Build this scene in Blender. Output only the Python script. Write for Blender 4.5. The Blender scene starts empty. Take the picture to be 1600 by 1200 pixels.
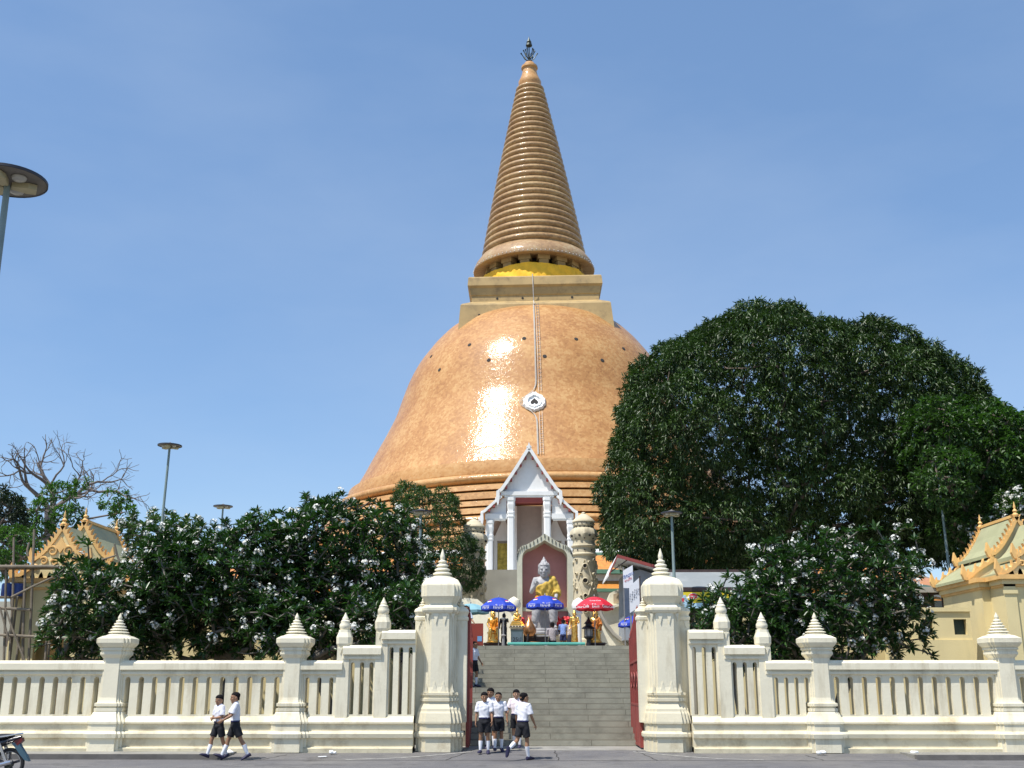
import bpy, bmesh, math, random
import numpy as np
from mathutils import Vector, Matrix, Euler
R = math.radians
PI = math.pi
random.seed(7)
rng = np.random.default_rng(7)
scene = bpy.context.scene
COL = scene.collection

# ------------------------------------------------------------------ camera
F, PITCH, YAW, EYE = 1680.0, R(15.6), R(0.85), 1.6
cam_d = bpy.data.cameras.new("camera")
cam_d.sensor_width = 36.0
cam_d.lens = 36.0 * F / 1600.0
cam_d.clip_start = 0.1
cam_d.clip_end = 4000
cam = bpy.data.objects.new("camera", cam_d)
COL.objects.link(cam)
cam.location = (0, 0, EYE)
cam.rotation_euler = (R(90) + PITCH, 0, YAW)
scene.camera = cam

# ------------------------------------------------------------------ sky, sun, exposure
SUN_EL, SUN_AZ = R(62), R(231)
world = bpy.data.worlds.new("World")
scene.world = world
world.use_nodes = True
wn = world.node_tree
wn.nodes.clear()
w_out = wn.nodes.new("ShaderNodeOutputWorld")
w_bg = wn.nodes.new("ShaderNodeBackground")
w_sky = wn.nodes.new("ShaderNodeTexSky")
w_sky.sky_type = 'NISHITA'
w_sky.sun_disc = False
w_sky.sun_elevation = SUN_EL
w_sky.sun_rotation = SUN_AZ
w_sky.altitude = 0
w_sky.air_density = 1.0
w_sky.dust_density = 0.35
w_sky.ozone_density = 3.0
w_bg.inputs["Strength"].default_value = 0.135
# thin high cloud, laid out on the sky dome by direction
w_tc = wn.nodes.new("ShaderNodeTexCoord")
w_mp = wn.nodes.new("ShaderNodeMapping")
w_mp.inputs["Scale"].default_value = (1.2, 1.2, 3.2)
w_mp.inputs["Rotation"].default_value = (0.3, 0.5, 0.2)
w_nz = wn.nodes.new("ShaderNodeTexNoise")
w_nz.inputs["Scale"].default_value = 1.3
w_nz.inputs["Detail"].default_value = 6
w_nz.inputs["Roughness"].default_value = 0.55
w_rp = wn.nodes.new("ShaderNodeMapRange")
w_rp.inputs[1].default_value = 0.42
w_rp.inputs[2].default_value = 0.85
w_rp.inputs[3].default_value = 0.0
w_v = wn.nodes.new("ShaderNodeMix"); w_v.data_type = 'RGBA'      # even tropical haze over the whole sky
w_v.inputs[0].default_value = 0.3
w_v.inputs[7].default_value = (1.75, 3.15, 5.6, 1)
w_rp.inputs[4].default_value = 0.28
w_mx = wn.nodes.new("ShaderNodeMix")
w_mx.data_type = 'RGBA'
w_mx.inputs[7].default_value = (4.2, 4.9, 5.8, 1)
w_hs = wn.nodes.new("ShaderNodeHueSaturation")
w_hs.inputs["Saturation"].default_value = 1.02
w_hs.inputs["Value"].default_value = 1.0
L = wn.links
L.new(w_tc.outputs["Generated"], w_mp.inputs[0])
L.new(w_mp.outputs[0], w_nz.inputs["Vector"])
L.new(w_nz.outputs["Fac"], w_rp.inputs[0])
L.new(w_rp.outputs[0], w_mx.inputs[0])
L.new(w_sky.outputs[0], w_hs.inputs["Color"])
L.new(w_hs.outputs[0], w_v.inputs[6])
L.new(w_v.outputs[2], w_mx.inputs[6])
L.new(w_mx.outputs[2], w_bg.inputs["Color"])
L.new(w_bg.outputs[0], w_out.inputs[0])

sun_d = bpy.data.lights.new("sun", 'SUN')
sun_d.energy = 5.0
sun_d.angle = R(0.5)
sun_d.color = (1.0, 0.955, 0.88)
sun = bpy.data.objects.new("sun", sun_d)
COL.objects.link(sun)
to_sun = Vector((math.sin(SUN_AZ) * math.cos(SUN_EL), math.cos(SUN_AZ) * math.cos(SUN_EL), math.sin(SUN_EL)))
sun.rotation_euler = to_sun.to_track_quat('Z', 'Y').to_euler()
sun.location = (-40, -40, 90)

scene.view_settings.view_transform = 'Standard'
scene.view_settings.look = 'None'
scene.view_settings.exposure = 0.25
scene.view_settings.gamma = 1
scene.view_settings.use_curve_mapping = False
scene.cycles.max_bounces = 6
scene.cycles.diffuse_bounces = 3
scene.cycles.transparent_max_bounces = 8

# survey of the site: a direction seen at image position (px, py) met with the plane at distance Y
_fw = Vector((-math.sin(YAW) * math.cos(PITCH), math.cos(YAW) * math.cos(PITCH), math.sin(PITCH)))
_rt = Vector((math.cos(YAW), math.sin(YAW), 0))
_up = _rt.cross(_fw)
def at(px, py, Y):
    d = _fw + _rt * ((px - 800) / F) + _up * ((600 - py) / F)
    t = Y / d.y
    return Vector((t * d.x, Y, EYE + t * d.z))
def zx(px, py, Y):
    p = at(px, py, Y); return p.x, p.z
def X(px, Y, py=1000): return at(px, py, Y).x
def Z(py, Y, px=830): return at(px, py, Y).z

# ------------------------------------------------------------------ mesh helpers
class MB:
    def __init__(s):
        s.v = []; s.f = []; s.m = []; s.mi = 0; s.T = None
    def add(s, vs, fs):
        o = len(s.v)
        if s.T is not None: vs = [s.T @ Vector(v) for v in vs]
        s.v += [tuple(v) for v in vs]
        s.f += [tuple(i + o for i in f) for f in fs]
        s.m += [s.mi] * len(fs)
        return s
    def box(s, x0, x1, y0, y1, z0, z1, tx=0, ty=0):
        vs = [(x0, y0, z0), (x1, y0, z0), (x1, y1, z0), (x0, y1, z0),
              (x0 + tx, y0 + ty, z1), (x1 - tx, y0 + ty, z1), (x1 - tx, y1 - ty, z1), (x0 + tx, y1 - ty, z1)]
        return s.add(vs, [(0, 3, 2, 1), (4, 5, 6, 7), (0, 1, 5, 4), (1, 2, 6, 5), (2, 3, 7, 6), (3, 0, 4, 7)])
    def loft(s, rings, cap0=True, cap1=True, closed=True):
        n = len(rings[0]); vs = [p for r in rings for p in r]; fs = []
        for k in range(len(rings) - 1):
            for i in range(n if closed else n - 1):
                j = (i + 1) % n
                fs.append((k * n + i, k * n + j, (k + 1) * n + j, (k + 1) * n + i))
        if cap0: fs.append(tuple(range(n - 1, -1, -1)))
        if cap1: fs.append(tuple((len(rings) - 1) * n + i for i in range(n)))
        return s.add(vs, fs)
    def lathe(s, prof, n=24, c=(0, 0, 0), unit=None, sy=1.0, cap0=True, cap1=True, a0=0.0):
        """prof: list of (r, z); unit: cross-section polygon of half-width 1"""
        if unit is None: unit = [(math.cos(a0 + 2 * PI * i / n), math.sin(a0 + 2 * PI * i / n)) for i in range(n)]
        return s.loft([[(c[0] + u * r, c[1] + w * r * sy, c[2] + z) for u, w in unit] for r, z in prof], cap0, cap1)
    def prism(s, poly, a0, a1, axis='y'):
        """poly in the plane across the axis: y -> (x,z), x -> (y,z), z -> (x,y)"""
        def P(p, a):
            return (p[0], a, p[1]) if axis == 'y' else ((a, p[0], p[1]) if axis == 'x' else (p[0], p[1], a))
        n = len(poly)
        vs = [P(p, a0) for p in poly] + [P(p, a1) for p in poly]
        fs = [(i, (i + 1) % n, n + (i + 1) % n, n + i) for i in range(n)]
        fs += [tuple(range(n - 1, -1, -1)), tuple(range(n, 2 * n))]
        return s.add(vs, fs)
    def tube(s, pts, rad, n=8, cap=True):
        pts = [Vector(p) for p in pts]
        if not hasattr(rad, '__len__'): rad = [rad] * len(pts)
        rings = []; ref = None
        for i, p in enumerate(pts):
            d = (pts[min(i + 1, len(pts) - 1)] - pts[max(i - 1, 0)])
            d = d.normalized() if d.length > 1e-9 else Vector((0, 0, 1))
            if ref is None: ref = Vector((1, 0, 0)) if abs(d.x) < .8 else Vector((0, 1, 0))
            u = (ref - d * ref.dot(d)).normalized(); w = d.cross(u); ref = u
            rings.append([tuple(p + (u * math.cos(2 * PI * k / n) + w * math.sin(2 * PI * k / n)) * rad[i]) for k in range(n)])
        return s.loft(rings, cap, cap)
    def ell(s, c, r, nu=16, nv=10, squash=None):
        if not hasattr(r, '__len__'): r = (r, r, r)
        rings = []
        for j in range(1, nv):
            t = PI * j / nv
            rings.append([(c[0] + r[0] * math.sin(t) * math.cos(2 * PI * i / nu), c[1] + r[1] * math.sin(t) * math.sin(2 * PI * i / nu), c[2] - r[2] * math.cos(t)) for i in range(nu)])
        return s.loft(rings, True, True)
    def bar(s, a, b, w, h=None, n=4):
        """rectangular bar from a to b"""
        a = Vector(a); b = Vector(b); h = h or w
        d = (b - a).normalized(); ref = Vector((0, 0, 1)) if abs(d.z) < .95 else Vector((0, 1, 0))
        u = d.cross(ref).normalized(); v = u.cross(d)
        q = [(-w / 2, -h / 2), (w / 2, -h / 2), (w / 2, h / 2), (-w / 2, h / 2)]
        return s.loft([[tuple(p + u * x + v * y) for x, y in q] for p in (a, b)])
    def build(s, name, mats, parent=None, org=None, smooth=35, fixn=True):
        me = bpy.data.meshes.new(name)
        v = s.v
        if org is not None:
            v = [(x - org[0], y - org[1], z - org[2]) for x, y, z in v]
        me.from_pydata(v, [], s.f)
        if not isinstance(mats, (list, tuple)): mats = [mats]
        for m in mats: me.materials.append(m)
        if len(mats) > 1: me.polygons.foreach_set("material_index", s.m)
        if fixn:
            bm = bmesh.new(); bm.from_mesh(me)
            bmesh.ops.recalc_face_normals(bm, faces=bm.faces); bm.to_mesh(me); bm.free()
        if smooth:
            me.polygons.foreach_set("use_smooth", [True] * len(me.polygons))
            me.set_sharp_from_angle(angle=R(smooth))
        me.update()
        o = bpy.data.objects.new(name, me); COL.objects.link(o)
        if parent is not None: o.parent = parent
        elif org is not None: o.location = org
        return o

def tag(o, label=None, cat=None, group=None, kind=None):
    if label: o["label"] = label
    if cat: o["category"] = cat
    if group: o["group"] = group
    if kind: o["kind"] = kind
    return o
def thing(name, loc, label, cat, group=None, rz=0, scale=1):
    o = bpy.data.objects.new(name, None); COL.objects.link(o)
    o.empty_display_size = .3
    o.location = loc; o.rotation_euler = (0, 0, rz); o.scale = (scale,) * 3
    return tag(o, label, cat, group)
def struct(mb, name, mats, smooth=35, kind="structure", **k):
    o = mb.build(name, mats, smooth=smooth, **k); o["kind"] = kind; return o
def dup(root, loc, rz=0, label=None, scale=None):
    r = root.copy(); COL.objects.link(r); r.location = loc; r.rotation_euler = (0, 0, rz)
    if scale: r.scale = (scale,) * 3
    if label: r["label"] = label
    def rec(a, b):
        for ch in list(a.children):
            c = ch.copy(); COL.objects.link(c); c.parent = b; rec(ch, c)
    rec(root, r)
    return r

# ------------------------------------------------------------------ materials
def _m(name):
    m = bpy.data.materials.new(name); m.use_nodes = True
    nt = m.node_tree; return m, nt, nt.nodes["Principled BSDF"]
def surf(name, col, rough=.6, metal=0, var=.12, vscale=3.0, bump=.1, bscale=30, spec=.5, coat=0,
         stain=None, stain_amt=0, stain_scale=.8, streak=False, dark2=None, trans=0, cr=.08):
    """procedural paint / plaster / stone: base colour, mottling, optional dirt of its own shape, fine bump"""
    m, nt, b = _m(name); N = nt.nodes; K = nt.links
    tc = N.new("ShaderNodeTexCoord")
    nz = N.new("ShaderNodeTexNoise"); nz.inputs["Scale"].default_value = vscale; nz.inputs["Detail"].default_value = 5
    K.new(tc.outputs["Object"], nz.inputs["Vector"])
    mr = N.new("ShaderNodeMapRange"); mr.inputs[1].default_value = .3; mr.inputs[2].default_value = .7
    mr.inputs[3].default_value = 1 - var; mr.inputs[4].default_value = 1 + var
    K.new(nz.outputs["Fac"], mr.inputs[0])
    mul = N.new("ShaderNodeMix"); mul.data_type = 'RGBA'; mul.blend_type = 'MULTIPLY'; mul.inputs[0].default_value = 1
    mul.inputs[6].default_value = (*col, 1)
    K.new(mr.outputs[0], mul.inputs[7])
    out = mul.outputs[2]
    if dark2:
        n2 = N.new("ShaderNodeTexNoise"); n2.inputs["Scale"].default_value = vscale * .35; n2.inputs["Detail"].default_value = 8
        n2.inputs["Roughness"].default_value = .7
        K.new(tc.outputs["Object"], n2.inputs["Vector"])
        r2 = N.new("ShaderNodeMapRange"); r2.inputs[1].default_value = .42; r2.inputs[2].default_value = .62
        K.new(n2.outputs["Fac"], r2.inputs[0])
        x2 = N.new("ShaderNodeMix"); x2.data_type = 'RGBA'
        K.new(r2.outputs[0], x2.inputs[0]); K.new(out, x2.inputs[6]); x2.inputs[7].default_value = (*dark2, 1)
        out = x2.outputs[2]
    if stain:
        mp = N.new("ShaderNodeMapping"); mp.inputs["Scale"].default_value = (1, 1, .16) if streak else (1, 1, 1)
        K.new(tc.outputs["Object"], mp.inputs[0])
        n3 = N.new("ShaderNodeTexNoise"); n3.inputs["Scale"].default_value = stain_scale; n3.inputs["Detail"].default_value = 9
        n3.inputs["Roughness"].default_value = .72
        K.new(mp.outputs[0], n3.inputs["Vector"])
        r3 = N.new("ShaderNodeMapRange"); r3.inputs[1].default_value = .5; r3.inputs[2].default_value = .74
        r3.inputs[3].default_value = 0; r3.inputs[4].default_value = stain_amt
        K.new(n3.outputs["Fac"], r3.inputs[0])
        x3 = N.new("ShaderNodeMix"); x3.data_type = 'RGBA'
        K.new(r3.outputs[0], x3.inputs[0]); K.new(out, x3.inputs[6]); x3.inputs[7].default_value = (*stain, 1)
        out = x3.outputs[2]
    K.new(out, b.inputs["Base Color"])
    b.inputs["Roughness"].default_value = rough
    b.inputs["Metallic"].default_value = metal
    b.inputs["Specular IOR Level"].default_value = spec
    if coat:
        b.inputs["Coat Weight"].default_value = coat; b.inputs["Coat Roughness"].default_value = cr
    if bump:
        nb = N.new("ShaderNodeTexNoise"); nb.inputs["Scale"].default_value = bscale; nb.inputs["Detail"].default_value = 4
        K.new(tc.outputs["Object"], nb.inputs["Vector"])
        bp = N.new("ShaderNodeBump"); bp.inputs["Strength"].default_value = bump; bp.inputs["Distance"].default_value = .02
        K.new(nb.outputs["Fac"], bp.inputs["Height"]); K.new(bp.outputs[0], b.inputs["Normal"])
    return m
def leafmat(name, c1, c2, rough=.42, trans=.22, spec=.5, scale=.8):
    """leaf: per-leaf tint (random per island) and some light through the blade"""
    m, nt, b = _m(name); N = nt.nodes; K = nt.links
    ge = N.new("ShaderNodeNewGeometry")
    mx = N.new("ShaderNodeMix"); mx.data_type = 'RGBA'
    mx.inputs[6].default_value = (*c1, 1); mx.inputs[7].default_value = (*c2, 1)
    K.new(ge.outputs["Random Per Island"], mx.inputs[0])
    tc = N.new("ShaderNodeTexCoord")
    nz = N.new("ShaderNodeTexNoise"); nz.inputs["Scale"].default_value = scale; K.new(tc.outputs["Object"], nz.inputs["Vector"])
    mr = N.new("ShaderNodeMapRange"); mr.inputs[1].default_value = .35; mr.inputs[2].default_value = .65; mr.inputs[3].default_value = .75; mr.inputs[4].default_value = 1.3
    K.new(nz.outputs["Fac"], mr.inputs[0])
    mu = N.new("ShaderNodeMix"); mu.data_type = 'RGBA'; mu.blend_type = 'MULTIPLY'; mu.inputs[0].default_value = 1
    K.new(mx.outputs[2], mu.inputs[6]); K.new(mr.outputs[0], mu.inputs[7])
    K.new(mu.outputs[2], b.inputs["Base Color"])
    b.inputs["Roughness"].default_value = rough; b.inputs["Specular IOR Level"].default_value = spec
    tr = N.new("ShaderNodeBsdfTranslucent")
    br = N.new("ShaderNodeMix"); br.data_type = 'RGBA'; br.blend_type = 'MULTIPLY'; br.inputs[0].default_value = 1
    K.new(mu.outputs[2], br.inputs[6]); br.inputs[7].default_value = (1.4, 1.9, .6, 1)
    K.new(br.outputs[2], tr.inputs[0])
    ms = N.new("ShaderNodeMixShader"); ms.inputs[0].default_value = trans
    K.new(b.outputs[0], ms.inputs[1]); K.new(tr.outputs[0], ms.inputs[2])
    K.new(ms.outputs[0], N["Material Output"].inputs[0])
    return m

CREAM = (.77, .71, .54)
M = {}
M['cream'] = surf("cream_paint", CREAM, .62, var=.05, vscale=1.5, stain=(.36, .29, .17), stain_amt=.75, stain_scale=2.1, streak=True, bump=.2, bscale=14)
M['cream_base'] = surf("cream_paint_dirty", (.73, .66, .48), .7, var=.1, vscale=1.2, stain=(.36, .28, .16), stain_amt=.9, stain_scale=1.3, bump=.2, bscale=12)
M['footing'] = surf("stained_concrete_footing", (.60, .54, .38), .8, var=.15, vscale=2, stain=(.22, .18, .12), stain_amt=.7, stain_scale=2.2, bump=.3, bscale=10)
M['white'] = surf("white_paint", (.82, .82, .80), .55, var=.03, stain=(.5, .48, .42), stain_amt=.3, stain_scale=.9, streak=True, bump=.05)
M['yellow'] = surf("pale_yellow_plaster", (.74, .62, .33), .7, var=.06, vscale=.9, stain=(.42, .36, .2), stain_amt=.5, stain_scale=.7, streak=True, bump=.15)
M['ochre'] = surf("ochre_trim", (.78, .47, .17), .55, var=.12, vscale=2.5, bump=.1, bscale=20)
M['palegreen'] = surf("pale_green_roof", (.38, .38, .22), .6, var=.1, vscale=1.4, stain=(.25, .22, .15), stain_amt=.4, bump=.1)
M['asphalt'] = surf("asphalt", (.135, .13, .132), .85, var=.22, vscale=.9, stain=(.045, .042, .04), stain_amt=.9, stain_scale=.9, dark2=(.175, .165, .155), bump=.6, bscale=60)
M['concrete'] = surf("pavement_concrete", (.27, .26, .23), .85, var=.14, vscale=1.5, stain=(.10, .09, .07), stain_amt=.6, stain_scale=1.1, bump=.3, bscale=25)
M['kerb'] = surf("kerb_stone", (.13, .12, .11), .85, var=.2, vscale=3, bump=.3)
M['soil'] = surf("bare_ground", (.17, .145, .10), .95, var=.2, vscale=.8, bump=.4, bscale=8)
M['line'] = surf("worn_line", (.45, .44, .41), .8, var=.3, vscale=6)

# ================================================================== GROUND, ROAD, PAVEMENT
ROADZ = -.12
GX = X(862, 28)                    # middle of the gateway
mb = MB(); mb.add([(-900, -300, -.16), (900, -300, -.16), (900, 1500, -.16), (-900, 1500, -.16)], [(0, 1, 2, 3)])
struct(mb, "ground", M['soil'])
mb = MB(); mb.add([(-120, 8, ROADZ), (120, 8, ROADZ), (120, 27.05, ROADZ), (-120, 27.05, ROADZ)], [(0, 1, 2, 3)])
struct(mb, "road", M['asphalt'])
# pavements left and right of the gateway with a kerb step; each tapers down to the crossing
KL, KR = X(352, 27, 1182), X(1428, 27, 1182)
for name, xa, xb, tx in (("pavement", -120, KL, 1), ("pavement", KR, 120, -1)):
    mb = MB()
    mb.mi = 0; mb.box(xa if tx > 0 else xa + .0, xb, 26.95, 28.6, ROADZ - .03, -.004)
    mb.mi = 1; mb.box(xa, xb, 26.80, 26.95, ROADZ - .03, .0)
    o = struct(mb, name, [M['concrete'], M['kerb']], smooth=0)
# crossing in front of the gate: worn concrete sloping up from the road
mb = MB()
mb.add([(KL, 26.6, ROADZ + .005), (KR, 26.6, ROADZ + .005), (KR, 28.6, -.006), (KL, 28.6, -.006)], [(0, 1, 2, 3)])
struct(mb, "driveway", M['asphalt'])
mb = MB()
for s in (-1, 1):
    pts = [(GX + s * 2.0, 28.25), (GX + s * 2.6, 27.75), (GX + s * 3.2, 27.3), (GX + s * 3.9, 26.9), (GX + s * 4.9, 26.65)]
    for (xa, ya), (xb, yb) in zip(pts, pts[1:]):
        d = Vector((xb - xa, yb - ya, 0)).normalized(); n = Vector((-d.y, d.x, 0)) * .03
        def zz(yy): return ROADZ + .005 + (yy - 26.6) / 2 * (.109) + .006
        mb.add([(xa - n.x, ya - n.y, zz(ya - n.y)), (xb - n.x, yb - n.y, zz(yb - n.y)), (xb + n.x, yb + n.y, zz(yb + n.y)), (xa + n.x, ya + n.y, zz(ya + n.y))], [(0, 1, 2, 3)])
struct(mb, "kerb_line", M['line'])
mb = MB()
def dz_(yy): return ROADZ + .005 + (yy - 26.6) / 2 * .109 + .005
for (pa, pb) in (((GX - 2.0, 28.5), (GX - 2.55, 26.62)), ((GX + .05, 28.55), (GX + .12, 26.62)), ((GX + 2.1, 28.5), (GX + 2.4, 26.62)), ((GX - 6.5, 27.6), (GX - 6.9, 26.62)), ((GX + 6.1, 27.6), (GX + 6.3, 26.62))):
    n = 8
    for k in range(n):
        q = [(pa[0] + (pb[0] - pa[0]) * u / n + .025 * math.sin(u * 2.1 + pa[0]), pa[1] + (pb[1] - pa[1]) * u / n) for u in (k, k + 1)]
        mb.add([(q[0][0] - .012, q[0][1], dz_(q[0][1])), (q[1][0] - .012, q[1][1], dz_(q[1][1])), (q[1][0] + .012, q[1][1], dz_(q[1][1])), (q[0][0] + .012, q[0][1], dz_(q[0][1]))], [(0, 1, 2, 3)])
struct(mb, "pavement_joints", surf("tar_joint", (.035, .033, .03), .9))
# paved apron inside the gate
mb = MB(); mb.add([(GX - 12, 28.6, -.004), (GX + 12, 28.6, -.004), (GX + 12, 31, -.004), (GX - 12, 31, -.004)], [(0, 1, 2, 3)])
struct(mb, "forecourt", M['concrete'])
# the temple mound behind: a terrace at the head of the stairs and the rise to the porch
TZ = 3.0
M['terrace'] = surf("terrace_paving", (.36, .34, .28), .85, var=.15, vscale=.8, bump=.2)
mb = MB(); mb.box(-70, 70, 42.0, 60, -.1, TZ - .02)
struct(mb, "terrace", [M['terrace']], smooth=0)
mb = MB(); mb.box(-90, 90, 60, 260, -.1, 6.0)
struct(mb, "upper_terrace", [M['terrace']], smooth=0)
mb = MB(); mb.box(X(745, 80), X(910, 80), 62, 92, 5.9, 7.9)
struct(mb, "porch_mound", [M['terrace']], smooth=0)

# ================================================================== STAIRS
M['steps'] = surf("grey_stone_steps", (.315, .305, .245), .8, var=.14, vscale=2.2, stain=(.15, .14, .11), stain_amt=.7, stain_scale=1.6, bump=.25, bscale=18)
# upright joints between the slabs: a brick pattern one course per step
_n = M['steps'].node_tree; _N = _n.nodes; _b = _N["Principled BSDF"]
_src = _b.inputs["Base Color"].links[0].from_socket
_tc = _N.new("ShaderNodeTexCoord"); _sx = _N.new("ShaderNodeSeparateXYZ"); _cx = _N.new("ShaderNodeCombineXYZ")
_n.links.new(_tc.outputs["Object"], _sx.inputs[0]); _n.links.new(_sx.outputs[0], _cx.inputs[0]); _n.links.new(_sx.outputs[2], _cx.inputs[1])
_bk = _N.new("ShaderNodeTexBrick"); _bk.inputs["Scale"].default_value = 1; _bk.inputs["Brick Width"].default_value = 2.2; _bk.inputs["Row Height"].default_value = .15
_bk.inputs["Mortar Size"].default_value = .009; _bk.inputs["Color1"].default_value = (1, 1, 1, 1); _bk.inputs["Color2"].default_value = (.92, .92, .92, 1); _bk.inputs["Mortar"].default_value = (.45, .43, .4, 1)
_n.links.new(_cx.outputs[0], _bk.inputs["Vector"])
_mu = _N.new("ShaderNodeMix"); _mu.data_type = 'RGBA'; _mu.blend_type = 'MULTIPLY'; _mu.inputs[0].default_value = 1
_n.links.new(_src, _mu.inputs[6]); _n.links.new(_bk.outputs[0], _mu.inputs[7]); _n.links.new(_mu.outputs[2], _b.inputs["Base Color"])
st = thing("staircase", (GX, 30.5, 0), "broad grey stone staircase between the gate pillars rising to the shrine", "staircase")
sx0, sx1 = X(700, 34), X(1030, 34)
SO_ = Vector((GX, 30.5, 0))
def flight(y0, z0, n, tread, rise, name):
    mb = MB()
    rings = []
    pts = []
    for k in range(n):
        ya = y0 + k * tread; za = z0 + k * rise
        pts += [(ya, za), (ya, za + rise)]
    pts += [(y0 + n * tread + .02, z0 + n * rise), (y0 + n * tread + .02, z0 - .02), (y0, z0 - .02)]
    mb.prism(pts, sx0, sx1, 'x')
    mb.build(name, M['steps'], st, SO_, smooth=0)
    return y0 + n * tread, z0 + n * rise
ye, ze = flight(30.5, 0, 10, .38, .15, "lower_flight")
mb = MB(); mb.box(sx0, sx1, ye + .02, 38.3, 0, ze - .002); mb.build("landing", M['steps'], st, SO_, smooth=0)
ye2, ze2 = flight(38.2, ze, 10, .38, .15, "upper_flight")
# cheek walls of the stair, behind the gate pillars
M['cheek'] = surf("cheek_wall_plaster", (.70, .64, .46), .7, var=.08, stain=(.3, .26, .18), stain_amt=.5)
for sx in (sx0, sx1):
    s = -1 if sx == sx0 else 1
    xa, xb = (sx - .35, sx - .01) if s < 0 else (sx + .01, sx + .35)
    mb = MB(); mb.prism([(30.4, 0), (42.3, 0), (42.3, 3.25), (41.6, 3.25), (38.2, 1.85), (34.3, 1.75), (30.9, .45), (30.4, .45)], xa, xb, 'x')
    mb.build("cheek_wall", M['cheek'], st, SO_, smooth=0)

# ================================================================== THE GREAT STUPA
DC = 180.0
def tilemat(name, c1, c2, c3, rough=.5, coat=.34):
    m, nt, b = _m(name); N = nt.nodes; K = nt.links
    tc = N.new("ShaderNodeTexCoord")
    # small glazed tiles, each its own tint
    vo = N.new("ShaderNodeTexVoronoi"); vo.inputs["Scale"].default_value = 2.6
    K.new(tc.outputs["Object"], vo.inputs["Vector"])
    sp = N.new("ShaderNodeSeparateColor"); K.new(vo.outputs["Color"], sp.inputs[0])
    n1 = N.new("ShaderNodeTexNoise"); n1.inputs["Scale"].default_value = .22; n1.inputs["Detail"].default_value = 10; n1.inputs["Roughness"].default_value = .72
    K.new(tc.outputs["Object"], n1.inputs["Vector"])
    ad = N.new("ShaderNodeMath"); ad.operation = 'MULTIPLY_ADD'; ad.inputs[1].default_value = .24; K.new(sp.outputs[0], ad.inputs[0]); K.new(n1.outputs["Fac"], ad.inputs[2])
    cr = N.new("ShaderNodeValToRGB"); e = cr.color_ramp.elements
    e[0].position = .38; e[0].color = (*c1, 1); e[1].position = .82; e[1].color = (*c3, 1)
    q = cr.color_ramp.elements.new(.6); q.color = (*c2, 1)
    K.new(ad.outputs[0], cr.inputs[0])
    # specks where tiles have fallen off
    n2 = N.new("ShaderNodeTexNoise"); n2.inputs["Scale"].default_value = 1.9; n2.inputs["Detail"].default_value = 3; n2.inputs["Roughness"].default_value = .8
    K.new(tc.outputs["Object"], n2.inputs["Vector"])
    n4 = N.new("ShaderNodeTexNoise"); n4.inputs["Scale"].default_value = .12; n4.inputs["Detail"].default_value = 3
    K.new(tc.outputs["Object"], n4.inputs["Vector"])
    mm = N.new("ShaderNodeMath"); mm.operation = 'MULTIPLY_ADD'; mm.inputs[1].default_value = .28; K.new(n4.outputs["Fac"], mm.inputs[0]); K.new(n2.outputs["Fac"], mm.inputs[2])
    r2 = N.new("ShaderNodeMapRange"); r2.inputs[1].default_value = .855; r2.inputs[2].default_value = .90; K.new(mm.outputs[0], r2.inputs[0])
    mx = N.new("ShaderNodeMix"); mx.data_type = 'RGBA'; K.new(r2.outputs[0], mx.inputs[0]); K.new(cr.outputs[0], mx.inputs[6]); mx.inputs[7].default_value = (.07, .05, .03, 1)
    K.new(mx.outputs[2], b.inputs["Base Color"])
    rr = N.new("ShaderNodeMapRange"); rr.inputs[3].default_value = rough; rr.inputs[4].default_value = rough + .25
    K.new(n1.outputs["Fac"], rr.inputs[0]); K.new(rr.outputs[0], b.inputs["Roughness"])
    b.inputs["Specular IOR Level"].default_value = .45
    b.inputs["Coat Weight"].default_value = coat; b.inputs["Coat Roughness"].default_value = .11
    n3 = N.new("ShaderNodeTexNoise"); n3.inputs["Scale"].default_value = 1.5; n3.inputs["Detail"].default_value = 6; n3.inputs["Roughness"].default_value = .6
    K.new(tc.outputs["Object"], n3.inputs["Vector"])
    bp = N.new("ShaderNodeBump"); bp.inputs["Strength"].default_value = .5; bp.inputs["Distance"].default_value = .12
    K.new(n3.outputs["Fac"], bp.inputs["Height"]); K.new(bp.outputs[0], b.inputs["Normal"])
    K.new(bp.outputs[0], b.inputs["Coat Normal"])
    return m
M['tile'] = tilemat("glazed_orange_tile", (.33, .145, .04), (.44, .21, .063), (.54, .31, .115))
M['tile_ring'] = tilemat("glazed_brown_tile", (.36, .17, .05), (.50, .26, .085), (.56, .33, .13))
M['tile_spire'] = tilemat("old_brown_tile", (.25, .15, .075), (.36, .215, .10), (.42, .31, .17), .5, .2)
M['tile_cone'] = tilemat("ringed_copper_tile", (.22, .125, .05), (.36, .21, .085), (.46, .31, .14), .45, .35)
M['stone_box'] = surf("old_ochre_masonry", (.43, .30, .13), .7, var=.14, vscale=.35, stain=(.16, .11, .06), stain_amt=.7, stain_scale=.5, bump=.3, bscale=2)
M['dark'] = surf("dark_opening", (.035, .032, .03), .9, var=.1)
M['metal_dark'] = surf("dark_green_bronze", (.045, .055, .05), .45, metal=.6)
M['steel'] = surf("galvanised_steel", (.30, .29, .28), .5, metal=.4)
M['rail'] = surf("pale_rope", (.48, .46, .42), .7)
M['cloth_y'] = surf("yellow_robe_cloth", (.86, .50, .03), .8, var=.12, vscale=1.2, bump=.6, bscale=2.5)

def cxof(y): return 831 + (y - 57) * .0170
cb = at(cxof(900), 900, DC)
CX = cb.x + .2
def ax(y, half):
    """profile point (r, z) on the axis plane from outline half-width at height y"""
    p = at(831, y, DC); d = (p - Vector((0, 0, EYE))).dot(_fw)
    return (half * d / F, p.z)
def tan_r(y, half):
    r, z = ax(y, half); a = r / DC
    return (r / math.sqrt(1 + a * a) if half > 60 else r, z)
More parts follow.
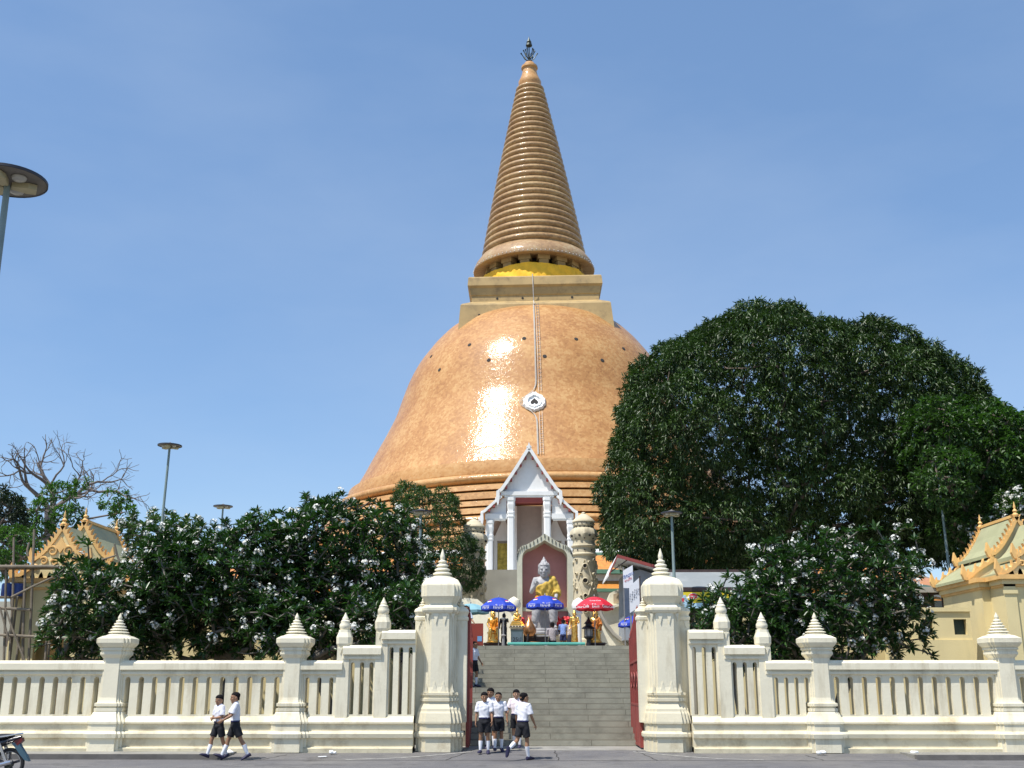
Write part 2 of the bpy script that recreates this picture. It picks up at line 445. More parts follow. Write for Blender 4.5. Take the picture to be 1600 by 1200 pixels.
# lean of the old tower, a metre over its height
stupa = thing("stupa", (CX, DC, 0), "colossal orange-brown tiled bell-shaped stupa with a tall ringed spire", "stupa")
TILT = -R(0.85)
stupa.rotation_euler = (0, TILT, 0)
SO = None
# bell
bell = [tan_r(y, h) for y, h in ((776, 292), (767, 286), (757, 279.5), (747, 273), (734, 265.5), (720, 257), (706, 248.5), (693, 240.5), (676, 231), (660, 222.5),
        (640, 214.5), (620, 206.5), (605, 200), (590, 192), (575, 182.5), (560, 170.5), (548, 160.5), (537, 149.5), (527, 138.5), (519, 124), (512, 106), (508, 90), (506, 60))]
def smooth_prof(p, k=4):
    out = []
    for i in range(len(p) - 1):
        p0 = p[max(i - 1, 0)]; p1 = p[i]; p2 = p[i + 1]; p3 = p[min(i + 2, len(p) - 1)]
        for j in range(k):
            t = j / k
            out.append(tuple(.5 * ((2 * p1[c]) + (-p0[c] + p2[c]) * t + (2 * p0[c] - 5 * p1[c] + 4 * p2[c] - p3[c]) * t * t + (-p0[c] + 3 * p1[c] - 3 * p2[c] + p3[c]) * t ** 3) for c in (0, 1)))
    out.append(p[-1]); return out
bell_p = smooth_prof(bell, 3)
mb = MB(); mb.lathe(bell_p, 192, cap0=False)
mb.build("bell", M['tile'], stupa, smooth=50)
# little vent holes on the shoulder
def bell_at(z):
    for (r0, z0), (r1, z1) in zip(bell_p, bell_p[1:]):
        if min(z0, z1) <= z <= max(z0, z1):
            t = (z - z0) / (z1 - z0 + 1e-9); return r0 + (r1 - r0) * t, math.atan2(-(r1 - r0), (z1 - z0))
    return bell_p[0][0], .3
def on_bell(px, py):
    """point of the bell seen at an image position -> azimuth, z, r, slope"""
    d = (_fw + _rt * ((px - 800) / F) + _up * ((600 - py) / F)).normalized()
    for k in range(1300, 1800):
        q = Vector((0, 0, EYE)) + d * (k * .1)
        q = Matrix.Rotation(-TILT, 3, 'Y') @ (q - Vector((CX, DC, 0)))
        r, s = bell_at(q.z)
        if math.hypot(q.x, q.y) < r and q.z < bell_p[-1][1] + 2: return math.atan2(q.y, q.x), q.z, r, s
    return -PI / 2, 40, 30, .4
for hx, hy in ((687, 578), (734, 539), (764, 563), (819, 529), (851, 557), (900, 530), (941, 563), (974, 545), (674, 557), (998, 560)):
    a, z, r, s = on_bell(hx, hy)
    mb = MB(); mb.T = Matrix.Rotation(a, 4, 'Z') @ Matrix.Translation((r, 0, z)) @ Matrix.Rotation(PI / 2 - s, 4, 'Y')
    mb.lathe([(.30, -.1), (.32, .05), (.24, .07)], 12)
    mb.build("vent_hole", M['dark'], stupa)
# hoops below the bell: (y seen at the near side, radius)
def near(y, r):
    return (r, at(831, y, DC - r).z)
zb = bell_p[0]
rings = [(zb[0] - .3, zb[1] + .25)]
def torus(y0, y1, r, bulge, n=7):
    z0 = near(y0, r)[1]; z1 = near(y1, r)[1]; zc = (z0 + z1) / 2; hz = (z0 - z1) / 2
    for i in range(n):
        t = PI / 2 - PI * i / (n - 1); rings.append((r + math.cos(t) * bulge, zc + math.sin(t) * hz))
rings += [(zb[0] + .7, zb[1] + .12), (zb[0] + 1.3, near(733, 33)[1]), (zb[0] + 1.2, near(736, 33)[1])]
torus(737, 752, 33.6, .95, 9)
for (y0, y1, r0, r1, b) in ((754, 763, 34.4, 35.0, 0), (765.5, 777, 34.8, 35.6, 0), (779, 788, 35.2, 36.0, 0), (790, 800, 35.6, 36.4, 0)):
    rings += [near(y0 - 1, r0 - .5), near(y0, r1 - .15), near(y1 - 1.5, r1 + .1), near(y1, r1 - .35), near(y1 + 1, r0 - .6)]
torus(802, 815, 36.4, .8, 7)
for (y0, y1, r0, r1) in ((818, 829, 36.9, 37.6), (831, 842, 37.4, 38.2), (844, 858, 37.9, 39.0)):
    rings += [near(y0 - 1, r0 - .5), near(y0, r1 - .15), near(y1 - 1.5, r1 + .1), near(y1, r1 - .35), near(y1 + 1, r0 - .6)]
rings.append((39, rings[-1][1])); rings.append((39, 6))
mb = MB(); mb.lathe(rings, 192, cap0=False)
mb.build("base_rings", M['tile_ring'], stupa, smooth=40)
# square block on the bell
SQ = [(1, -1), (1, 1), (-1, 1), (-1, -1)]
def front(y, half):
    a = 11.0
    for _ in range(8):
        p = at(831, y, DC - a); d = (p - Vector((0, 0, EYE))).dot(_fw); a = half * d / F
    return (a, p.z)
pr = [front(y, h) for y, h in ((530, 124), (517, 122.5), (474.5, 117.5), (472.5, 115), (471, 105), (470, 99.5), (461, 99), (459.5, 100.5), (457, 101), (448, 102), (445.5, 104.5), (444, 105.5), (432, 104), (431, 102.5))]
mb = MB(); mb.lathe(pr, unit=SQ)
mb.build("square_block", M['stone_box'], stupa, smooth=20)
ztop = pr[-1][1]
for px, f_ in ((-.75, 0), (-.38, 0), (.15, 0), (.62, 0), (-.6, 1), (-.2, 1), (.58, 1)):
    a, z = (pr[2][0], (pr[1][1] + pr[2][1]) / 2 + .6) if f_ == 0 else (pr[6][0], (pr[5][1] + pr[6][1]) / 2)
    mb = MB(); mb.T = Matrix.Translation((px * a, -a - (.12 if f_ == 0 else 0), z)) @ Matrix.Rotation(PI / 2, 4, 'X')
    mb.lathe([(.2, -.1), (.2, .06)], 10); mb.build("vent_hole", M['dark'], stupa)
# ring of columns, crown flange
rimr, rimz = ax(428, 94)
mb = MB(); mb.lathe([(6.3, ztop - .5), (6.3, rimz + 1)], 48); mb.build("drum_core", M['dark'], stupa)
mb = MB(); mb.lathe([(9.2, ztop - .05), (9.2, ztop + .7), (8.9, ztop + .8), (6, ztop + .8)], 64); mb.build("drum_plinth", M['stone_box'], stupa)
for k in range(16):
    a = 2 * PI * (k + .5) / 16
    mb = MB(); mb.T = Matrix.Rotation(a, 4, 'Z')
    mb.prism([(7.0, -.75), (8.5, -.8), (8.5, .8), (7.0, .75)], ztop + .6, rimz + .3, 'z')
    mb.prism([(7.0, -1.0), (8.7, -1.05), (8.7, 1.05), (7.0, 1.0)], rimz - .55, rimz + .45, 'z')
    mb.build("column", M['stone_box'], stupa, smooth=0)
conr, conz = ax(403, 80)
mb = MB(); mb.lathe([(6.2, rimz + .35), (8.9, rimz + .2), (rimr - .3, rimz - .05), (rimr, rimz), (rimr + .05, rimz + .35), (rimr - .35, rimz + 1.3), (conr + .35, conz - .55), (conr, conz - .4)], 96)
mb.build("crown_flange", M['tile_spire'], stupa, smooth=45)
mb = MB(); mb.ell((0, 0, 0), .085, 6, 4)
b0 = mb.build("light_bulb", M['white'], stupa)
for k in range(90):
    a = 2 * PI * k / 90
    o = b0 if k == 0 else b0.copy()
    if k: COL.objects.link(o)
    o.location = ((rimr + .06) * math.cos(a), (rimr + .06) * math.sin(a), rimz + .25 + .06 * math.sin(k * 1.7))
# ringed cone
prof = [(conr, conz - .45)]
ys = []
n_r = 28
y = 403.0
pitch = [1.28 - .34 * (i / (n_r - 1)) for i in range(n_r)]
sc_ = (403 - 137) / sum(pitch)
for i in range(n_r):
    y1 = y - pitch[i] * sc_
    def hw(yy): t = (yy - 137) / 266.; return 19.5 + 60 * t + 1.2 * math.sin(PI * t)
    (ra, za), (rb, zb_) = ax(y, hw(y)), ax(y1, hw(y1))
    hh = zb_ - za; bl = .42 * hh
    for j in range(6):
        t = j / 5
        prof.append((ra + (rb - ra) * t - bl * .55 + bl * math.sin(PI * t) ** .7, za + hh * (.04 + .92 * t)))
    y = y1
mb = MB(); mb.lathe(prof, 96, cap0=False)
mb.build("ringed_cone", M['tile_cone'], stupa, smooth=50)
pk = [ax(y, h) for y, h in ((139, 15.5), (134, 17.5), (129, 17.8), (125, 15.5), (118, 12.5), (112, 11), (109, 10.8), (107.5, 13), (104.5, 12.6), (102, 9), (99, 7.5), (97.5, 4))]
mb = MB(); mb.lathe(pk, 32); mb.build("spire_cap", M['tile_ring'], stupa, smooth=40)
# bronze finial: mast, branching prongs, leaf shaped head
_, z0 = ax(98, 1); _, z9 = ax(57, 1)
hF = z9 - z0
mb = MB(); mb.lathe([(.42, z0 - .2), (.26, z0 + .3), (.12, z0 + .8), (.1, z0 + hF * .55), (.1, z0 + hF * .62)], 10)
mb.build("finial_mast", M['metal_dark'], stupa)
for k in range(6):
    a = 2 * PI * k / 6
    for (zz, rr, up) in ((.06, 1.5, .42), (.16, 1.05, .42)):
        mb = MB(); mb.T = Matrix.Rotation(a + zz, 4, 'Z')
        mb.tube([(0, 0, z0 + hF * zz), (rr * .55, 0, z0 + hF * (zz + up * .16)), (rr * .85, 0, z0 + hF * (zz + up * .5)), (rr * 1.05, 0, z0 + hF * (zz + up * .72))], [.09, .085, .075, .15], 6)
        mb.build("finial_prong", M['metal_dark'], stupa)
mb = MB(); mb.lathe([(.06, z0 + hF * .60), (.62, z0 + hF * .64), (.55, z0 + hF * .72), (.36, z0 + hF * .75), (.5, z0 + hF * .78), (.28, z0 + hF * .86), (.1, z0 + hF * .93), (.03, z0 + hF)], 8)
mb.build("finial_head", M['metal_dark'], stupa)
# ladder up the near side, with its rope, and the white window wreath
am, zm, rm, sm = on_bell(835, 629)
def surf_pt(z, off=.25, dx=0):
    r, s = bell_at(z)
    return Vector((dx, -math.sqrt(max(r * r - dx * dx, 1)) - off * math.cos(s), z + off * math.sin(s)))
zl0 = at(838, 712, 150).z
LX = .2
def rail_pts(dx, off=.25, bulge=0):
    pts = []
    z = zl0
    while z < 61.6:
        b = bulge * math.exp(-((z - zm) / 1.6) ** 2)
        pts.append(surf_pt(z, off, dx + b)); z += .6
    return pts
lad = thing("ladder", (0, 0, 0), "thin steel ladder running up the near side of the big bell", "ladder")
lad.location = (CX, DC, 0); lad.rotation_euler = (0, TILT, 0)
mb = MB()
for dx in (-.2, .2):
    p = [q for q in rail_pts(LX + dx) if abs(q.z - zm) > 2.1 or True]
    lo = [q for q in p if q.z < zm - 1.5]; hi = [q for q in p if q.z > zm + 1.5]
    mb.tube(lo, .025, 5); mb.tube(hi, .025, 5)
top = surf_pt(61.6, .25, LX)
for dx in (-.2, .2):
    mb.tube([(LX + dx, top.y, top.z), (LX + dx, -pr[1][0] - .3, pr[1][1] + .5), (LX + dx, -pr[2][0] - .3, pr[2][1])], .05, 5)
mb.build("side_rail", M['steel'], lad)
mb = MB(); mb.bar((-.2, 0, 0), (.2, 0, 0), .06)
r0_ = None
z = zl0 + .3
while z < 61:
    if abs(z - zm) > 2.1:
        q = surf_pt(z, .27, LX)
        if r0_ is None: o = r0_ = mb.build("rung", M['steel'], lad)
        else: o = r0_.copy(); COL.objects.link(o)
        o.location = (LX, q.y, q.z)
    z += .75
rope = MB()
for k, (bl, w) in enumerate(((-2.6, .045), (-2.25, .03), (-1.9, .03))):
    rope.tube(rail_pts(LX - .5 - .08 * k, .2, bl), w, 5)
rope.tube([surf_pt(61.4, .2, LX - .5), Vector((LX - .45, -pr[2][0] - .15, pr[2][1])), Vector((LX - .5, -pr[5][0] - .15, pr[5][1])), Vector((LX - .55, -pr[11][0] - .12, pr[11][1])), Vector((LX - .6, -pr[-1][0] - .1, pr[-1][1] + .3))], .09, 5)
o = rope.build("rope", M['rail']); o.location = (CX, DC, 0); o.rotation_euler = (0, TILT, 0)
tag(o, "pale rope hanging down the bell beside the ladder and bowed round the white wreath", "rope")
wr = thing("window_wreath", (CX, DC, 0), "white scalloped wreath framing a small dark window on the bell", "ornament")
wr.rotation_euler = (0, TILT, 0)
TT = Matrix.Rotation(am, 4, 'Z') @ Matrix.Translation((rm, 0, zm)) @ Matrix.Rotation(-sm, 4, 'Y') @ Matrix.Rotation(PI / 2, 4, 'Z') @ Matrix.Rotation(PI / 2, 4, 'X')
mb = MB(); mb.T = TT
no = 48
def petal(t): return 1.62 + .14 * abs(math.sin(6 * t)) + (.32 if abs(t - PI / 2) < .16 or abs(t + PI / 2) < .12 else 0)
outer = [(petal(2 * PI * i / no - PI) * math.cos(2 * PI * i / no - PI), petal(2 * PI * i / no - PI) * math.sin(2 * PI * i / no - PI)) for i in range(no)]
mb.loft([[(x, y, -.1) for x, y in outer], [(x, y, .12) for x, y in outer], [(x * .9, y * .9, .42) for x, y in outer], [(x * .72, y * .72, .3) for x, y in outer], [(x * .66, y * .66, .5) for x, y in outer], [(x * .58, y * .58, .5) for x, y in outer], [(x * .52, y * .52, .2) for x, y in outer]], True, True)
mb.build("wreath", M['white'], wr, smooth=30)
mb = MB(); mb.T = TT
sp_ = []
for i in range(24):
    t = 2 * PI * i / 24
    x = 16 * math.sin(t) ** 3; y = -(13 * math.cos(t) - 5 * math.cos(2 * t) - 2 * math.cos(3 * t) - math.cos(4 * t))
    sp_.append((x * .036, y * .043 + .02))
mb.prism(sp_, .1, .24, 'z'); mb.build("window", M['dark'], wr)
# yellow cloth wound round the drum
mb = MB()
nn = 160; rr_ = []
for k in range(7):
    t = k / 6
    rr_.append([((9.35 + .10 * math.sin(i * .7 + k * 1.3) + .07 * math.sin(i * 2.1 - k) + .35 * (1 - t)) * math.cos(2 * PI * i / nn), (9.35 + .10 * math.sin(i * .7 + k * 1.3) + .07 * math.sin(i * 2.1 - k) + .35 * (1 - t)) * math.sin(2 * PI * i / nn), ztop + .1 + 3.0 * t + .12 * math.sin(i * .23) * t) for i in range(nn)])
for k in range(6, -1, -1): rr_.append([(x * .975, y * .975, z) for x, y, z in rr_[k]])
mb.loft(rr_, False, False)
o = mb.build("cloth_band", M['cloth_y']); o.location = (CX, DC, 0); o.rotation_euler = (0, TILT, 0)
tag(o, "bright yellow cloth wound round the base of the spire on the square block", "cloth")

# ================================================================== GATE PILLARS AND BALUSTRADE
FY = 28.0
def Zf(y): return Z(y, FY, 862)
PXM = (X(900, FY) - X(800, FY)) / 100.0        # metres per image pixel at the fence
RED = []
for sx_, sy_ in ((1, 1), (-1, 1), (-1, -1), (1, -1)):
    q = [(1, .56), (.87, .56), (.87, .72), (.72, .72), (.72, .87), (.56, .87), (.56, 1)]
    if sx_ * sy_ < 0: q = q[::-1]
    RED += [(x * sx_, y * sy_) for x, y in q]
CH = [(1, -.62), (1, .62), (.62, 1), (-.62, 1), (-1, .62), (-1, -.62), (-.62, -1), (.62, -1)]
CAPU = [(1, -.7), (1, .7), (.86, .7), (.86, .86), (.7, .86), (.7, 1), (-.7, 1), (-.7, .86), (-.86, .86), (-.86, .7), (-1, .7), (-1, -.7), (-.86, -.7), (-.86, -.86), (-.7, -.86), (-.7, -1), (.7, -1), (.7, -.86), (.86, -.86), (.86, -.7)]
def rings_finial(c, ytip, ybase, h0, n, tip, tr=4.2):
    """tapering stack of n rounded rings between image heights ybase and ytip; h0 = half width below (px)"""
    mb = MB(); prof = [(h0 * PXM * .8, Zf(ybase))]
    ytop = ytip + (ybase - ytip) * tip
    for i in range(n):
        t0 = i / n; t1 = (i + 1) / n
        ya = ybase + (ytop - ybase) * t0; yb = ybase + (ytop - ybase) * t1
        r = (h0 * (1 - t0) + tr * t0) * PXM; rn = (h0 * (1 - t1) + tr * t1) * PXM
        za, zb_ = Zf(ya), Zf(yb); h = zb_ - za
        prof += [(r * .86, za + .02 * h), (r * .99, za + h * .14), (r, za + h * .3), (r * .95, za + h * .48), (rn * .86, za + h * .72), (rn * .8, za + h * .98)]
    zt = Zf(ytip); zb_ = Zf(ytop); r = tr * .85 * PXM
    prof += [(r * 1.15, zb_ + (zt - zb_) * .12), (r * 1.1, zb_ + (zt - zb_) * .3), (r * .7, zb_ + (zt - zb_) * .6), (r * .12, zt)]
    mb.lathe(prof, 20, (c[0], c[1], 0)); return mb
def base_levels():
    # (y, extra half-depth px) of the plinth mouldings shared by wall and pillars
    return [(1185, 0), (1172, 0), (1154, 0), (1153, 6), (1145, 6), (1143.5, 4), (1143, 1.5), (1131, 1.5), (1129, 5)]
def petals(mb, cx, fy, hw, y0, y1, down, n=1):
    w = 2 * hw / n
    for i in range(n):
        x = cx - hw + w * (i + .5)
        z0, z1 = Zf(y0), Zf(y1)
        tri = [(x - w * .42, z0), (x + w * .42, z0), (x + w * .2, z0 + (z1 - z0) * .35), (x, z1), (x - w * .2, z0 + (z1 - z0) * .35)]
        mb.prism(tri, fy - .022, fy + .02, 'y')
GPY = 28.70
def gate_pillar(px, label):
    cx = X(px, FY); c = (cx, GPY)
    t = thing("gate_pillar", (cx, GPY, 0), label, "gate pillar", "tall gate pillars either side of the stairs")
    org = (cx, GPY, 0)
    P_ = [(1176, 39.5), (1154, 39.5), (1153.5, 42), (1151.5, 43), (1147, 43), (1144, 40.5), (1143.5, 38), (1132, 38), (1131, 40.5), (1128, 40.5), (1115, 38), (1112, 36.5), (1108, 36), (1100, 31.5), (1096.5, 31), (1096, 33.5), (1091.5, 33.5), (1091, 31), (1087, 31), (1086.5, 33), (1082.5, 33), (1082, 28.5)]
    mb = MB(); mb.lathe([(h * PXM * .89, Zf(y)) for y, h in P_], unit=RED, c=(cx, GPY, 0))
    mb.build("pillar_base", M['cream_base'], t, org, smooth=0)
    mb = MB(); mb.lathe([(26.6 * PXM, Zf(1082.2)), (25.6 * PXM, Zf(1074)), (24.8 * PXM, Zf(985)), (25.6 * PXM, Zf(957))], unit=RED, c=(cx, GPY, 0))
    for hw, off, n in ((14, 25.3, 2),):
        petals(mb, cx, GPY - off * PXM, hw * PXM, 957, 974, True, n)
    petals(mb, cx, GPY - 25.3 * PXM, 14 * PXM, 1082, 1064, False, 2)
    for s in (-1, 1):
        petals(mb, cx + s * 20.2 * PXM, GPY - 22.6 * PXM, 4 * PXM, 957, 970, True, 1)
        petals(mb, cx + s * 20.2 * PXM, GPY - 22.6 * PXM, 4 * PXM, 1082, 1068, False, 1)
    mb.build("shaft", M['cream'], t, org, smooth=0)
    C_ = [(957.2, 25.8), (955, 28.5), (952, 30), (948, 30), (945, 27.5), (943, 25), (941, 25.2), (931, 30.5), (930, 31.5), (913, 31.5), (911, 31), (904, 27), (900, 20)]
    mb = MB(); mb.lathe([(h * PXM, Zf(y)) for y, h in C_], unit=CH if False else CAPU, c=(cx, GPY, 0))
    mb.build("capital", M['cream'], t, org, smooth=0)
    rings_finial((cx, GPY), 852, 901, 18.5, 5, .34).build("finial", M['cream'], t, org, smooth=50)
    for s in (-1, 1):
        # slimmer pilaster built on each flank, with its own small capital and point
        qx = cx + s * 31 * PXM; qy = GPY + .06
        mb = MB(); hw = 10.5 * PXM
        mb.lathe([(hw, Zf(1130)), (hw, Zf(968))], unit=SQ, c=(qx, qy, 0))
        petals(mb, qx, qy - hw, hw * .9, 969, 980, True, 2)
        mb.build("pilaster", M['cream'], t, org, smooth=0)
        mb = MB(); mb.lathe([(hw * 1.0, Zf(968.2)), (hw * 1.15, Zf(966)), (hw * 1.18, Zf(962)), (hw, Zf(960)), (hw * 1.05, Zf(957)), (hw * 1.25, Zf(953)), (hw * 1.1, Zf(949)), (hw * .8, Zf(947))], unit=CH, c=(qx, qy, 0))
        mb.build("pilaster_cap", M['cream'], t, org, smooth=0)
        rings_finial((qx, qy), 930, 947.5, 8, 3, .3, 2).build("pilaster_finial", M['cream'], t, org, smooth=50)
    return t
gate_pillar(686, "tall cream gate pillar left of the stairs, next to the group of schoolboys")
gate_pillar(1042, "tall cream gate pillar right of the stairs, with the sunlit red gate leaf against it")

PY = 28.38      # axis of the balustrade
def wall_post(t, org, px):
    cx = X(px, FY); c = (cx, PY, 0)
    P_ = [(1176, 28), (1154, 28), (1153.5, 31), (1147, 32), (1143.5, 30), (1143, 27.5), (1132, 27.5), (1131, 29), (1128, 29), (1118, 24.5), (1114, 23), (1112, 21), (1111.5, 22), (1107, 22), (1106.5, 19), (1104, 20), (1103.5, 22), (1099, 22), (1098, 18.8), (1094, 17.6), (1090, 16.8), (1028, 16.4), (1026, 18), (1022, 21), (1018.5, 21), (1018, 20), (1015.4, 20), (1015, 22), (1012, 22)]
    mb = MB(); mb.lathe([(h * PXM, Zf(y)) for y, h in P_], unit=CAPU, c=c)
    p = mb.build("post", M['cream'], t, org, smooth=0)
    C_ = [(1012, 21), (1009, 24), (1005, 26.5), (1004, 27), (997, 27), (993, 20), (992, 16)]
    mb = MB(); mb.lathe([(h * PXM, Zf(y)) for y, h in C_], unit=CAPU, c=c)
    mb.build("post_cap", M['cream'], p, None, smooth=0) if False else mb.build("post_cap", M['cream'], t, org, smooth=0)
    rings_finial((cx, PY), 956, 993, 18.5, 6, .26, 3.6).build("finial", M['cream'], t, org, smooth=50)
def step_post(t, org, px, dy):
    cx = X(px, FY); c = (cx, PY - .03, 0)
    hw = 9.6 * PXM
    mb = MB(); mb.lathe([(hw, Zf(1131)), (hw, Zf(1035 - dy)), (hw * 1.0, Zf(1034 - dy))], unit=SQ, c=c)
    petals(mb, cx, PY - .03 - hw, hw * .9, 1036 - dy, 1046 - dy, True, 2)
    mb.build("step_post", M['cream'], t, org, smooth=0)
    mb = MB(); mb.lathe([(hw * 1.0, Zf(1034.2 - dy)), (hw * 1.22, Zf(1029 - dy)), (hw * 1.25, Zf(1019 - dy)), (hw * .95, Zf(1011 - dy)), (hw * .9, Zf(1007 - dy))], unit=CH, c=c)
    mb.build("post_cap", M['cream'], t, org, smooth=0)
    mb = MB(); mb.lathe([(hw * .75, Zf(1007.2 - dy)), (hw * .95, Zf(1003 - dy)), (hw * .95, Zf(999 - dy)), (hw * .72, Zf(995 - dy)), (hw * .78, Zf(993.5 - dy)), (hw * .5, Zf(990.5 - dy)), (hw * .56, Zf(989.5 - dy)), (hw * .3, Zf(985 - dy)), (hw * .05, Zf(979.5 - dy))], 16, c=c)
    mb.build("finial", M['cream'], t, org, smooth=50)
def rail_prism(t, org, xa, xb, dy, name="top_rail"):
    q = lambda y: Zf(y - dy)
    pf = [(PY - .25, q(1046)), (PY - .25, q(1036)), (PY - .17, q(1031.5)), (PY + .17, q(1031.5)), (PY + .25, q(1036)), (PY + .25, q(1046)), (PY + .17, q(1047.5)), (PY + .17, q(1049.6)), (PY + .21, q(1050)), (PY + .21, q(1053)), (PY + .14, q(1055)), (PY - .14, q(1055)), (PY - .21, q(1053)), (PY - .21, q(1050)), (PY - .17, q(1049.6)), (PY - .17, q(1047.5))]
    mb = MB(); mb.prism(pf, xa, xb, 'x'); return mb.build(name, M['cream'], t, org, smooth=0)
def panel(t, org, xa, xb, dy, pitch, sw):
    """pierced panel: a comb of balusters with round-headed slots"""
    z0, z1 = Zf(1131), Zf(1054.6 - dy); zs0 = Zf(1117); zs1 = Zf(1062 - dy)
    n = max(1, round((xb - xa) / pitch)); p = (xb - xa) / n
    y0, y1 = PY - .14, PY + .14
    mb = MB()
    # full-height balusters with stepped heads, joined above and below
    xs = [xa + p * (i + .5) for i in range(n)]
    poly = [(xa, zs0), (xa, z1), (xb, z1), (xb, zs0)]
    for x in reversed(xs):
        poly.append((x + sw / 2, zs0))
        for k in range(7):
            a = PI * k / 6; poly.append((x + sw / 2 * math.cos(a), zs1 + sw * .55 * math.sin(a)))
        poly.append((x - sw / 2, zs0))
    mb.prism(poly, y0, y1, 'y')
    mb.box(xa, xb, y0 - .002, y1 + .002, z0, zs0)
    mb.build("pierced_panel", M['cream'], t, org, smooth=0)
def plinth(t, org, xa, xb):
    q = Zf
    h0 = .26; k = PXM
    pf = [(-h0 - .0, q(1178)), (-h0, q(1154)), (-h0 - 4 * k, q(1153.5)), (-h0 - 5 * k, q(1147)), (-h0 - 3.5 * k, q(1144)), (-h0 + .02, q(1143)), (-h0 + .02, q(1132)), (-h0 - .03, q(1131)), (-h0 - .03, q(1128.5)), (-.12, q(1118.5))]
    pf = [(PY + a, z) for a, z in pf] + [(PY - a, z) for a, z in pf[::-1]]
    mb = MB(); mb.prism(pf, xa, xb, 'x'); mb.build("plinth", M['cream_base'], t, org, smooth=0)
    mb = MB(); mb.prism([(PY - h0 - .12, -.15), (PY - h0 - .12, q(1170)), (PY - h0 - .06, q(1168)), (PY + h0 - .02, q(1168)), (PY + h0 - .02, -.15)], xa, xb, 'x')
    mb.build("footing", M['footing'], t, org, smooth=0)
def side(sg, posts, steps, gx, label):
    """posts: image x of full posts outward from the gate; steps: stepped posts (px, dy) from the gate outward; gx: edge of gate pillar"""
    org = (X(gx, FY), PY, 0)
    t = thing("balustrade_wall", org, label, "wall")
    xs_ = [X(p, FY) for p in posts]
    e = 10 * PXM
    xg = X(gx, FY)
    # stepped bays
    prev = xg; levels = [48, 24, 0]
    marks = [X(p, FY) for p, _ in steps] + [xs_[0]]
    for i, (mk, dy) in enumerate(zip(marks, levels)):
        a, b = sorted((prev, mk))
        last = i == 2
        panel(t, org, a + (e * .8 if i else 0) * (1 if sg > 0 else 0) + (14 * PXM if (last and sg < 0) else (e * .8 if sg < 0 else 0)), b - (14 * PXM if (last and sg > 0) else (e * .8 if sg > 0 else 0)) - (e * .8 if (i and sg < 0) else 0), dy, .285, .105)
        rail_prism(t, org, a, b, dy)
        prev = mk
    for (p, dy) in steps: step_post(t, org, p, dy)
    for p in posts: wall_post(t, org, p)
    for a, b in zip(xs_, xs_[1:]):
        a, b = sorted((a, b))
        panel(t, org, a + 14 * PXM, b - 14 * PXM, 0, .352, .135)
        rail_prism(t, org, a, b, 0)
    a, b = sorted((xg, xs_[-1])); plinth(t, org, a, b)
    return t
side(-1, (457.5, 176, -106, -388), ((595, 48), (535, 24)), 648, "cream pierced balustrade wall left of the gate behind the two walking boys")
side(1, (1281, 1571, 1861, 2150), ((1132.5, 48), (1196, 24)), 1078, "cream pierced balustrade wall right of the gate below the flowering trees")

# ------------------------------------------------------------------ red folding gate leaves, standing open into the court
M['gate_red'] = surf("red_painted_iron", (.27, .05, .04), .6, var=.15, stain=(.12, .04, .03), stain_amt=.6, stain_scale=5, bump=.1)
M['gate_white'] = surf("white_edge", (.6, .57, .52), .6)
def leaf(px0, px1, label, s):
    x0 = X(px0, 29.2); x1 = X(px1, 31.2)
    ya, yb = 29.0, 31.6
    zt = Zf(942)
    t = thing("gate_leaf", (x0, ya, 0), label, "gate", "red gate leaves folded back")
    org = (x0, ya, 0)
    def P(u, z, o=0): return (x0 + (x1 - x0) * u + o, ya + (yb - ya) * u, z)
    mb = MB()
    mb.bar(P(0, .04), P(0, zt * .97), .09); mb.bar(P(1, .04), P(1, zt * .80), .07); mb.bar(P(.5, .04), P(.5, zt * .88), .06)
    mb.bar(P(0, .08), P(1, .08), .06); mb.bar(P(0, zt * .3), P(1, zt * .3), .06); mb.bar(P(0, zt * .62), P(1, zt * .60), .06)
    mb.build("gate_frame", M['gate_red'], t, org, smooth=0)
    mb = MB()
    mb.add([P(0, .08, s * .02), P(1, .08, s * .02), P(1, zt * .3, s * .02), P(0, zt * .3, s * .02), P(0, .08, -s * .01), P(1, .08, -s * .01), P(1, zt * .3, -s * .01), P(0, zt * .3, -s * .01)],
           [(0, 1, 2, 3), (7, 6, 5, 4), (0, 4, 5, 1), (1, 5, 6, 2), (2, 6, 7, 3), (3, 7, 4, 0)])
    mb.build("kick_plate", M['gate_red'], t, org, smooth=0)
    n = 13; b0 = None
    for i in range(1, n):
        u = i / n; hz = zt * (.97 - .17 * u) + .05 * math.sin(u * 6)
        mb = MB(); mb.bar(P(u, zt * .28), P(u, hz), .03)
        q = P(u, hz); mb.lathe([(.035, 0), (.03, .05), (.004, .16)], 6, q)
        mb.build("picket", M['gate_red'], t, org, smooth=0)
    for k in range(3):
        u = (.2, .5, .8)[k]
        mb = MB(); q = P(u, zt * .46)
        pts = [(q[0] + s * .03, q[1] + .22 * math.cos(a) * (1 - a / 9), q[2] + .3 * math.sin(a) * (1 - a / 9)) for a in [i * .5 for i in range(16)]]
        mb.tube(pts, .018, 5); mb.build("scroll", M['gate_red'], t, org)
    # hinges on the pillar side
    for zz in (.35, 1.15, 1.95):
        mb = MB(); mb.box(x0 - s * .12 - .06, x0 - s * .12 + .06, ya - .1, ya + .06, zz, zz + .1); mb.build("hinge", M['metal_dark'], t, org, smooth=0)
leaf(732.5, 736, "shaded red iron gate leaf against the left gate pillar", 1)
leaf(997, 986.5, "sunlit red iron gate leaf against the right gate pillar", -1)

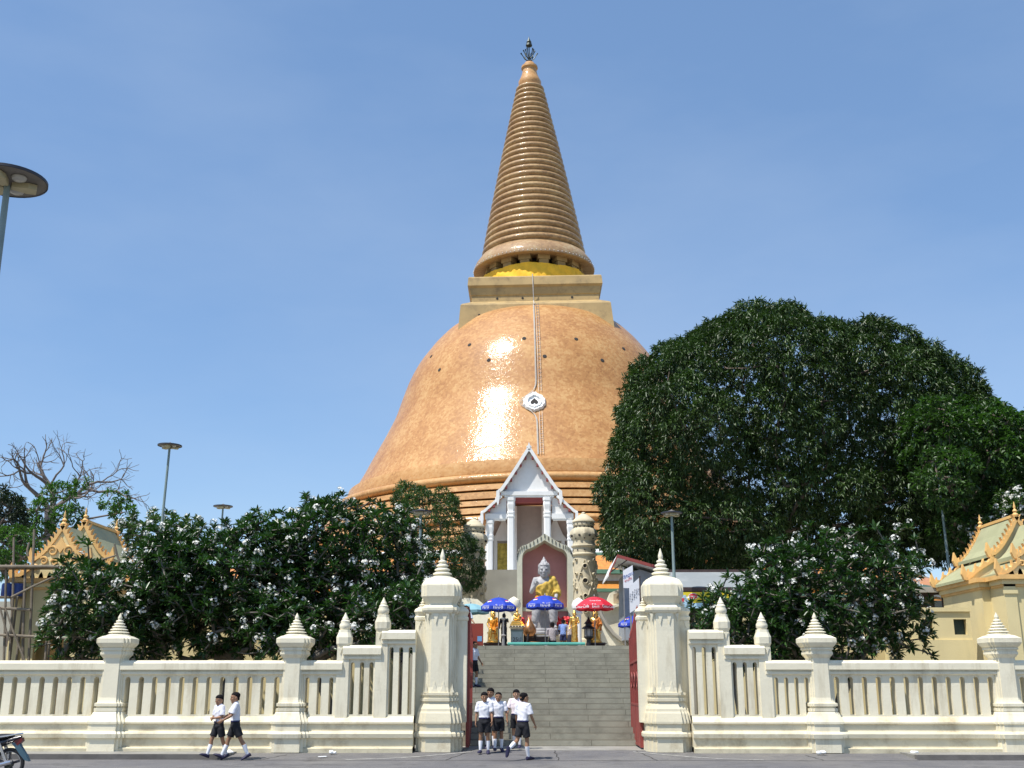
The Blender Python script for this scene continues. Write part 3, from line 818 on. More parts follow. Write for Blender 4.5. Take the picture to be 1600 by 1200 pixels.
# ================================================================== PORCH BEFORE THE STUPA
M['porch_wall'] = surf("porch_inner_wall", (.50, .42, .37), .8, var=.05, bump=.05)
M['roof_red'] = surf("red_brown_underside", (.30, .06, .05), .6, var=.1)
M['roof_tile'] = surf("orange_roof_tiles", (.62, .24, .045), .5, var=.22, vscale=3, bump=.6, bscale=6, coat=.2)
M['roof_green'] = surf("green_roof_tiles", (.05, .11, .06), .45, var=.2, vscale=3, bump=.5, bscale=6)
M['gilt'] = surf("gilt_lattice", (.45, .33, .06), .4, metal=.5, var=.4, vscale=4, bump=.6, bscale=9)
PYF = 80.0
def px3(px, py): return X(px, PYF, py), Z(py, PYF)
pxm = (X(900, PYF) - X(800, PYF)) / 100
pcx = X(827, PYF, 800)
porch = thing("temple_porch", (pcx, PYF, 7.9), "tall white columned temple porch with a steep pointed gable in front of the stupa", "temple porch")
PO = (pcx, PYF, 7.9)
def PX(d): return pcx + d * pxm
def PZ(y): return Z(y, PYF)
def barge(name, pts, y0, y1, th, mat=M['white']):
    """board following pts (dx px, y px) with thickness th px below it"""
    P_ = [(PX(a), PZ(b)) for a, b in pts]
    low = []
    for i, (a, b) in enumerate(P_):
        q = P_[min(i + 1, len(P_) - 1)]; p = P_[max(i - 1, 0)]
        d = Vector((q[0] - p[0], q[1] - p[1])).normalized(); n = Vector((d.y, -d.x))
        if n.y > 0: n = -n
        low.append((a + n.x * th * pxm, b + n.y * th * pxm))
    mb = MB(); mb.prism(P_ + low[::-1], y0, y1, 'y'); return mb.build(name, mat, porch, PO, smooth=0)
up_c = [(0, 697), (-12, 715), (-26, 736), (-38, 753), (-46, 764), (-52, 768.5)]
lo_c = [(-46, 775), (-56, 783), (-66, 792), (-73, 798), (-78, 800.5)]
for s in (1, -1):
    barge("bargeboard", [(s * a, b) for a, b in up_c], PYF - .55, PYF - .2, 5)
    barge("bargeboard", [(s * a, b) for a, b in lo_c], PYF - .5, PYF - .15, 4)
    # upturned ends
    for (a, b) in ((-50, 769), (-76, 802)):
        mb = MB(); x, z = PX(s * a), PZ(b); u = s * pxm
        mb.prism([(x - u * 3, z), (x + u * 2, z + .1), (x + u * 2.4, z - .42), (x + u * 1.2, z - .9), (x - u * .6, z - 1.1), (x - u * 3.4, z - .7)] if b < 780 else
                 [(x - u * 2, z), (x + u * 2, z), (x + u * 2.6, z - .5), (x + u * 1, z - 1.05), (x - u * .8, z - 1.1), (x - u * 2.6, z - .5)], PYF - .6, PYF - .2, 'y')
        mb.build("eave_end", M['white'], porch, PO, smooth=0)
    # roof planes running back
    for c, nm in ((up_c, "roof"), (lo_c, "aisle_roof")):
        P_ = [(PX(s * a), PZ(b) - .06) for a, b in c]
        mb = MB(); mb.prism(P_ + [(a, b - .22) for a, b in P_[::-1]], PYF - .2, PYF + 13, 'y')
        mb.build(nm, M['roof_red'] if nm == "x" else M['roof_tile'], porch, PO, smooth=0)
    # second, set-back roof tier with its own boards
    for c, nm in ((up_c, "bargeboard"), (lo_c, "bargeboard")):
        P_ = [(PX(s * a * 1.07 + s * -1.5), PZ(b - 2)) for a, b in c]
        mb = MB(); mb.prism(P_ + [(a, b - .3) for a, b in P_[::-1]], PYF + 3, PYF + 3.4, 'y'); mb.build(nm, M['white'], porch, PO, smooth=0)
    for i in range(5):
        t = .2 + .17 * i
        a = up_c[0][0] + (up_c[4][0] - up_c[0][0]) * t; b = up_c[0][1] + (up_c[4][1] - up_c[0][1]) * t
        x, z = PX(s * (a + 3.2 * -1 * -1)), PZ(b + 6.5)
        mb = MB(); mb.box(x - .08, x + .08, PYF - .5, PYF, z - .08, z + .12); mb.build("purlin_end", M['roof_red'], porch, PO, smooth=0)
    for i in range(3):
        t = .2 + .28 * i
        a = lo_c[0][0] + (lo_c[3][0] - lo_c[0][0]) * t; b = lo_c[0][1] + (lo_c[3][1] - lo_c[0][1]) * t
        x, z = PX(s * (a + 2.0)), PZ(b + 6)
        mb = MB(); mb.box(x - .08, x + .08, PYF - .48, PYF, z - .08, z + .12); mb.build("purlin_end", M['roof_red'], porch, PO, smooth=0)
mb = MB(); mb.prism([(PX(-2.4), PZ(703.5)), (PX(2.4), PZ(703.5)), (PX(1.4), PZ(697)), (PX(0), PZ(693)), (PX(-1.4), PZ(697))], PYF - .58, PYF - .1, 'y'); mb.build("gable_tip", M['white'], porch, PO, smooth=0)
# red soffit strip + pediments
mb = MB(); mb.prism([(PX(0), PZ(706)), (PX(-45), PZ(770)), (PX(45), PZ(770))], PYF, PYF + .3, 'y'); mb.build("pediment", M['white'], porch, PO, smooth=0)
for s in (-1, 1):
    mb = MB(); mb.prism([(PX(s * 44), PZ(779)), (PX(s * 37), PZ(777)), (PX(s * 37), PZ(803)), (PX(s * 70), PZ(803))], PYF, PYF + .3, 'y'); mb.build("side_pediment", M['white'], porch, PO, smooth=0)
mb = MB(); mb.box(PX(-46), PX(46), PYF - .28, PYF + .4, PZ(774.5), PZ(768.5)); mb.box(PX(-40), PX(40), PYF - .18, PYF + .38, PZ(777.5), PZ(774.5) - .002)
mb.build("main_beam", M['white'], porch, PO, smooth=0)
mb = MB(); mb.box(PX(-23), PX(23), PYF - .02, PYF + .3, PZ(785), PZ(777.6)); mb.build("red_lintel", M['roof_red'], porch, PO, smooth=0)
for s in (-1, 1):
    a, b = sorted((PX(s * 36), PX(s * 71)))
    mb = MB(); mb.box(a, b, PYF - .2, PYF + .35, PZ(811), PZ(803)); mb.box(a + .1, b - .1, PYF - .14, PYF + .3, PZ(813), PZ(811) - .002); mb.build("side_beam", M['white'], porch, PO, smooth=0)
def column(dx, ytop, hw, yb=1000):
    x = PX(dx); w = hw * pxm
    mb = MB(); z1 = PZ(ytop); z0 = 7.9
    mb.lathe([(w * 1.25, z0), (w * 1.25, z0 + .5), (w * 1.02, z0 + .7), (w, z1 - 1.5), (w * 1.14, z1 - 1.46), (w * 1.14, z1 - 1.36), (w, z1 - 1.32), (w * 1.12, z1 - 1.2), (w * 1.12, z1 - 1.1), (w, z1 - 1.04), (w * 1.0, z1 - .9), (w * 1.2, z1 - .55), (w * 1.12, z1 - .32), (w * 1.28, z1 - .22), (w * 1.28, z1)], unit=CH, c=(x, PYF, 0))
    mb.build("column", M['white'], porch, PO, smooth=0)
for d in (-29.5, 29): column(d, 777.6, 5.6)
for d in (-63, 66): column(d, 813.2, 4.9)
# inner columns, back wall, ceiling, door
for d in (-27, 27):
    mb = MB(); mb.box(PX(d) - .28, PX(d) + .28, PYF + 3.2, PYF + 3.8, 7.9, PZ(780)); mb.build("inner_column", M['white'], porch, PO, smooth=0)
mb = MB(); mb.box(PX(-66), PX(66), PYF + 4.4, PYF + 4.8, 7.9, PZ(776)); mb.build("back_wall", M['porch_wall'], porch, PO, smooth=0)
mb = MB(); mb.box(PX(-40), PX(40), PYF + .4, PYF + 4.4, PZ(774), PZ(773)); mb.build("ceiling", M['roof_red'], porch, PO, smooth=0)
for s in (-1, 1):
    xa = PX(s * 66); mb = MB(); mb.box(min(xa, xa + s * .3), max(xa, xa + s * .3), PYF + 2.2, PYF + 5, 7.9, PZ(812)); mb.build("side_wall", M['white'], porch, PO, smooth=0)
    dx = PX(s * 43.5)
    d = MB(); d.box(dx - .48, dx + .48, PYF + 4.26, PYF + 4.4, 7.9, 12.2); dr = d.build("door", M['gilt'], porch, PO, smooth=0)
    d = MB()
    for e in (-1, 1): d.box(dx + e * .62 - .13, dx + e * .62 + .13, PYF + 4.16, PYF + 4.4, 7.9, 12.4)
    d.prism([(dx - 1.0, 12.4), (dx + 1.0, 12.4), (dx + .6, 12.9), (dx, 14.3), (dx - .6, 12.9)], PYF + 4.14, PYF + 4.4, 'y')
    d.build("door_frame", M['white'], porch, PO, smooth=0)
mb = MB(); mb.box(PX(-74), PX(76), PYF - 2.0, PYF + 6, 7.88, 8.1); mb.box(PX(-80), PX(82), PYF - 3, PYF + 6, 7.6, 7.879)
mb.build("porch_base", M['white'], porch, PO, smooth=0)

# ================================================================== ROUND CLOISTER UNDER THE STUPA
cl = thing("round_cloister", (CX, DC, 0), "round cloister with tiered orange and green tiled roofs ringing the stupa", "cloister")
def cz(y, r): return at(960, y, DC - r).z
def ringband(name, prof, mat):
    mb = MB(); mb.lathe(prof, 160, cap0=False, cap1=False); mb.build(name, mat, cl, smooth=30)
ringband("cornice", [(60, cz(857, 60)), (60.5, cz(859, 60.5)), (60.8, cz(859, 60.5) - .5), (60.6, cz(862, 60.6))], M['white'])
ringband("green_border", [(60.5, cz(861.6, 60.5)), (61.6, cz(867.5, 61.6))], M['roof_green'])
ringband("upper_roof", [(61.6, cz(867.4, 61.6)), (65.0, cz(889, 65))], M['roof_tile'])
ringband("green_eave", [(65, cz(889, 65)), (65.9, cz(895.5, 65.9)), (65.5, cz(897, 65.5)), (64, cz(897, 64))], M['roof_green'])
ringband("clerestory_wall", [(64.2, cz(896, 64.2)), (64.2, cz(909, 64.2))], M['white'])
ringband("lower_roof", [(64.4, cz(907, 64.4)), (67.0, cz(919, 67))], M['roof_tile'])
ringband("lower_green_eave", [(67, cz(919, 67)), (68, cz(924, 68)), (67.5, cz(925, 67.5)), (66, cz(925, 66))], M['roof_green'])
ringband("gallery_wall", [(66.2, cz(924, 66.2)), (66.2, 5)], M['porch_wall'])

# ================================================================== LATTICE TOWERS
M['tower'] = surf("weathered_cream_stucco", (.58, .51, .36), .8, var=.14, vscale=2, stain=(.22, .19, .13), stain_amt=.75, stain_scale=1.0, streak=True, bump=.3, bscale=8)
TYd = 60.0
def tower(px, ybase, dy, label):
    s_ = (X(900, TYd) - X(800, TYd)) / 100
    cx = X(px, TYd, 880); zz = lambda y: Z(y + dy, TYd)
    t = thing("lattice_tower", (cx, TYd, 3), label, "tower", "pierced stucco towers flanking the shrine"); org = (cx, TYd, 3); c = (cx, TYd, 0)
    W = lambda p: [(h * s_, zz(y)) for y, h in p]
    mb = MB(); mb.lathe(W([(1040, 20), (1000, 20), (998, 18.6), (869, 18.2)]), 32, c); mb.build("shaft", M['tower'], t, org)
    mb = MB(); mb.lathe(W([(870, 18.2), (868, 21), (866.5, 21), (865, 18.3), (857, 18.3), (855, 20.8), (853.6, 21), (852.5, 18.5), (848, 17.5), (846, 17.5)]), 32, c); mb.build("cornice", M['tower'], t, org)
    # bulging pierced bracket ring
    no = 32; rr_ = []
    for y, h, amp in ((846.5, 17, 0), (842, 19.5, .6), (836, 21.5, 1.6), (831, 20.5, 1.4), (827.5, 18.5, .4), (826, 16.5, 0)):
        rr_.append([(cx + (h + amp * math.cos(4 * 2 * PI * i / 16)) * s_ * math.cos(2 * PI * i / no), TYd + (h + amp * math.cos(4 * 2 * PI * i / 16)) * s_ * math.sin(2 * PI * i / no), zz(y)) for i in range(no)])
    mb = MB(); mb.loft(rr_); mb.build("bracket_ring", M['tower'], t, org, smooth=25)
    mb = MB(); mb.lathe(W([(826.5, 15.5), (822.5, 15.5), (822, 17), (817, 17), (816.3, 18.3), (814.8, 18), (812, 15.5), (807.5, 10), (804.5, 6), (803.5, 3.6), (802, 3.6), (800.5, 1.4)]), 32, c); mb.build("dome", M['tower'], t, org)
    def holes(y, n, r, rad, ph=0, rim=1.35, sq=False):
        for i in range(n):
            a = 2 * PI * (i + ph) / n - PI / 2
            T_ = Matrix.Translation((cx, TYd, 0)) @ Matrix.Rotation(a, 4, 'Z') @ Matrix.Translation((r * s_, 0, zz(y))) @ Matrix.Rotation(PI / 2, 4, 'Y')
            if rim:
                mb = MB(); mb.T = T_; mb.lathe([(rad * s_ * rim, -.05), (rad * s_ * rim, .07), (rad * s_ * 1.1, .1), (rad * s_ * .95, .03)], 14, cap0=False, cap1=False); mb.build("opening_rim", M['tower'], t, org)
            mb = MB(); mb.T = T_; mb.lathe([(rad * s_, -.06), (rad * s_, .035)], 4 if sq else 12); mb.build("opening", M['dark'], t, org, smooth=0)
    holes(861, 10, 18.3, 1.1, 0, 0)
    holes(824.5, 14, 15.5, 1.1, 0, 0, True); holes(819.5, 14, 17.0, .9, .5, 0, True)
    holes(838.5, 8, 21.8, 2.0, .5, 0, True); holes(833.5, 8, 20.6, 1.6, 0, 0, True); holes(843, 8, 19.0, 1.5, 0, 0, True)
    for k, (y, rad) in enumerate(((886, 3.0), (909, 3.6), (932, 2.7), (955, 3.0))):
        holes(y, 4, 18.4, rad, 0, 1.5)
    for y in (876, 898, 922, 945): holes(y, 8, 18.4, 1.4, .5, 1.6) if False else holes(y, 4, 18.4, 1.5, .5, 1.6)
    for y in (880, 915): holes(y, 4, 18.4, 1.2, .22, 1.7); holes(y + 18, 4, 18.4, 1.2, -.22, 1.7)
    # raised lozenge stucco bands
    for i in range(4):
        for sgn in (-1, 1):
            for (ya, yb) in ((877, 907), (940, 911)):
                pts = []
                for k in range(9):
                    u = k / 8; a = 2 * PI * (i + sgn * (.42 - .36 * abs(math.sin(PI * u * .5)))) / 4 - PI / 2
                    y = ya + (yb - ya) * u
                    a = 2 * PI * (i + sgn * (.05 + .36 * u)) / 4 - PI / 2
                    pts.append((cx + 18.7 * s_ * math.cos(a), TYd + 18.7 * s_ * math.sin(a), zz(y)))
                mb = MB(); mb.tube(pts, .055, 5); mb.build("stucco_band", M['tower'], t, org)
    return t
tower(913, 1040, 0, "pierced stucco tower right of the arched niche, with round openings and a domed top")
tower(740, 1040, 8, "pierced stucco tower left of the porch, half hidden by the small tree")

# ================================================================== ARCHED NICHE
NY = 53.0
ns = (X(900, NY) - X(800, NY)) / 100
ncx = X(851, NY, 900)
M['niche_frame'] = surf("grey_green_stucco", (.60, .58, .44), .75, var=.08, stain=(.25, .24, .18), stain_amt=.6, stain_scale=1.5, bump=.15)
M['pink'] = surf("pink_wall", (.56, .25, .235), .8, var=.05, bump=.05)
niche = thing("arched_niche", (ncx, NY, TZ), "tall arched niche with a pink back wall behind the seated statue", "niche"); NO = (ncx, NY, TZ)
NX = lambda d: ncx + d * ns
NZ = lambda y: Z(y, NY)
def archpts(w, ytop, ysh, ych):
    """outline from left foot to right foot"""
    pts = [(-w, 1012), (-w, ysh)]
    for k in range(1, 7):
        t = k / 6; pts.append((-w + (w * .42) * (1 - math.cos(t * PI / 2)) * .8, ysh - (ysh - ych) * math.sin(t * PI / 2)))
    x1, y1 = pts[-1]
    for k in range(1, 6):
        t = k / 5; pts.append((x1 + (0 - x1) * t, y1 + (ytop - y1) * (t * .85 + .15 * t * t)))
    return pts + [(-a, b) for a, b in pts[-2::-1]]
out_ = archpts(43.5, 838, 872, 855); in_ = archpts(35.5, 848, 876, 861)
rings_ = []
for off, P_ in ((-1.0, out_), (-1.0, in_), (-.72, [(a * .985, b + .4) for a, b in in_]), (.1, [(a * .985, b + .4) for a, b in in_]), (.6, out_)):
    rings_.append([(NX(a), NY + off, NZ(b)) for a, b in P_])
rings_ = [[(NX(a), NY + .3, NZ(b)) for a, b in out_]] + rings_[:4]
mb = MB(); mb.loft(rings_, False, False, closed=False); mb.build("arch_frame", M['niche_frame'], niche, NO, smooth=20)
mb = MB(); mb.prism([(NX(a), NZ(b)) for a, b in out_], NY + .1, NY + .3, 'y'); mb.build("back_wall", M['pink'], niche, NO, smooth=0)
# crocket-like blocks along the arch
for i in range(1, len(out_) - 2):
    a, b = out_[i]
    if b < 876:
        mb = MB(); mb.bar((NX(a), NY - 1.02, NZ(b) - .02), (NX(a), NY - 1.02, NZ(b) - .2), .03); mb.build("arch_joint", M['dark'], niche, NO, smooth=0)
mb = MB(); mb.box(NX(-35), NX(35), NY - .8, NY + .1, TZ, NZ(957)); mb.build("plinth", M['pink'], niche, NO, smooth=0)
mb = MB(); mb.box(NX(-35), NX(35), NY - .86, NY + .1, NZ(957) + .002, NZ(951)); mb.build("ledge", M['niche_frame'], niche, NO, smooth=0)

# ================================================================== SLOPING WHITE RAMPARTS OF THE UPPER STAIRS
M['ramp'] = surf("cream_rampart", (.84, .79, .62), .65, var=.05, stain=(.45, .38, .25), stain_amt=.6, stain_scale=.8, bump=.15)
M['coping'] = surf("grey_coping", (.40, .37, .31), .75, var=.1)
def rampart(label, pts, y0, y1, group=None):
    c = at(*pts[0], y0)
    t = thing("rampart_wall", (c.x, y0, TZ), label, "wall"); org = (c.x, y0, TZ)
    mb = MB(); mb.prism([(X(a, y0, b), Z(b, y0)) for a, b in pts], y0, y1, 'y'); mb.build("wall_body", M['ramp'], t, org, smooth=0)
    return t, org
RY = 57.0
t, org = rampart("cream rampart wall with a curved grey coping sweeping down right of the right-hand gilt statue", [(936, 1030), (936, 950), (942, 968), (952, 985), (966, 998), (984, 1012), (984, 1030)], RY - 3.5, RY - 3.1)
mb = MB(); mb.tube([(X(a, RY - 3.6, b), RY - 3.6, Z(b, RY - 3.6)) for a, b in ((935, 946), (939, 960), (947, 976), (958, 990), (972, 1001), (990, 1014))], .11, 6); mb.build("coping", M['coping'], t, org)
t, org = rampart("cream upper parapet with a square opening right of the red umbrella", [(936, 1025), (938, 952), (950, 946), (1012, 930), (1012, 1025)], RY, RY + 1)
mb = MB(); mb.prism([(X(a, RY, b), Z(b, RY)) for a, b in ((950, 941), (950, 935), (954, 926), (966, 920.5), (1012, 917), (1012, 930.5), (952, 946.5))], RY + .2, RY + .9, 'y'); mb.build("parapet", M['ramp'], t, org, smooth=0)
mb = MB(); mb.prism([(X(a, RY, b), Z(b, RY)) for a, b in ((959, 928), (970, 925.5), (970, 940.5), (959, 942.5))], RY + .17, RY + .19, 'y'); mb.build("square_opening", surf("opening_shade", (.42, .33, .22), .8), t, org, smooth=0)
mb = MB(); mb.bar((X(940, RY, 953), RY - .12, Z(953, RY)), (X(1012, RY, 934), RY - .12, Z(934, RY)), .25, .12); mb.build("moulding", M['ramp'], t, org, smooth=0)
t, org = rampart("cream rampart stub in the shade behind the left gate pillar", [(716, 1012), (716, 940), (726, 934), (746, 936), (758, 946), (758, 1012)], RY, RY + 1)
# low cream walls at the left of the shrine
t, org = rampart("pale low wall behind the left blue umbrella between the pierced tower and niche", [(752, 1020), (752, 952), (812, 952), (812, 1020)], RY - 1, RY - .6)

# ================================================================== PEOPLE
def remeshed(mb, name, mat, parent, vox=.008, sm=4, disp=None):
    o = mb.build(name, mat, parent, smooth=0)
    m = o.modifiers.new("r", 'REMESH'); m.mode = 'VOXEL'; m.voxel_size = vox; m.adaptivity = 0
    if sm:
        s = o.modifiers.new("s", 'SMOOTH'); s.iterations = sm; s.factor = .5
    dg = bpy.context.evaluated_depsgraph_get()
    ev = o.evaluated_get(dg); tm = ev.to_mesh()
    nv = len(tm.vertices); co_ = np.empty(nv * 3, "f"); tm.vertices.foreach_get("co", co_)
    fs_ = [tuple(p.vertices) for p in tm.polygons]; ev.to_mesh_clear()
    me = bpy.data.meshes.new(name); me.from_pydata(co_.reshape(-1, 3).tolist(), [], fs_); me.materials.append(mat)
    o.modifiers.clear(); old = o.data; o.data = me; me.name = name
    old.name = "spare"
    if disp:
        n = len(me.vertices); co = np.empty(n * 3, 'f'); me.vertices.foreach_get('co', co); co = co.reshape(-1, 3)
        nr = np.empty(n * 3, 'f'); me.vertices.foreach_get('normal', nr); nr = nr.reshape(-1, 3)
        a, f = disp
        w = np.sin(co[:, 0] * f * 1.0 + 3 * np.sin(co[:, 2] * f * .35) + co[:, 1] * f * .6) * np.sin(co[:, 2] * f * .5 + co[:, 0] * f * .4 + 1.3)
        co += nr * (w * a)[:, None]; me.vertices.foreach_set('co', co.ravel())
    me.polygons.foreach_set("use_smooth", [True] * len(me.polygons)); me.update()
    return o
def etube(mb, pts, rads, n=14):
    """tapering limb with rounded ends; radii interpolated along pts"""
    P_ = [Vector(p) for p in pts]
    a = (P_[0] - P_[1]).normalized() * rads[0] * .7; b = (P_[-1] - P_[-2]).normalized() * rads[-1] * .7
    mb.tube([P_[0] + a] + P_ + [P_[-1] + b], [rads[0] * .5] + list(rads) + [rads[-1] * .5], n)
def ering(c, rx, ry, n=20, rot=None, sq=2.3):
    out = []
    for i in range(n):
        a = 2 * PI * i / n; ca, sa = math.cos(a), math.sin(a)
        x = math.copysign(abs(ca) ** (2 / sq), ca) * rx; y = math.copysign(abs(sa) ** (2 / sq), sa) * ry
        v = Vector((x, y, 0))
        if rot is not None: v = rot @ v
        out.append(tuple(Vector(c) + v))
    return out
M['skin'] = surf("brown_skin", (.30, .155, .085), .5, var=.06, bump=.03)
M['skin_light'] = surf("light_brown_skin", (.42, .24, .15), .5, var=.06, bump=.03)
M['hair'] = surf("black_hair", (.008, .007, .008), .85, var=.2, bump=.5, bscale=60, spec=.15)
M['shirt'] = surf("white_school_shirt", (.70, .70, .75), .8, var=.04, bump=.15, bscale=18)
M['shorts'] = surf("black_school_shorts", (.009, .009, .013), .85, var=.2, bump=.15, bscale=20)
M['belt'] = surf("navy_belt", (.02, .02, .09), .6)
M['sock'] = surf("white_sock", (.78, .78, .82), .85, bump=.2, bscale=60)
M['shoe'] = surf("navy_canvas_shoe", (.016, .014, .05), .6)
M['eye'] = surf("dark_eye", (.01, .008, .008), .3)
M['lip'] = surf("lips", (.24, .09, .07), .5)
def body_frame(H, P):
    """joint positions for pose P (angles in degrees), facing -Y, feet on z = 0"""
    g = lambda k, d=0: P.get(k, d)
    J = {}
    hipz = .50 * H
    tl = .245 * H; sl = .235 * H
    for s, n in ((1, 'L'), (-1, 'R')):
        h = Vector((s * .052 * H, 0, 0))
        a = R(g('thigh' + n)); ab = R(g('thigh_out' + n, 2))
        kn = h + Vector((s * math.sin(ab) * tl, -math.sin(a) * tl, -math.cos(a) * math.cos(ab) * tl))
        b = a - R(g('knee' + n))
        an = kn + Vector((s * math.sin(ab) * sl * .4, -math.sin(b) * sl, -math.cos(b) * sl))
        fa = b + R(g('foot' + n, 0)) - 0
        fd = Vector((s * .12, -math.cos(fa), -math.sin(-fa))).normalized()
        up = Vector((0, math.sin(fa) * -1, math.cos(fa)))
        fd = Vector((s * .12, -math.cos(fa), math.sin(fa))).normalized()
        J['hip' + n] = h; J['knee' + n] = kn; J['ank' + n] = an; J['fd' + n] = fd
        J['fu' + n] = Vector((0, math.sin(fa), math.cos(fa)))
        J['heel' + n] = an - J['fu' + n] * .038 * H - fd * .025 * H; J['toe' + n] = an - J['fu' + n] * .042 * H + fd * .115 * H
    lean = R(g('lean', 0)); side = R(g('side', 0))
    rot = Matrix.Rotation(lean, 3, 'X') @ Matrix.Rotation(side, 3, 'Y') @ Matrix.Rotation(R(g('twist', 0)), 3, 'Z')
    J['rot'] = rot
    for n, z, y in (('pelvis', .02, 0), ('waist', .10, 0), ('chest', .21, -.004), ('shl', .305, 0), ('neck', .335, .004), ('head', .415, -.012)):
        J[n] = rot @ Vector((0, y * H, z * H))
    for s, n in ((1, 'L'), (-1, 'R')):
        sh = rot @ Vector((s * .108 * H, 0, .302 * H))
        f = R(g('arm' + n, 5)); ab = R(g('arm_out' + n, 10)); e = R(g('elbow' + n, 15)); inn = R(g('in' + n, 0))
        d = rot @ Vector((s * math.sin(ab), -math.sin(f) * math.cos(ab), -math.cos(f) * math.cos(ab)))
        el = sh + d * .165 * H
        f2 = f + e
        d2 = rot @ Vector((s * math.sin(ab) * .5 - s * math.sin(inn), -math.sin(f2) * math.cos(inn), -math.cos(f2) * math.cos(inn))).normalized()
        wr = el + d2 * .145 * H
        J['sh' + n] = sh; J['el' + n] = el; J['wr' + n] = wr; J['hd' + n] = d2
    low = min(min(J['heel' + n].z, J['toe' + n].z) for n in 'LR')
    off = Vector((0, 0, -low + g('lift', 0)))
    if 'seat' in P: off = Vector((0, 0, P['seat']))
    for k, v in list(J.items()):
        if isinstance(v, Vector) and not k.startswith(('fd', 'fu', 'hd')): J[k] = v + off
    return J
def hand(mb, w, d, up, H, s, curl=25, held=False):
    """palm, four unequal bent fingers and a thumb off the side"""
    d = d.normalized(); side_ = d.cross(up).normalized(); nrm = side_.cross(d).normalized()
    L_ = .105 * H; pw = .024 * H
    pc = w + d * L_ * .25
    # palm as a rounded slab
    rr = []
    for t, k in ((0, .55), (.12, .8), (.3, 1), (.48, .95), (.52, .6)):
        c = w + d * L_ * t
        rr.append([tuple(c + side_ * pw * k * math.cos(a) + nrm * pw * .42 * math.sin(a)) for a in [2 * PI * i / 12 for i in range(12)]])
    mb.loft(rr)
    for i, (o, ln) in enumerate(((-.75, .40), (-.25, .48), (.25, .45), (.75, .35))):
        b = w + d * L_ * .46 + side_ * pw * o
        c0 = R(curl * .4 + i * 4); c1 = R(curl + 12 + i * 6); c2 = R(curl * 1.8 + 18 + i * 6)
        q = [b]
        for c, f in ((c0, .42), (c1, .34), (c2, .24)):
            q.append(q[-1] + (d * math.cos(c) + nrm * math.sin(c)) * L_ * ln * f * 1.05)
        etube(mb, q, [.0062 * H, .0058 * H, .0052 * H, .0044 * H], 8)
    tb = w + d * L_ * .14 + side_ * (-pw * .85)
    t1 = tb + (d * .62 - side_ * .62 + nrm * .35).normalized() * L_ * .22
    t2 = t1 + (d * .88 - side_ * .15 + nrm * .45).normalized() * L_ * .20
    etube(mb, [tb, t1, t2], [.0075 * H, .0066 * H, .0052 * H], 8)
def head_shape(mb, c, H, Rm, k=1.0):
    """skull, jaw, nose, ears, neck joint; Rm turns the head; face towards -Y"""
    r = .068 * H * k
    T_ = Matrix.Translation(c) @ Rm.to_4x4()
    mb.T = T_
    prof = [(-1.18, .16, .30, -.46), (-1.1, .36, .44, -.34), (-.9, .52, .62, -.22), (-.6, .66, .78, -.08), (-.25, .745, .88, 0), (.1, .79, .95, .03), (.45, .78, .96, .06), (.75, .66, .82, .07), (.97, .42, .54, .06), (1.06, .15, .2, .05)]
    mb.loft([ering((0, o * r, z * r), a * r, b * r, 20, sq=2.15) for z, a, b, o in prof])
    mb.loft([ering((0, y * r, z * r), a * r, b * r, 8) for z, a, b, y in ((.02, .09, .12, -.86), (-.2, .13, .2, -.93), (-.38, .19, .2, -.95), (-.46, .12, .12, -.9))])  # nose
    for s in (-1, 1):
        mb.ell((s * .32 * r, -.83 * r, .10 * r), (.25 * r, .14 * r, .09 * r), 10, 6)      # brow
        mb.ell((s * .42 * r, -.70 * r, -.32 * r), (.22 * r, .18 * r, .2 * r), 10, 6)      # cheek
        mb.ell((s * .82 * r, .05 * r, -.14 * r), (.07 * r, .17 * r, .26 * r), 10, 6)      # ear
    mb.ell((0, -.82 * r, -.64 * r), (.24 * r, .14 * r, .12 * r), 10, 6)
    mb.ell((0, -.66 * r, -1.0 * r), (.24 * r, .2 * r, .15 * r), 10, 6)
    mb.T = None
    return T_, r
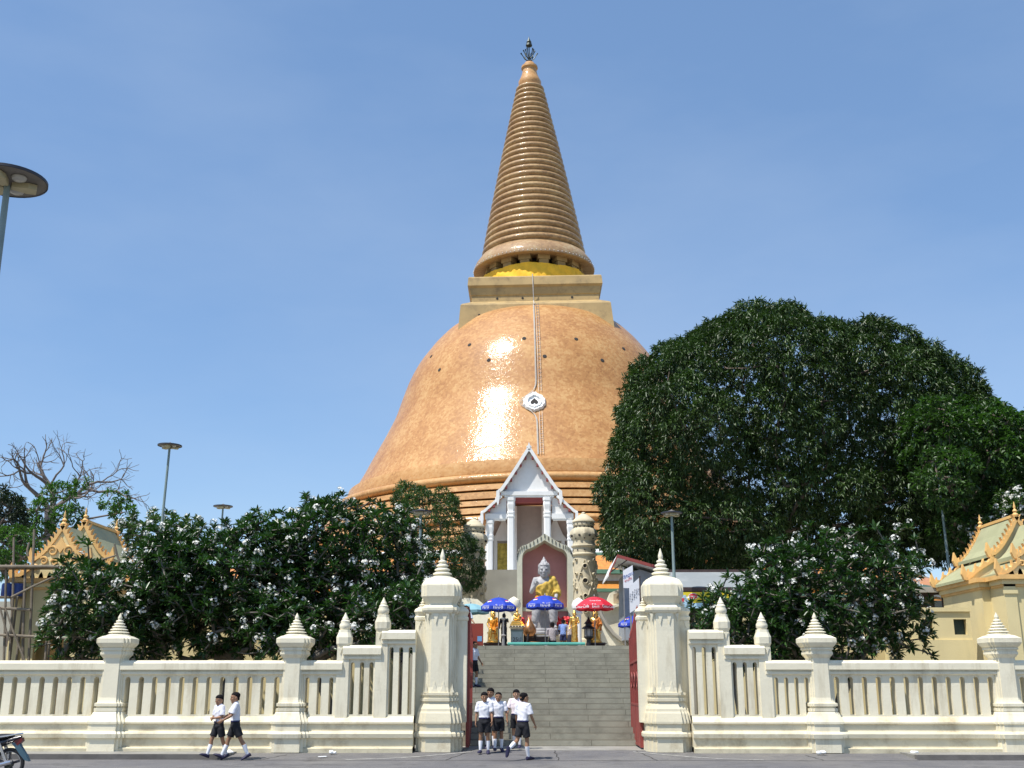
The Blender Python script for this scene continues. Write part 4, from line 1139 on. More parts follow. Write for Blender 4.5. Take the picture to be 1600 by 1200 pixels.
def person(name_label, group, loc, rz, H, P, hair='short', shirt=None, bottom='shorts', skin=None, socks=True, loose=False, cat="person", long_sleeve=False, bottom_mat=None, hands=True, belt=True):
    skin = skin or M['skin']; shirt = shirt or M['shirt']
    t = thing("person", loc, name_label, cat, group, rz)
    J = body_frame(H, P); rot = J['rot']
    up3 = rot
    hs = P.get('headscale', 1.08)
    mb = MB()
    def ring(c, a, b): return ering(J[c] if isinstance(c, str) else c, a * H, b * H, 20, rot)
    pel = (J['hipL'] + J['hipR']) / 2
    mb.loft([ering(pel - Vector((0, 0, .02 * H)), .05 * H, .04 * H), ering(pel + Vector((0, 0, .01 * H)), .08 * H, .055 * H), ring('pelvis', .09, .062), ring('waist', .074, .052), ring('chest', .088, .062), ring('shl', .082, .05), ring(J['shl'] + rot @ Vector((0, 0, .02 * H)), .045, .038)])
    etube(mb, [J['shl'] - rot @ Vector((0, 0, .01 * H)), J['neck'], J['neck'] + rot @ Vector((0, -.004 * H, .035 * H))], [.036 * H, .031 * H, .030 * H])
    for n in 'LR':
        K_ = J['knee' + n]; A_ = J['ank' + n]; h = J['hip' + n]
        etube(mb, [h.lerp(K_, .08), h.lerp(K_, .5), K_.lerp(h, .1), K_], [.046 * H, .043 * H, .033 * H, .031 * H])
        back = Vector((0, .012 * H, 0))
        etube(mb, [K_, K_.lerp(A_, .3) + back, K_.lerp(A_, .65) + back * .4, A_], [.031 * H, .034 * H, .025 * H, .019 * H])
        etube(mb, [J['heel' + n] + J['fu' + n] * .022 * H, (J['heel' + n].lerp(J['toe' + n], .8)) + J['fu' + n] * .014 * H], [.015 * H, .009 * H])
        etube(mb, [A_, J['heel' + n] + J['fu' + n] * .02 * H], [.018 * H, .015 * H])
        S_ = J['sh' + n]; E_ = J['el' + n]; W_ = J['wr' + n]
        etube(mb, [J['shl'].lerp(S_, .6), S_, S_.lerp(E_, .5), E_], [.034 * H, .033 * H, .027 * H, .021 * H])
        etube(mb, [E_, E_.lerp(W_, .35), W_], [.022 * H, .023 * H, .0145 * H])
        if hands:
            s = 1 if n == 'L' else -1
            palm = P.get('palm' + n, Vector((-s, .15, 0)))
            d = J['hd' + n]
            hand(mb, W_, d, palm, H, s, P.get('curl' + n, 22))
    Hm = rot @ Matrix.Rotation(R(P.get('head_yaw', 0)), 3, 'Z') @ Matrix.Rotation(R(P.get('head_pitch', 0)), 3, 'X')
    HT, r = head_shape(mb, J['head'], H, Hm, hs)
    body = remeshed(mb, "body", skin, t, .0062 * H / 1.4, 3)
    # face
    for s in (-1, 1):
        e = MB(); e.T = HT; e.ell((s * .31 * r, -.86 * r, -.06 * r), (.13 * r, .07 * r, .055 * r), 10, 6); e.build("eye", M['eye'], t)
        e = MB(); e.T = HT; e.tube([(s * .14 * r, -.96 * r, .14 * r), (s * .3 * r, -.95 * r, .2 * r), (s * .48 * r, -.84 * r, .14 * r)], .028 * r, 5); e.build("eyebrow", M['hair'], t)
    e = MB(); e.T = HT; e.tube([(-.22 * r, -.88 * r, -.62 * r), (0, -.97 * r, -.64 * r), (.22 * r, -.88 * r, -.62 * r)], [.03 * r, .05 * r, .03 * r], 6); e.build("mouth", M['lip'], t)
    # hair
    hb = MB(); hb.T = HT
    if hair == 'short':
        pr_ = [(-.62, .5, .26, .60), (-.30, .70, .40, .50), (-.05, .76, .56, .34), (.22, .815, .80, .20), (.5, .82, .97, .10), (.8, .70, .84, .08), (1.02, .45, .56, .07), (1.12, .16, .2, .06)]
    elif hair == 'bowl':
        pr_ = [(-.7, .58, .32, .56), (-.35, .76, .46, .46), (-.05, .82, .64, .32), (.2, .86, .90, .16), (.5, .86, 1.04, .04), (.8, .74, .9, .04), (1.06, .46, .58, .06), (1.16, .16, .2, .06)]
    else:
        pr_ = [(-1.3, .55, .28, .66), (-.9, .78, .42, .55), (-.4, .86, .55, .42), (0, .88, .72, .28), (.3, .88, .95, .14), (.6, .84, 1.0, .08), (.9, .65, .8, .06), (1.15, .2, .25, .06)]
    hb.loft([ering((0, o * r, z * r), a * r, b * r, 22, sq=2.1) for z, a, b, o in pr_])
    remeshed(hb, "hair", M['hair'], t, .008, 2, (.0025, 260))
    # shirt
    sb = MB()
    lo = 'pelvis'
    sgn = .009
    hem = J['pelvis'] + rot @ Vector((0, 0, (.035 if not loose else -.02) * H))
    sb.loft([ring(hem, .100 if not loose else .106, .072), ring(J['pelvis'] + rot @ Vector((0, 0, .06 * H)), .098, .074), ring('waist', .093, .070), ring('chest', .099, .073), ring(J['chest'] + rot @ Vector((0, 0, .05 * H)), .101, .068), ring('shl', .088, .055), ring(J['shl'] + rot @ Vector((0, 0, .026 * H)), .048, .043), ring(J['neck'] + rot @ Vector((0, 0, .006 * H)), .036, .036)])
    for n in 'LR':
        S_ = J['sh' + n]; E_ = J['el' + n]; W_ = J['wr' + n]
        if long_sleeve: sb.tube([J['shl'].lerp(S_, .55), S_, S_.lerp(E_, .5), E_, W_], [.04 * H, .044 * H, .039 * H, .032 * H, .026 * H], 14)
        else: sb.tube([J['shl'].lerp(S_, .5), S_, S_.lerp(E_, .45), S_.lerp(E_, .86)], [.038 * H, .043 * H, .043 * H, .046 * H], 14)
    so = remeshed(sb, "shirt", shirt, t, .009 * H / 1.4, 3, (.0042, 42))
    # collar
    cb_ = MB(); c0 = J['neck'] + rot @ Vector((0, 0, .004 * H))
    rr = []
    for z, k in ((-.002, .040), (.012, .0375), (.016, .037), (.010, .042), (-.008, .050)):
        rr.append(ering(c0 + rot @ Vector((0, -.006 * H, (z) * H)), k * H, k * H * .96, 18, rot))
    cb_.loft(rr, False, False); cb_.build("collar", shirt, so)
    # lower garment
    bm_ = bottom_mat or M['shorts']
    db = MB()
    if bottom == 'shorts':
        db.loft([ering(pel - Vector((0, 0, .035 * H)), .092 * H, .075 * H), ering(pel, .10 * H, .078 * H), ring('pelvis', .097, .072), ring(J['pelvis'] + rot @ Vector((0, 0, .045 * H)), .094, .069)])
        for n in 'LR':
            h = J['hip' + n]; K_ = J['knee' + n]
            f = P.get('hem', .74)
            db.tube([h + Vector((0, 0, .03 * H)), h.lerp(K_, .2), h.lerp(K_, .45), h.lerp(K_, f)], [.05 * H, .062 * H, .061 * H, .060 * H], 16)
    elif bottom == 'trousers':
        db.loft([ering(pel - Vector((0, 0, .035 * H)), .088 * H, .07 * H), ering(pel, .096 * H, .074 * H), ring('pelvis', .094, .07), ring(J['pelvis'] + rot @ Vector((0, 0, .045 * H)), .09, .067)])
        for n in 'LR':
            h = J['hip' + n]; K_ = J['knee' + n]; A_ = J['ank' + n]
            db.tube([h + Vector((0, 0, .03 * H)), h.lerp(K_, .3), K_, K_.lerp(A_, .5), A_], [.05 * H, .056 * H, .043 * H, .038 * H, .034 * H], 14)
    elif bottom == 'skirt':
        kc = (J['kneeL'] + J['kneeR']) / 2
        db.loft([ering(kc, .105 * H, .10 * H), ering(pel.lerp(kc, .5), .108 * H, .095 * H), ering(pel, .1 * H, .078 * H), ring('pelvis', .095, .07), ring(J['pelvis'] + rot @ Vector((0, 0, .045 * H)), .088, .066)])
    if bottom == 'skirt': db.build(bottom, bm_, t, smooth=60)
    else: remeshed(db, bottom, bm_, t, .009 * H / 1.4, 2, (.004, 34))
    if belt:
        lb = MB(); c0 = J['pelvis'] + rot @ Vector((0, 0, .034 * H))
        lb.loft([ering(c0, .1005 * H, .0745 * H, 24, rot), ering(c0 + rot @ Vector((0, 0, .018 * H)), .1005 * H, .0755 * H, 24, rot)]); lb.build("belt", M['belt'], t)
    for n in 'LR':
        K_ = J['knee' + n]; A_ = J['ank' + n]; back = Vector((0, .012 * H, 0))
        if socks:
            kk = MB(); kk.tube([K_.lerp(A_, .30) + back, K_.lerp(A_, .5) + back * .8, K_.lerp(A_, .72) + back * .3, A_, J['heel' + n] + J['fu' + n] * .022 * H], [.0365 * H, .0345 * H, .028 * H, .0235 * H, .024 * H], 12); kk.build("sock", M['sock'], t)
        sbm = MB(); he, to, fu = J['heel' + n], J['toe' + n], J['fu' + n]
        fd = J['fd' + n]; sd = fd.cross(fu).normalized()
        rr = []
        for tt, w, hgt in ((-.16, .012, .03), (-.10, .024, .055), (.15, .030, .062), (.4, .031, .056), (.65, .033, .046), (.9, .029, .036), (1.06, .014, .02)):
            c = he.lerp(to, tt) + fu * (hgt * H * .5 - .004 * H)
            rr.append([tuple(c + sd * w * H * math.cos(a) + fu * hgt * H * .5 * math.sin(a)) for a in [2 * PI * i / 12 for i in range(12)]])
        sbm.loft(rr); sbm.build("shoe", M['shoe'] if socks else M['shorts'], t)
    return t
def ground_y(py, z): # distance at which height z shows at image row py
    a = PITCH - math.atan((py - 600) / F); return (z - EYE) / math.tan(a) if abs(a) > 1e-4 else 30
def crossing_z(Y):
    """height of the street, the sloping crossing and the forecourt under a foot at distance Y"""
    return ROADZ + .001 if Y < 26.6 else (ROADZ + .005 + (Y - 26.6) / 2 * .109 if Y < 28.6 else -.004)
def stand(px, py, z, Y=None):
    if Y is None:
        Y = 27.0
        for _ in range(12): Y = ground_y(py, crossing_z(Y))
    return (X(px, Y, py), Y, crossing_z(Y) + .002)
GB = "schoolboys in white shirts and dark shorts"
walkL = dict(thighL=22, kneeL=4, thighR=-16, kneeR=14, footL=-2, footR=-4)
road = ROADZ + .004
# two walking left along the road
person("smaller schoolboy of the pair on the road, forearms folded across his belly", GB, stand(338, 1188, road), R(-48), 1.42,
       dict(thighL=-14, kneeL=6, thighR=20, kneeR=6, footR=8, armL=6, arm_outL=14, elbowL=72, inL=58, armR=4, arm_outR=16, elbowR=70, inR=52, head_yaw=26, lean=1), hair='bowl')
person("taller close-cropped schoolboy walking left on the road behind his smaller friend", GB, stand(364, 1188.5, road), R(-72), 1.52,
       dict(thighL=-24, kneeL=4, thighR=22, kneeR=2, footR=6, footL=4, armL=24, arm_outL=8, elbowL=38, inL=8, armR=30, arm_outR=6, elbowR=34, inR=10, head_yaw=8, lean=2), hair='short')
# group by the left gate leaf
person("schoolboy facing the street nearest the left gate leaf, arms hanging", GB, stand(756.5, 1176, -.004), R(-6), 1.42,
       dict(thighL=-3, kneeL=2, thighR=5, kneeR=4, armL=6, arm_outL=9, elbowL=18, armR=2, arm_outR=9, elbowR=12, head_yaw=14, footR=4), hair='bowl')
person("dark-haired pupil mostly hidden behind the schoolboy nearest the left gate leaf", GB, stand(766, 1171, -.004, 29.0), R(4), 1.46,
       dict(thighL=4, kneeL=6, thighR=-6, kneeR=6, armL=10, elbowL=20, armR=6, elbowR=16, head_yaw=-20), hair='bowl')
person("schoolboy facing the street at the right of the gate trio, head slightly turned", GB, stand(778.5, 1174, -.004, 28.3), R(8), 1.39,
       dict(thighL=-4, kneeL=2, thighR=6, kneeR=4, footR=4, armL=4, arm_outL=13, elbowL=10, armR=8, arm_outR=6, elbowR=30, head_yaw=-12), hair='short')
# boy striding towards the steps, seen from behind, and the pupil beyond him
person("schoolboy seen from behind striding off the road with his left heel raised", GB, stand(817, 1188, road), R(142), 1.50,
       dict(thighL=-16, kneeL=46, footL=-28, thighR=8, kneeR=2, armL=2, arm_outL=10, elbowL=20, armR=8, arm_outR=14, elbowR=22, lean=3, head_yaw=-20), hair='short')
person("lighter-skinned pupil half hidden behind the striding boy", GB, stand(807, 1171, -.004, 29.2), R(-12), 1.42,
       dict(thighL=8, kneeL=10, thighR=-8, kneeR=8, armR=12, arm_outR=13, elbowR=8, armL=5, elbowL=14, head_yaw=16), hair='bowl', skin=M['skin_light'], shirt=surf("pinkish_white_shirt", (.80, .70, .72), .8))
# pupil on the stairs behind the left gate leaf
person("schoolboy standing on the stair landing half behind the left gate leaf", GB, (X(740.5, 36.5, 1050), 36.5, 1.5), R(60), 1.42,
       dict(thighL=10, kneeL=14, thighR=-6, kneeR=4, armL=8, elbowL=25, armR=-6, elbowR=20), hair='short')
# worshippers with their backs to the street
WY = 49.0
def worship(px, H, label, shirt, rz=180, **k):
    pose = dict(thighL=2, kneeL=2, thighR=2, kneeR=2, armL=28, arm_outL=6, elbowL=95, inL=30, armR=28, arm_outR=6, elbowR=95, inR=30, lean=6, head_pitch=14)
    return person(label, "worshippers before the statue", (X(px, WY, 990), WY, TZ), R(rz), H, pose, shirt=shirt, socks=False, loose=True, belt=False, **k)
person("worshipper in a grey shirt kneeling left of the other two, back to us", "worshippers before the statue", (X(863, WY, 990), WY, TZ), R(180), 1.66,
       dict(thighL=4, kneeL=92, footL=-80, thighR=4, kneeR=92, footR=-80, lift=.05, armL=34, elbowL=95, inL=30, armR=34, elbowR=95, inR=30, lean=6, head_pitch=12), shirt=surf("grey_shirt", (.33, .30, .31), .85, var=.08), bottom='trousers', hair='bowl', socks=False, loose=True, belt=False)
worship(880, 1.36, "worshipper in a light blue shirt between two others, back to us", surf("blue_shirt", (.20, .30, .60), .85), rz=170, bottom='shorts', hair='bowl', bottom_mat=surf("navy_cloth", (.02, .03, .10), .8))
worship(891, 1.32, "worshipper in a beige shirt, rightmost of the three at the shrine, back to us", surf("beige_shirt", (.48, .40, .36), .85), rz=190, bottom='skirt', hair='bowl', bottom_mat=surf("dark_cloth", (.03, .03, .05), .8))
person("dark-haired person in a pale blue shirt on the terrace behind the left gate leaf", None, (X(728, 44.0, 960), 44.0, TZ), R(20), 1.62,
       dict(armL=20, elbowL=40, armR=10), shirt=surf("pale_blue_shirt", (.55, .62, .74), .8), bottom='trousers', socks=False, loose=True, belt=False)

# ================================================================== STATUES
M['granite'] = surf("grey_white_stone", (.38, .37, .37), .6, var=.2, vscale=3, stain=(.14, .13, .13), stain_amt=.6, stain_scale=2, bump=.15)
M['gold'] = surf("gold_leaf", (.85, .52, .14), .32, metal=.85, var=.1, vscale=5, bump=.25, bscale=18)
M['robe_o'] = surf("orange_robe", (.78, .30, .02), .75, var=.12, bump=.4, bscale=6)
M['robe_y'] = surf("yellow_robe", (.56, .37, .06), .75, var=.12, vscale=3, bump=.3, bscale=6)
M['black_stone'] = surf("black_bronze", (.03, .03, .032), .4, metal=.3, var=.2)
M['wood_dark'] = surf("dark_lacquer", (.06, .035, .03), .5, var=.3)
def seated(loc, H, label, cat, skin, robe, sash=None, group=None, raised=True, flame=True, base_mat=None, rz=0, halo=False, crown=False):
    """figure seated western style on a block, feet on a lotus base; H = standing-height scale"""
    t = thing("seated_statue", loc, label, cat, group, rz)
    seat = .285 * H + .05 * H
    P = dict(thighL=82, kneeL=84, thighR=82, kneeR=84, thigh_outL=11, thigh_outR=11, seat=seat + .045 * H, footL=0, footR=0,
             armL=4, arm_outL=17, elbowL=52, inL=14, armR=6 if raised else 4, arm_outR=19, elbowR=118 if raised else 52, inR=30 if raised else 14, headscale=1.12, lean=0)
    J = body_frame(H, P); rot = J['rot']
    mb = MB()
    def ring(c, a, b): return ering(c, a * H, b * H, 20)
    pel = (J['hipL'] + J['hipR']) / 2
    v = lambda z, y=0: Vector((0, y * H, z * H))
    mb.loft([ring(pel - v(.06), .09, .075), ring(pel, .105, .08), ring(J['pelvis'], .10, .074), ring(J['waist'], .083, .062), ring(J['chest'], .108, .076), ring(J['chest'] + v(.05), .122, .074), ring(J['shl'], .112, .055), ring(J['shl'] + v(.025), .05, .042)])
    etube(mb, [J['shl'], J['neck'], J['neck'] + v(.035)], [.042 * H, .038 * H, .036 * H])
    for n in 'LR':
        s = 1 if n == 'L' else -1
        K_, A_, h = J['knee' + n], J['ank' + n], J['hip' + n]
        etube(mb, [h, h.lerp(K_, .5), K_], [.068 * H, .06 * H, .047 * H])
        etube(mb, [K_, K_.lerp(A_, .4), A_], [.047 * H, .046 * H, .032 * H])
        etube(mb, [J['heel' + n] + v(.02), J['toe' + n] + v(.014)], [.026 * H, .022 * H])
        S_, E_, W_ = J['sh' + n], J['el' + n], J['wr' + n]
        etube(mb, [J['shl'].lerp(S_, .5), S_, S_.lerp(E_, .5), E_], [.04 * H, .041 * H, .034 * H, .028 * H])
        etube(mb, [E_, E_.lerp(W_, .4), W_], [.028 * H, .027 * H, .019 * H])
        hand(mb, W_, J['hd' + n], Vector((0, -1, .1)) if (raised and n == 'R') else Vector((-s, .1, 0)), H * 1.1, s, 12)
    HT, r = head_shape(mb, J['head'] + v(.01), H, Matrix.Identity(3), 1.3)
    mb.T = HT
    for s in (-1, 1): mb.ell((s * .84 * r, .05 * r, -.42 * r), (.07 * r, .12 * r, .4 * r), 8, 6)   # long lobes
    mb.T = None
    remeshed(mb, "body", skin, t, .0075 * H, 3)
    hb = MB(); hb.T = HT
    hb.loft([ering((0, o * r, z * r), a * r, b * r, 24, sq=2.1) for z, a, b, o in ((-.35, .6, .4, .52), (0, .8, .58, .36), (.3, .86, .9, .15), (.6, .84, 1.0, .06), (.88, .7, .82, .06), (1.08, .46, .52, .06), (1.2, .4, .42, .06), (1.38, .32, .34, .06), (1.5, .16, .18, .06))])
    if flame: hb.lathe([(.17 * r, 1.42 * r), (.2 * r, 1.58 * r), (.1 * r, 1.8 * r), (.02 * r, 2.05 * r)], 8, (0, .06 * r, 0))
    remeshed(hb, "hair", skin if crown is False else M['gold'], t, .006 * H, 1, (.004 * H, 150 / H))
    for s in (-1, 1):
        e = MB(); e.T = HT; e.ell((s * .31 * r, -.88 * r, -.08 * r), (.15 * r, .05 * r, .035 * r), 10, 6); e.build("eye", M['black_stone'], t)
    e = MB(); e.T = HT; e.tube([(-.2 * r, -.9 * r, -.62 * r), (0, -.98 * r, -.66 * r), (.2 * r, -.9 * r, -.62 * r)], [.02 * r, .045 * r, .02 * r], 6); e.build("mouth", skin, t)
    # robe: wrapped torso with the right shoulder bare, sloping from left shoulder to right flank
    rb = MB(); nn = 40; rings_ = []
    lv = [(pel - v(.03), .115, .092), (J['pelvis'], .112, .086), (J['waist'], .098, .078), (J['chest'] - v(.03), .112, .088), (J['chest'] + v(.02), .124, .09), (J['chest'] + v(.06), .128, .082), (J['shl'] + v(.012), .118, .062)]
    for c, a, b in lv:
        rings_.append(ering(c, a * H, b * H, nn, sq=2.2))
    # slope the upper rings: right side (x<0) pulled down
    R2 = []
    for k, rg in enumerate(rings_):
        q = []
        for i, (x, y, z) in enumerate(rg):
            cap = J['shl'].z + .02 * H + (x / (.12 * H) - 1) * .5 * .125 * H
            zz_ = min(z, cap)
            q.append((x * (1.0 if zz_ == z else 1.0 - .0), y + (.010 * H * math.sin((x * 1.0 + zz_ * .9) * 62 / H)), zz_))
        R2.append(q)
    rb.loft(R2, True, True)
    # sleeve of cloth over the left arm
    S_, E_, W_ = J['shL'], J['elL'], J['wrL']
    rb.tube([J['shl'].lerp(S_, .5) + v(.01), S_, S_.lerp(E_, .5), E_, E_.lerp(W_, .5)], [.045 * H, .052 * H, .053 * H, .06 * H, .056 * H], 16)
    rb.loft([ering(E_ + v(-.02), .03 * H, .05 * H, 12), ering(E_ + v(-.12), .03 * H, .055 * H, 12), ering(E_ + v(-.2), .02 * H, .045 * H, 12)])
    remeshed(rb, "robe", robe, t, .009 * H, 2, (.006 * H, 70 / H))
    if sash:
        sb = MB(); a_ = J['pelvis'] + v(.03)
        sb.loft([ering(a_ + Vector((-.06 * H, -.03 * H, .06 * H)), .055 * H, .065 * H, 16), ering(a_ + Vector((-.06 * H, -.03 * H, -.01 * H)), .065 * H, .07 * H, 16), ering(a_ + Vector((-.05 * H, -.03 * H, -.06 * H)), .07 * H, .07 * H, 16)])
        remeshed(sb, "sash", sash, t, .009 * H, 2)
    # lower robe over the legs
    lb = MB()
    for n in 'LR':
        h, K_, A_ = J['hip' + n], J['knee' + n], J['ank' + n]
        lb.tube([h, h.lerp(K_, .5), K_ + Vector((0, -.004 * H, 0)), K_.lerp(A_, .35), K_.lerp(A_, .85)], [.074 * H, .068 * H, .058 * H, .056 * H, .05 * H], 16)
    c1 = (J['kneeL'] + J['kneeR']) / 2; c2 = (J['ankL'] + J['ankR']) / 2
    remeshed(lb, "lower_robe", skin, t, .009 * H, 2, (.003 * H, 80 / H))
    # throne block and lotus foot base
    bmth = base_mat or skin
    tb = MB(); hb_ = pel.z - .07 * H
    tb.lathe([(.17 * H, 0), (.17 * H, .03 * H), (.14 * H, .05 * H), (.13 * H, hb_ - .06 * H), (.15 * H, hb_ - .03 * H), (.15 * H, hb_)], unit=SQ, c=(0, .05 * H, 0))
    tb.build("throne", bmth, t, smooth=0)
    fb = MB(); yf = (J['ankL'].y + J['toeL'].y) / 2; zf = J['heelL'].z
    fb.lathe([(.17 * H, 0), (.175 * H, .02 * H), (.155 * H, .03 * H), (.16 * H, max(zf - .03 * H, .035 * H)), (.15 * H, zf - .004 * H)], 20, (0, yf, 0), sy=.75)
    fb.build("foot_base", bmth, t)
    return t
def block(name, parent, org, mat, specs, c, unit=SQ):
    mb = MB(); mb.lathe(specs, unit=unit, c=c); return mb.build(name, mat, parent, org, smooth=0)
# great seated figure in the niche
SY = 51.3
zfeet = Z(992, SY)
head_z = Z(874, SY)
Hs = (head_z - zfeet) / .93
ped = thing("statue_pedestal", (X(851, SY), SY, TZ), "tiered cream pedestal under the great seated statue", "pedestal")
Hx = X(851, SY); po = (Hx, SY, TZ)
bb = [(1.2, TZ), (1.2, TZ + .15), (1.05, TZ + .2), (1.05, zfeet - .25), (1.15, zfeet - .22), (1.15, zfeet - .02)]
block("pedestal_body", ped, po, M['ramp'], bb, (Hx, SY, 0))
seated((Hx, SY + .1, zfeet - .018), Hs, "great pale stone seated figure in yellow robe before the pink niche, one hand raised", "statue", M['granite'], M['robe_y'], sash=M['robe_o'])
# two gilt seated figures in orange robes at the head of the stairs
GYs = 47.5
for px, lab, rz in ((770, "gilt seated statue in an orange robe under the left blue umbrella", 8), (931, "gilt seated statue in an orange robe under the red umbrella", -10)):
    gx = X(px, GYs); t = thing("statue_plinth", (gx, GYs, TZ), "dark lacquer plinth under the gilt statue " + ("below the left blue umbrella" if px < 800 else "below the red umbrella"), "plinth")
    block("plinth_body", t, (gx, GYs, TZ), M['wood_dark'], [(.42, TZ), (.42, TZ + .1), (.36, TZ + .14), (.36, TZ + .22), (.43, TZ + .25), (.43, TZ + .28)], (gx, GYs, 0))
    block("plinth_top", t, (gx, GYs, TZ), M['black_stone'], [(.38, TZ + .281), (.38, TZ + .31)], (gx, GYs, 0))
    h_ = (Z(957, GYs) - (TZ + .31)) / .86
    seated((gx, GYs + .08, TZ + .31), h_, lab, "statue", M['gold'], M['robe_o'] if px < 800 else surf("brown_orange_robe", (.50, .17, .03), .7, var=.15, bump=.3), group="gilt seated statues at the head of the stairs", raised=False, rz=R(rz))

# ================================================================== PROPS ON THE TERRACE
def text_mesh(txt, size, mat, name, parent, T, org=None, ext=.004):
    cu = bpy.data.curves.new("t", 'FONT'); cu.body = txt; cu.size = size; cu.align_x = 'CENTER'; cu.align_y = 'CENTER'; cu.extrude = ext
    o = bpy.data.objects.new("t", cu); COL.objects.link(o)
    dg = bpy.context.evaluated_depsgraph_get(); ev = o.evaluated_get(dg); tm = ev.to_mesh()
    vs = [T @ v.co for v in tm.vertices]; fs = [tuple(p.vertices) for p in tm.polygons]; ev.to_mesh_clear()
    bpy.data.objects.remove(o)
    me = bpy.data.meshes.new(name)
    if org is not None: vs = [v - Vector(org) for v in vs]
    me.from_pydata([tuple(v) for v in vs], [], fs); me.materials.append(mat)
    q = bpy.data.objects.new(name, me); COL.objects.link(q); q.parent = parent; return q
M['um_blue'] = surf("blue_umbrella_cloth", (.018, .05, .42), .5, var=.06, bump=.1)
M['um_red'] = surf("red_umbrella_cloth", (.58, .02, .04), .5, var=.06, bump=.1)
M['um_teal'] = surf("faded_teal_cloth", (.22, .42, .48), .6, var=.1)
M['txt'] = surf("white_print", (.80, .80, .84), .6, var=.02, bump=0)
M['red'] = surf("red_print", (.62, .03, .04), .5, var=.05)
M['bronze'] = surf("polished_bronze", (.50, .24, .10), .3, metal=.8, var=.2)
def umbrella(px, ytop, yrim, half, Y, label, cloth, words=None, logo=False, tilt=0, rz=0, pole_to=TZ):
    s_ = (X(900, Y) - X(800, Y)) / 100; r = half * s_; cx = X(px, Y)
    zt = Z(ytop, Y); zr = Z(yrim, Y)
    t = thing("umbrella", (cx, Y, pole_to), label, "umbrella", "market umbrellas round the shrine")
    t.rotation_euler = (0, 0, 0)
    h = zt - zr; org = (cx, Y, pole_to)
    def cp(k, f, n=8):
        # k: fraction outwards, f: angle; octagonal with sagging panels
        a = (f + .5) * 2 * PI / n
        sec = (f % 1) - .5 if False else 0
        return a
    n = 48; rings = []
    def pt(k, i, dz=0):
        a = 2 * PI * i / n + PI / 8 + rz; loc = (i % 6) / 6.0
        fl = math.cos(PI / 8) / math.cos((loc - .5) * PI / 4)
        sag = 1 - .03 * math.sin(PI * loc)
        rr = r * k * (fl * .8 + .2)
        z = zt - h * (1 - math.cos(k * 1.25)) / (1 - math.cos(1.25)) * .78 - (h * .03 * math.sin(PI * loc) * k)
        return Vector((cx + rr * math.cos(a), Y + rr * math.sin(a), z + dz))
    for k in (.04, .2, .4, .6, .8, .92, 1.0): rings.append([tuple(pt(k, i)) for i in range(n)])
    rings.append([tuple(pt(1.0, i) * 1 + Vector((0, 0, -h * (.27 + .05 * math.sin(PI * (i % 6) / 6.0))))) for i in range(n)])
    back = [[(cx + (x - cx) * .985, Y + (y - Y) * .985, z - .012) for x, y, z in rg] for rg in rings[::-1]]
    mb = MB(); mb.loft(rings + back, True, True); cn = mb.build("canopy", cloth, t, org, smooth=28)
    mb = MB(); mb.lathe([(.022, pole_to), (.022, zt + .02), (.035, zt + .03), (.01, zt + .10)], 8, (cx, Y, 0)); mb.build("pole", M['steel'], t, org)
    mb = MB(); mb.lathe([(.22, pole_to), (.22, pole_to + .05), (.05, pole_to + .10)], 14, (cx, Y, 0)); mb.build("foot", M['metal_dark'], t, org)
    for i in range(0, n, 6):
        mb = MB(); mb.bar((cx, Y, zt - h * .75), tuple(pt(.75, i, -.03)), .014); mb.build("rib", M['steel'], t, org, smooth=0)
    if words:
        for j, w in enumerate(words):
            if not w: continue
            i = (j - 1) * 6 + 33 - 0
            # panel centre whose outward azimuth is near -90 deg + (j-1)*45
            a = -PI / 2 + (j - 1) * PI / 4 + rz
            ap = r * math.cos(PI / 8) * 1.0 + .01
            c = Vector((cx + ap * math.cos(a), Y + ap * math.sin(a), zr + h * .10))
            T = Matrix.Translation(c) @ Matrix.Rotation(a + PI / 2, 4, 'Z') @ Matrix.Rotation(R(82), 4, 'X')
            text_mesh(w, h * (.36 if j != 1 else .42), M['txt'], "lettering", t, T, org)
            # upper face of the panel
            k = .72; ap = r * k * (math.cos(PI / 8) * .8 + .2)
            zk = zt - h * (1 - math.cos(k * 1.25)) / (1 - math.cos(1.25)) * .78 - h * .03 * k
            if logo and j != 1:
                c = Vector((cx + ap * math.cos(a), Y + ap * math.sin(a), zk + .015))
                T = Matrix.Translation(c) @ Matrix.Rotation(a + PI / 2, 4, 'Z') @ Matrix.Rotation(R(34), 4, 'X')
                for nm, mt, p0, p1 in (("emblem_top", M['red'], .35, PI - .35), ("emblem_band", M['txt'], -.3, None)):
                    mb = MB(); mb.T = T; q = h * .23
                    if p1: pts = [(q * math.cos(p0 + (p1 - p0) * i / 10), q * math.sin(p0 + (p1 - p0) * i / 10)) for i in range(11)]
                    else: pts = [(q * .94, q * .3), (-q * .94, q * .3), (-q, 0), (-q * .9, -q * .38), (q * .9, -q * .12), (q, 0)]
                    mb.prism(pts, 0, .008, 'z'); mb.build(nm, mt, t, org, smooth=0)
            elif not logo and j == 1:
                c = Vector((cx + ap * math.cos(a), Y + ap * math.sin(a), zk + .02))
                T = Matrix.Translation(c) @ Matrix.Rotation(a + PI / 2, 4, 'Z') @ Matrix.Rotation(R(36), 4, 'X')
                text_mesh(words[0], h * .22, M['txt'], "lettering", t, T, org)
    return t
UY = 46.4
umbrella(779, 933.5, 952, 29.5, UY, "blue umbrella with white lettering over the left gilt statue", M['um_blue'], ("PEPSI", "เป๊ปซี่", "PEPSI"), True)
umbrella(852, 930.5, 949, 31.5, UY, "blue umbrella with white lettering in front of the great seated figure", M['um_blue'], ("PEPSI", "เป๊ปซี่", "PEPSI"), True)
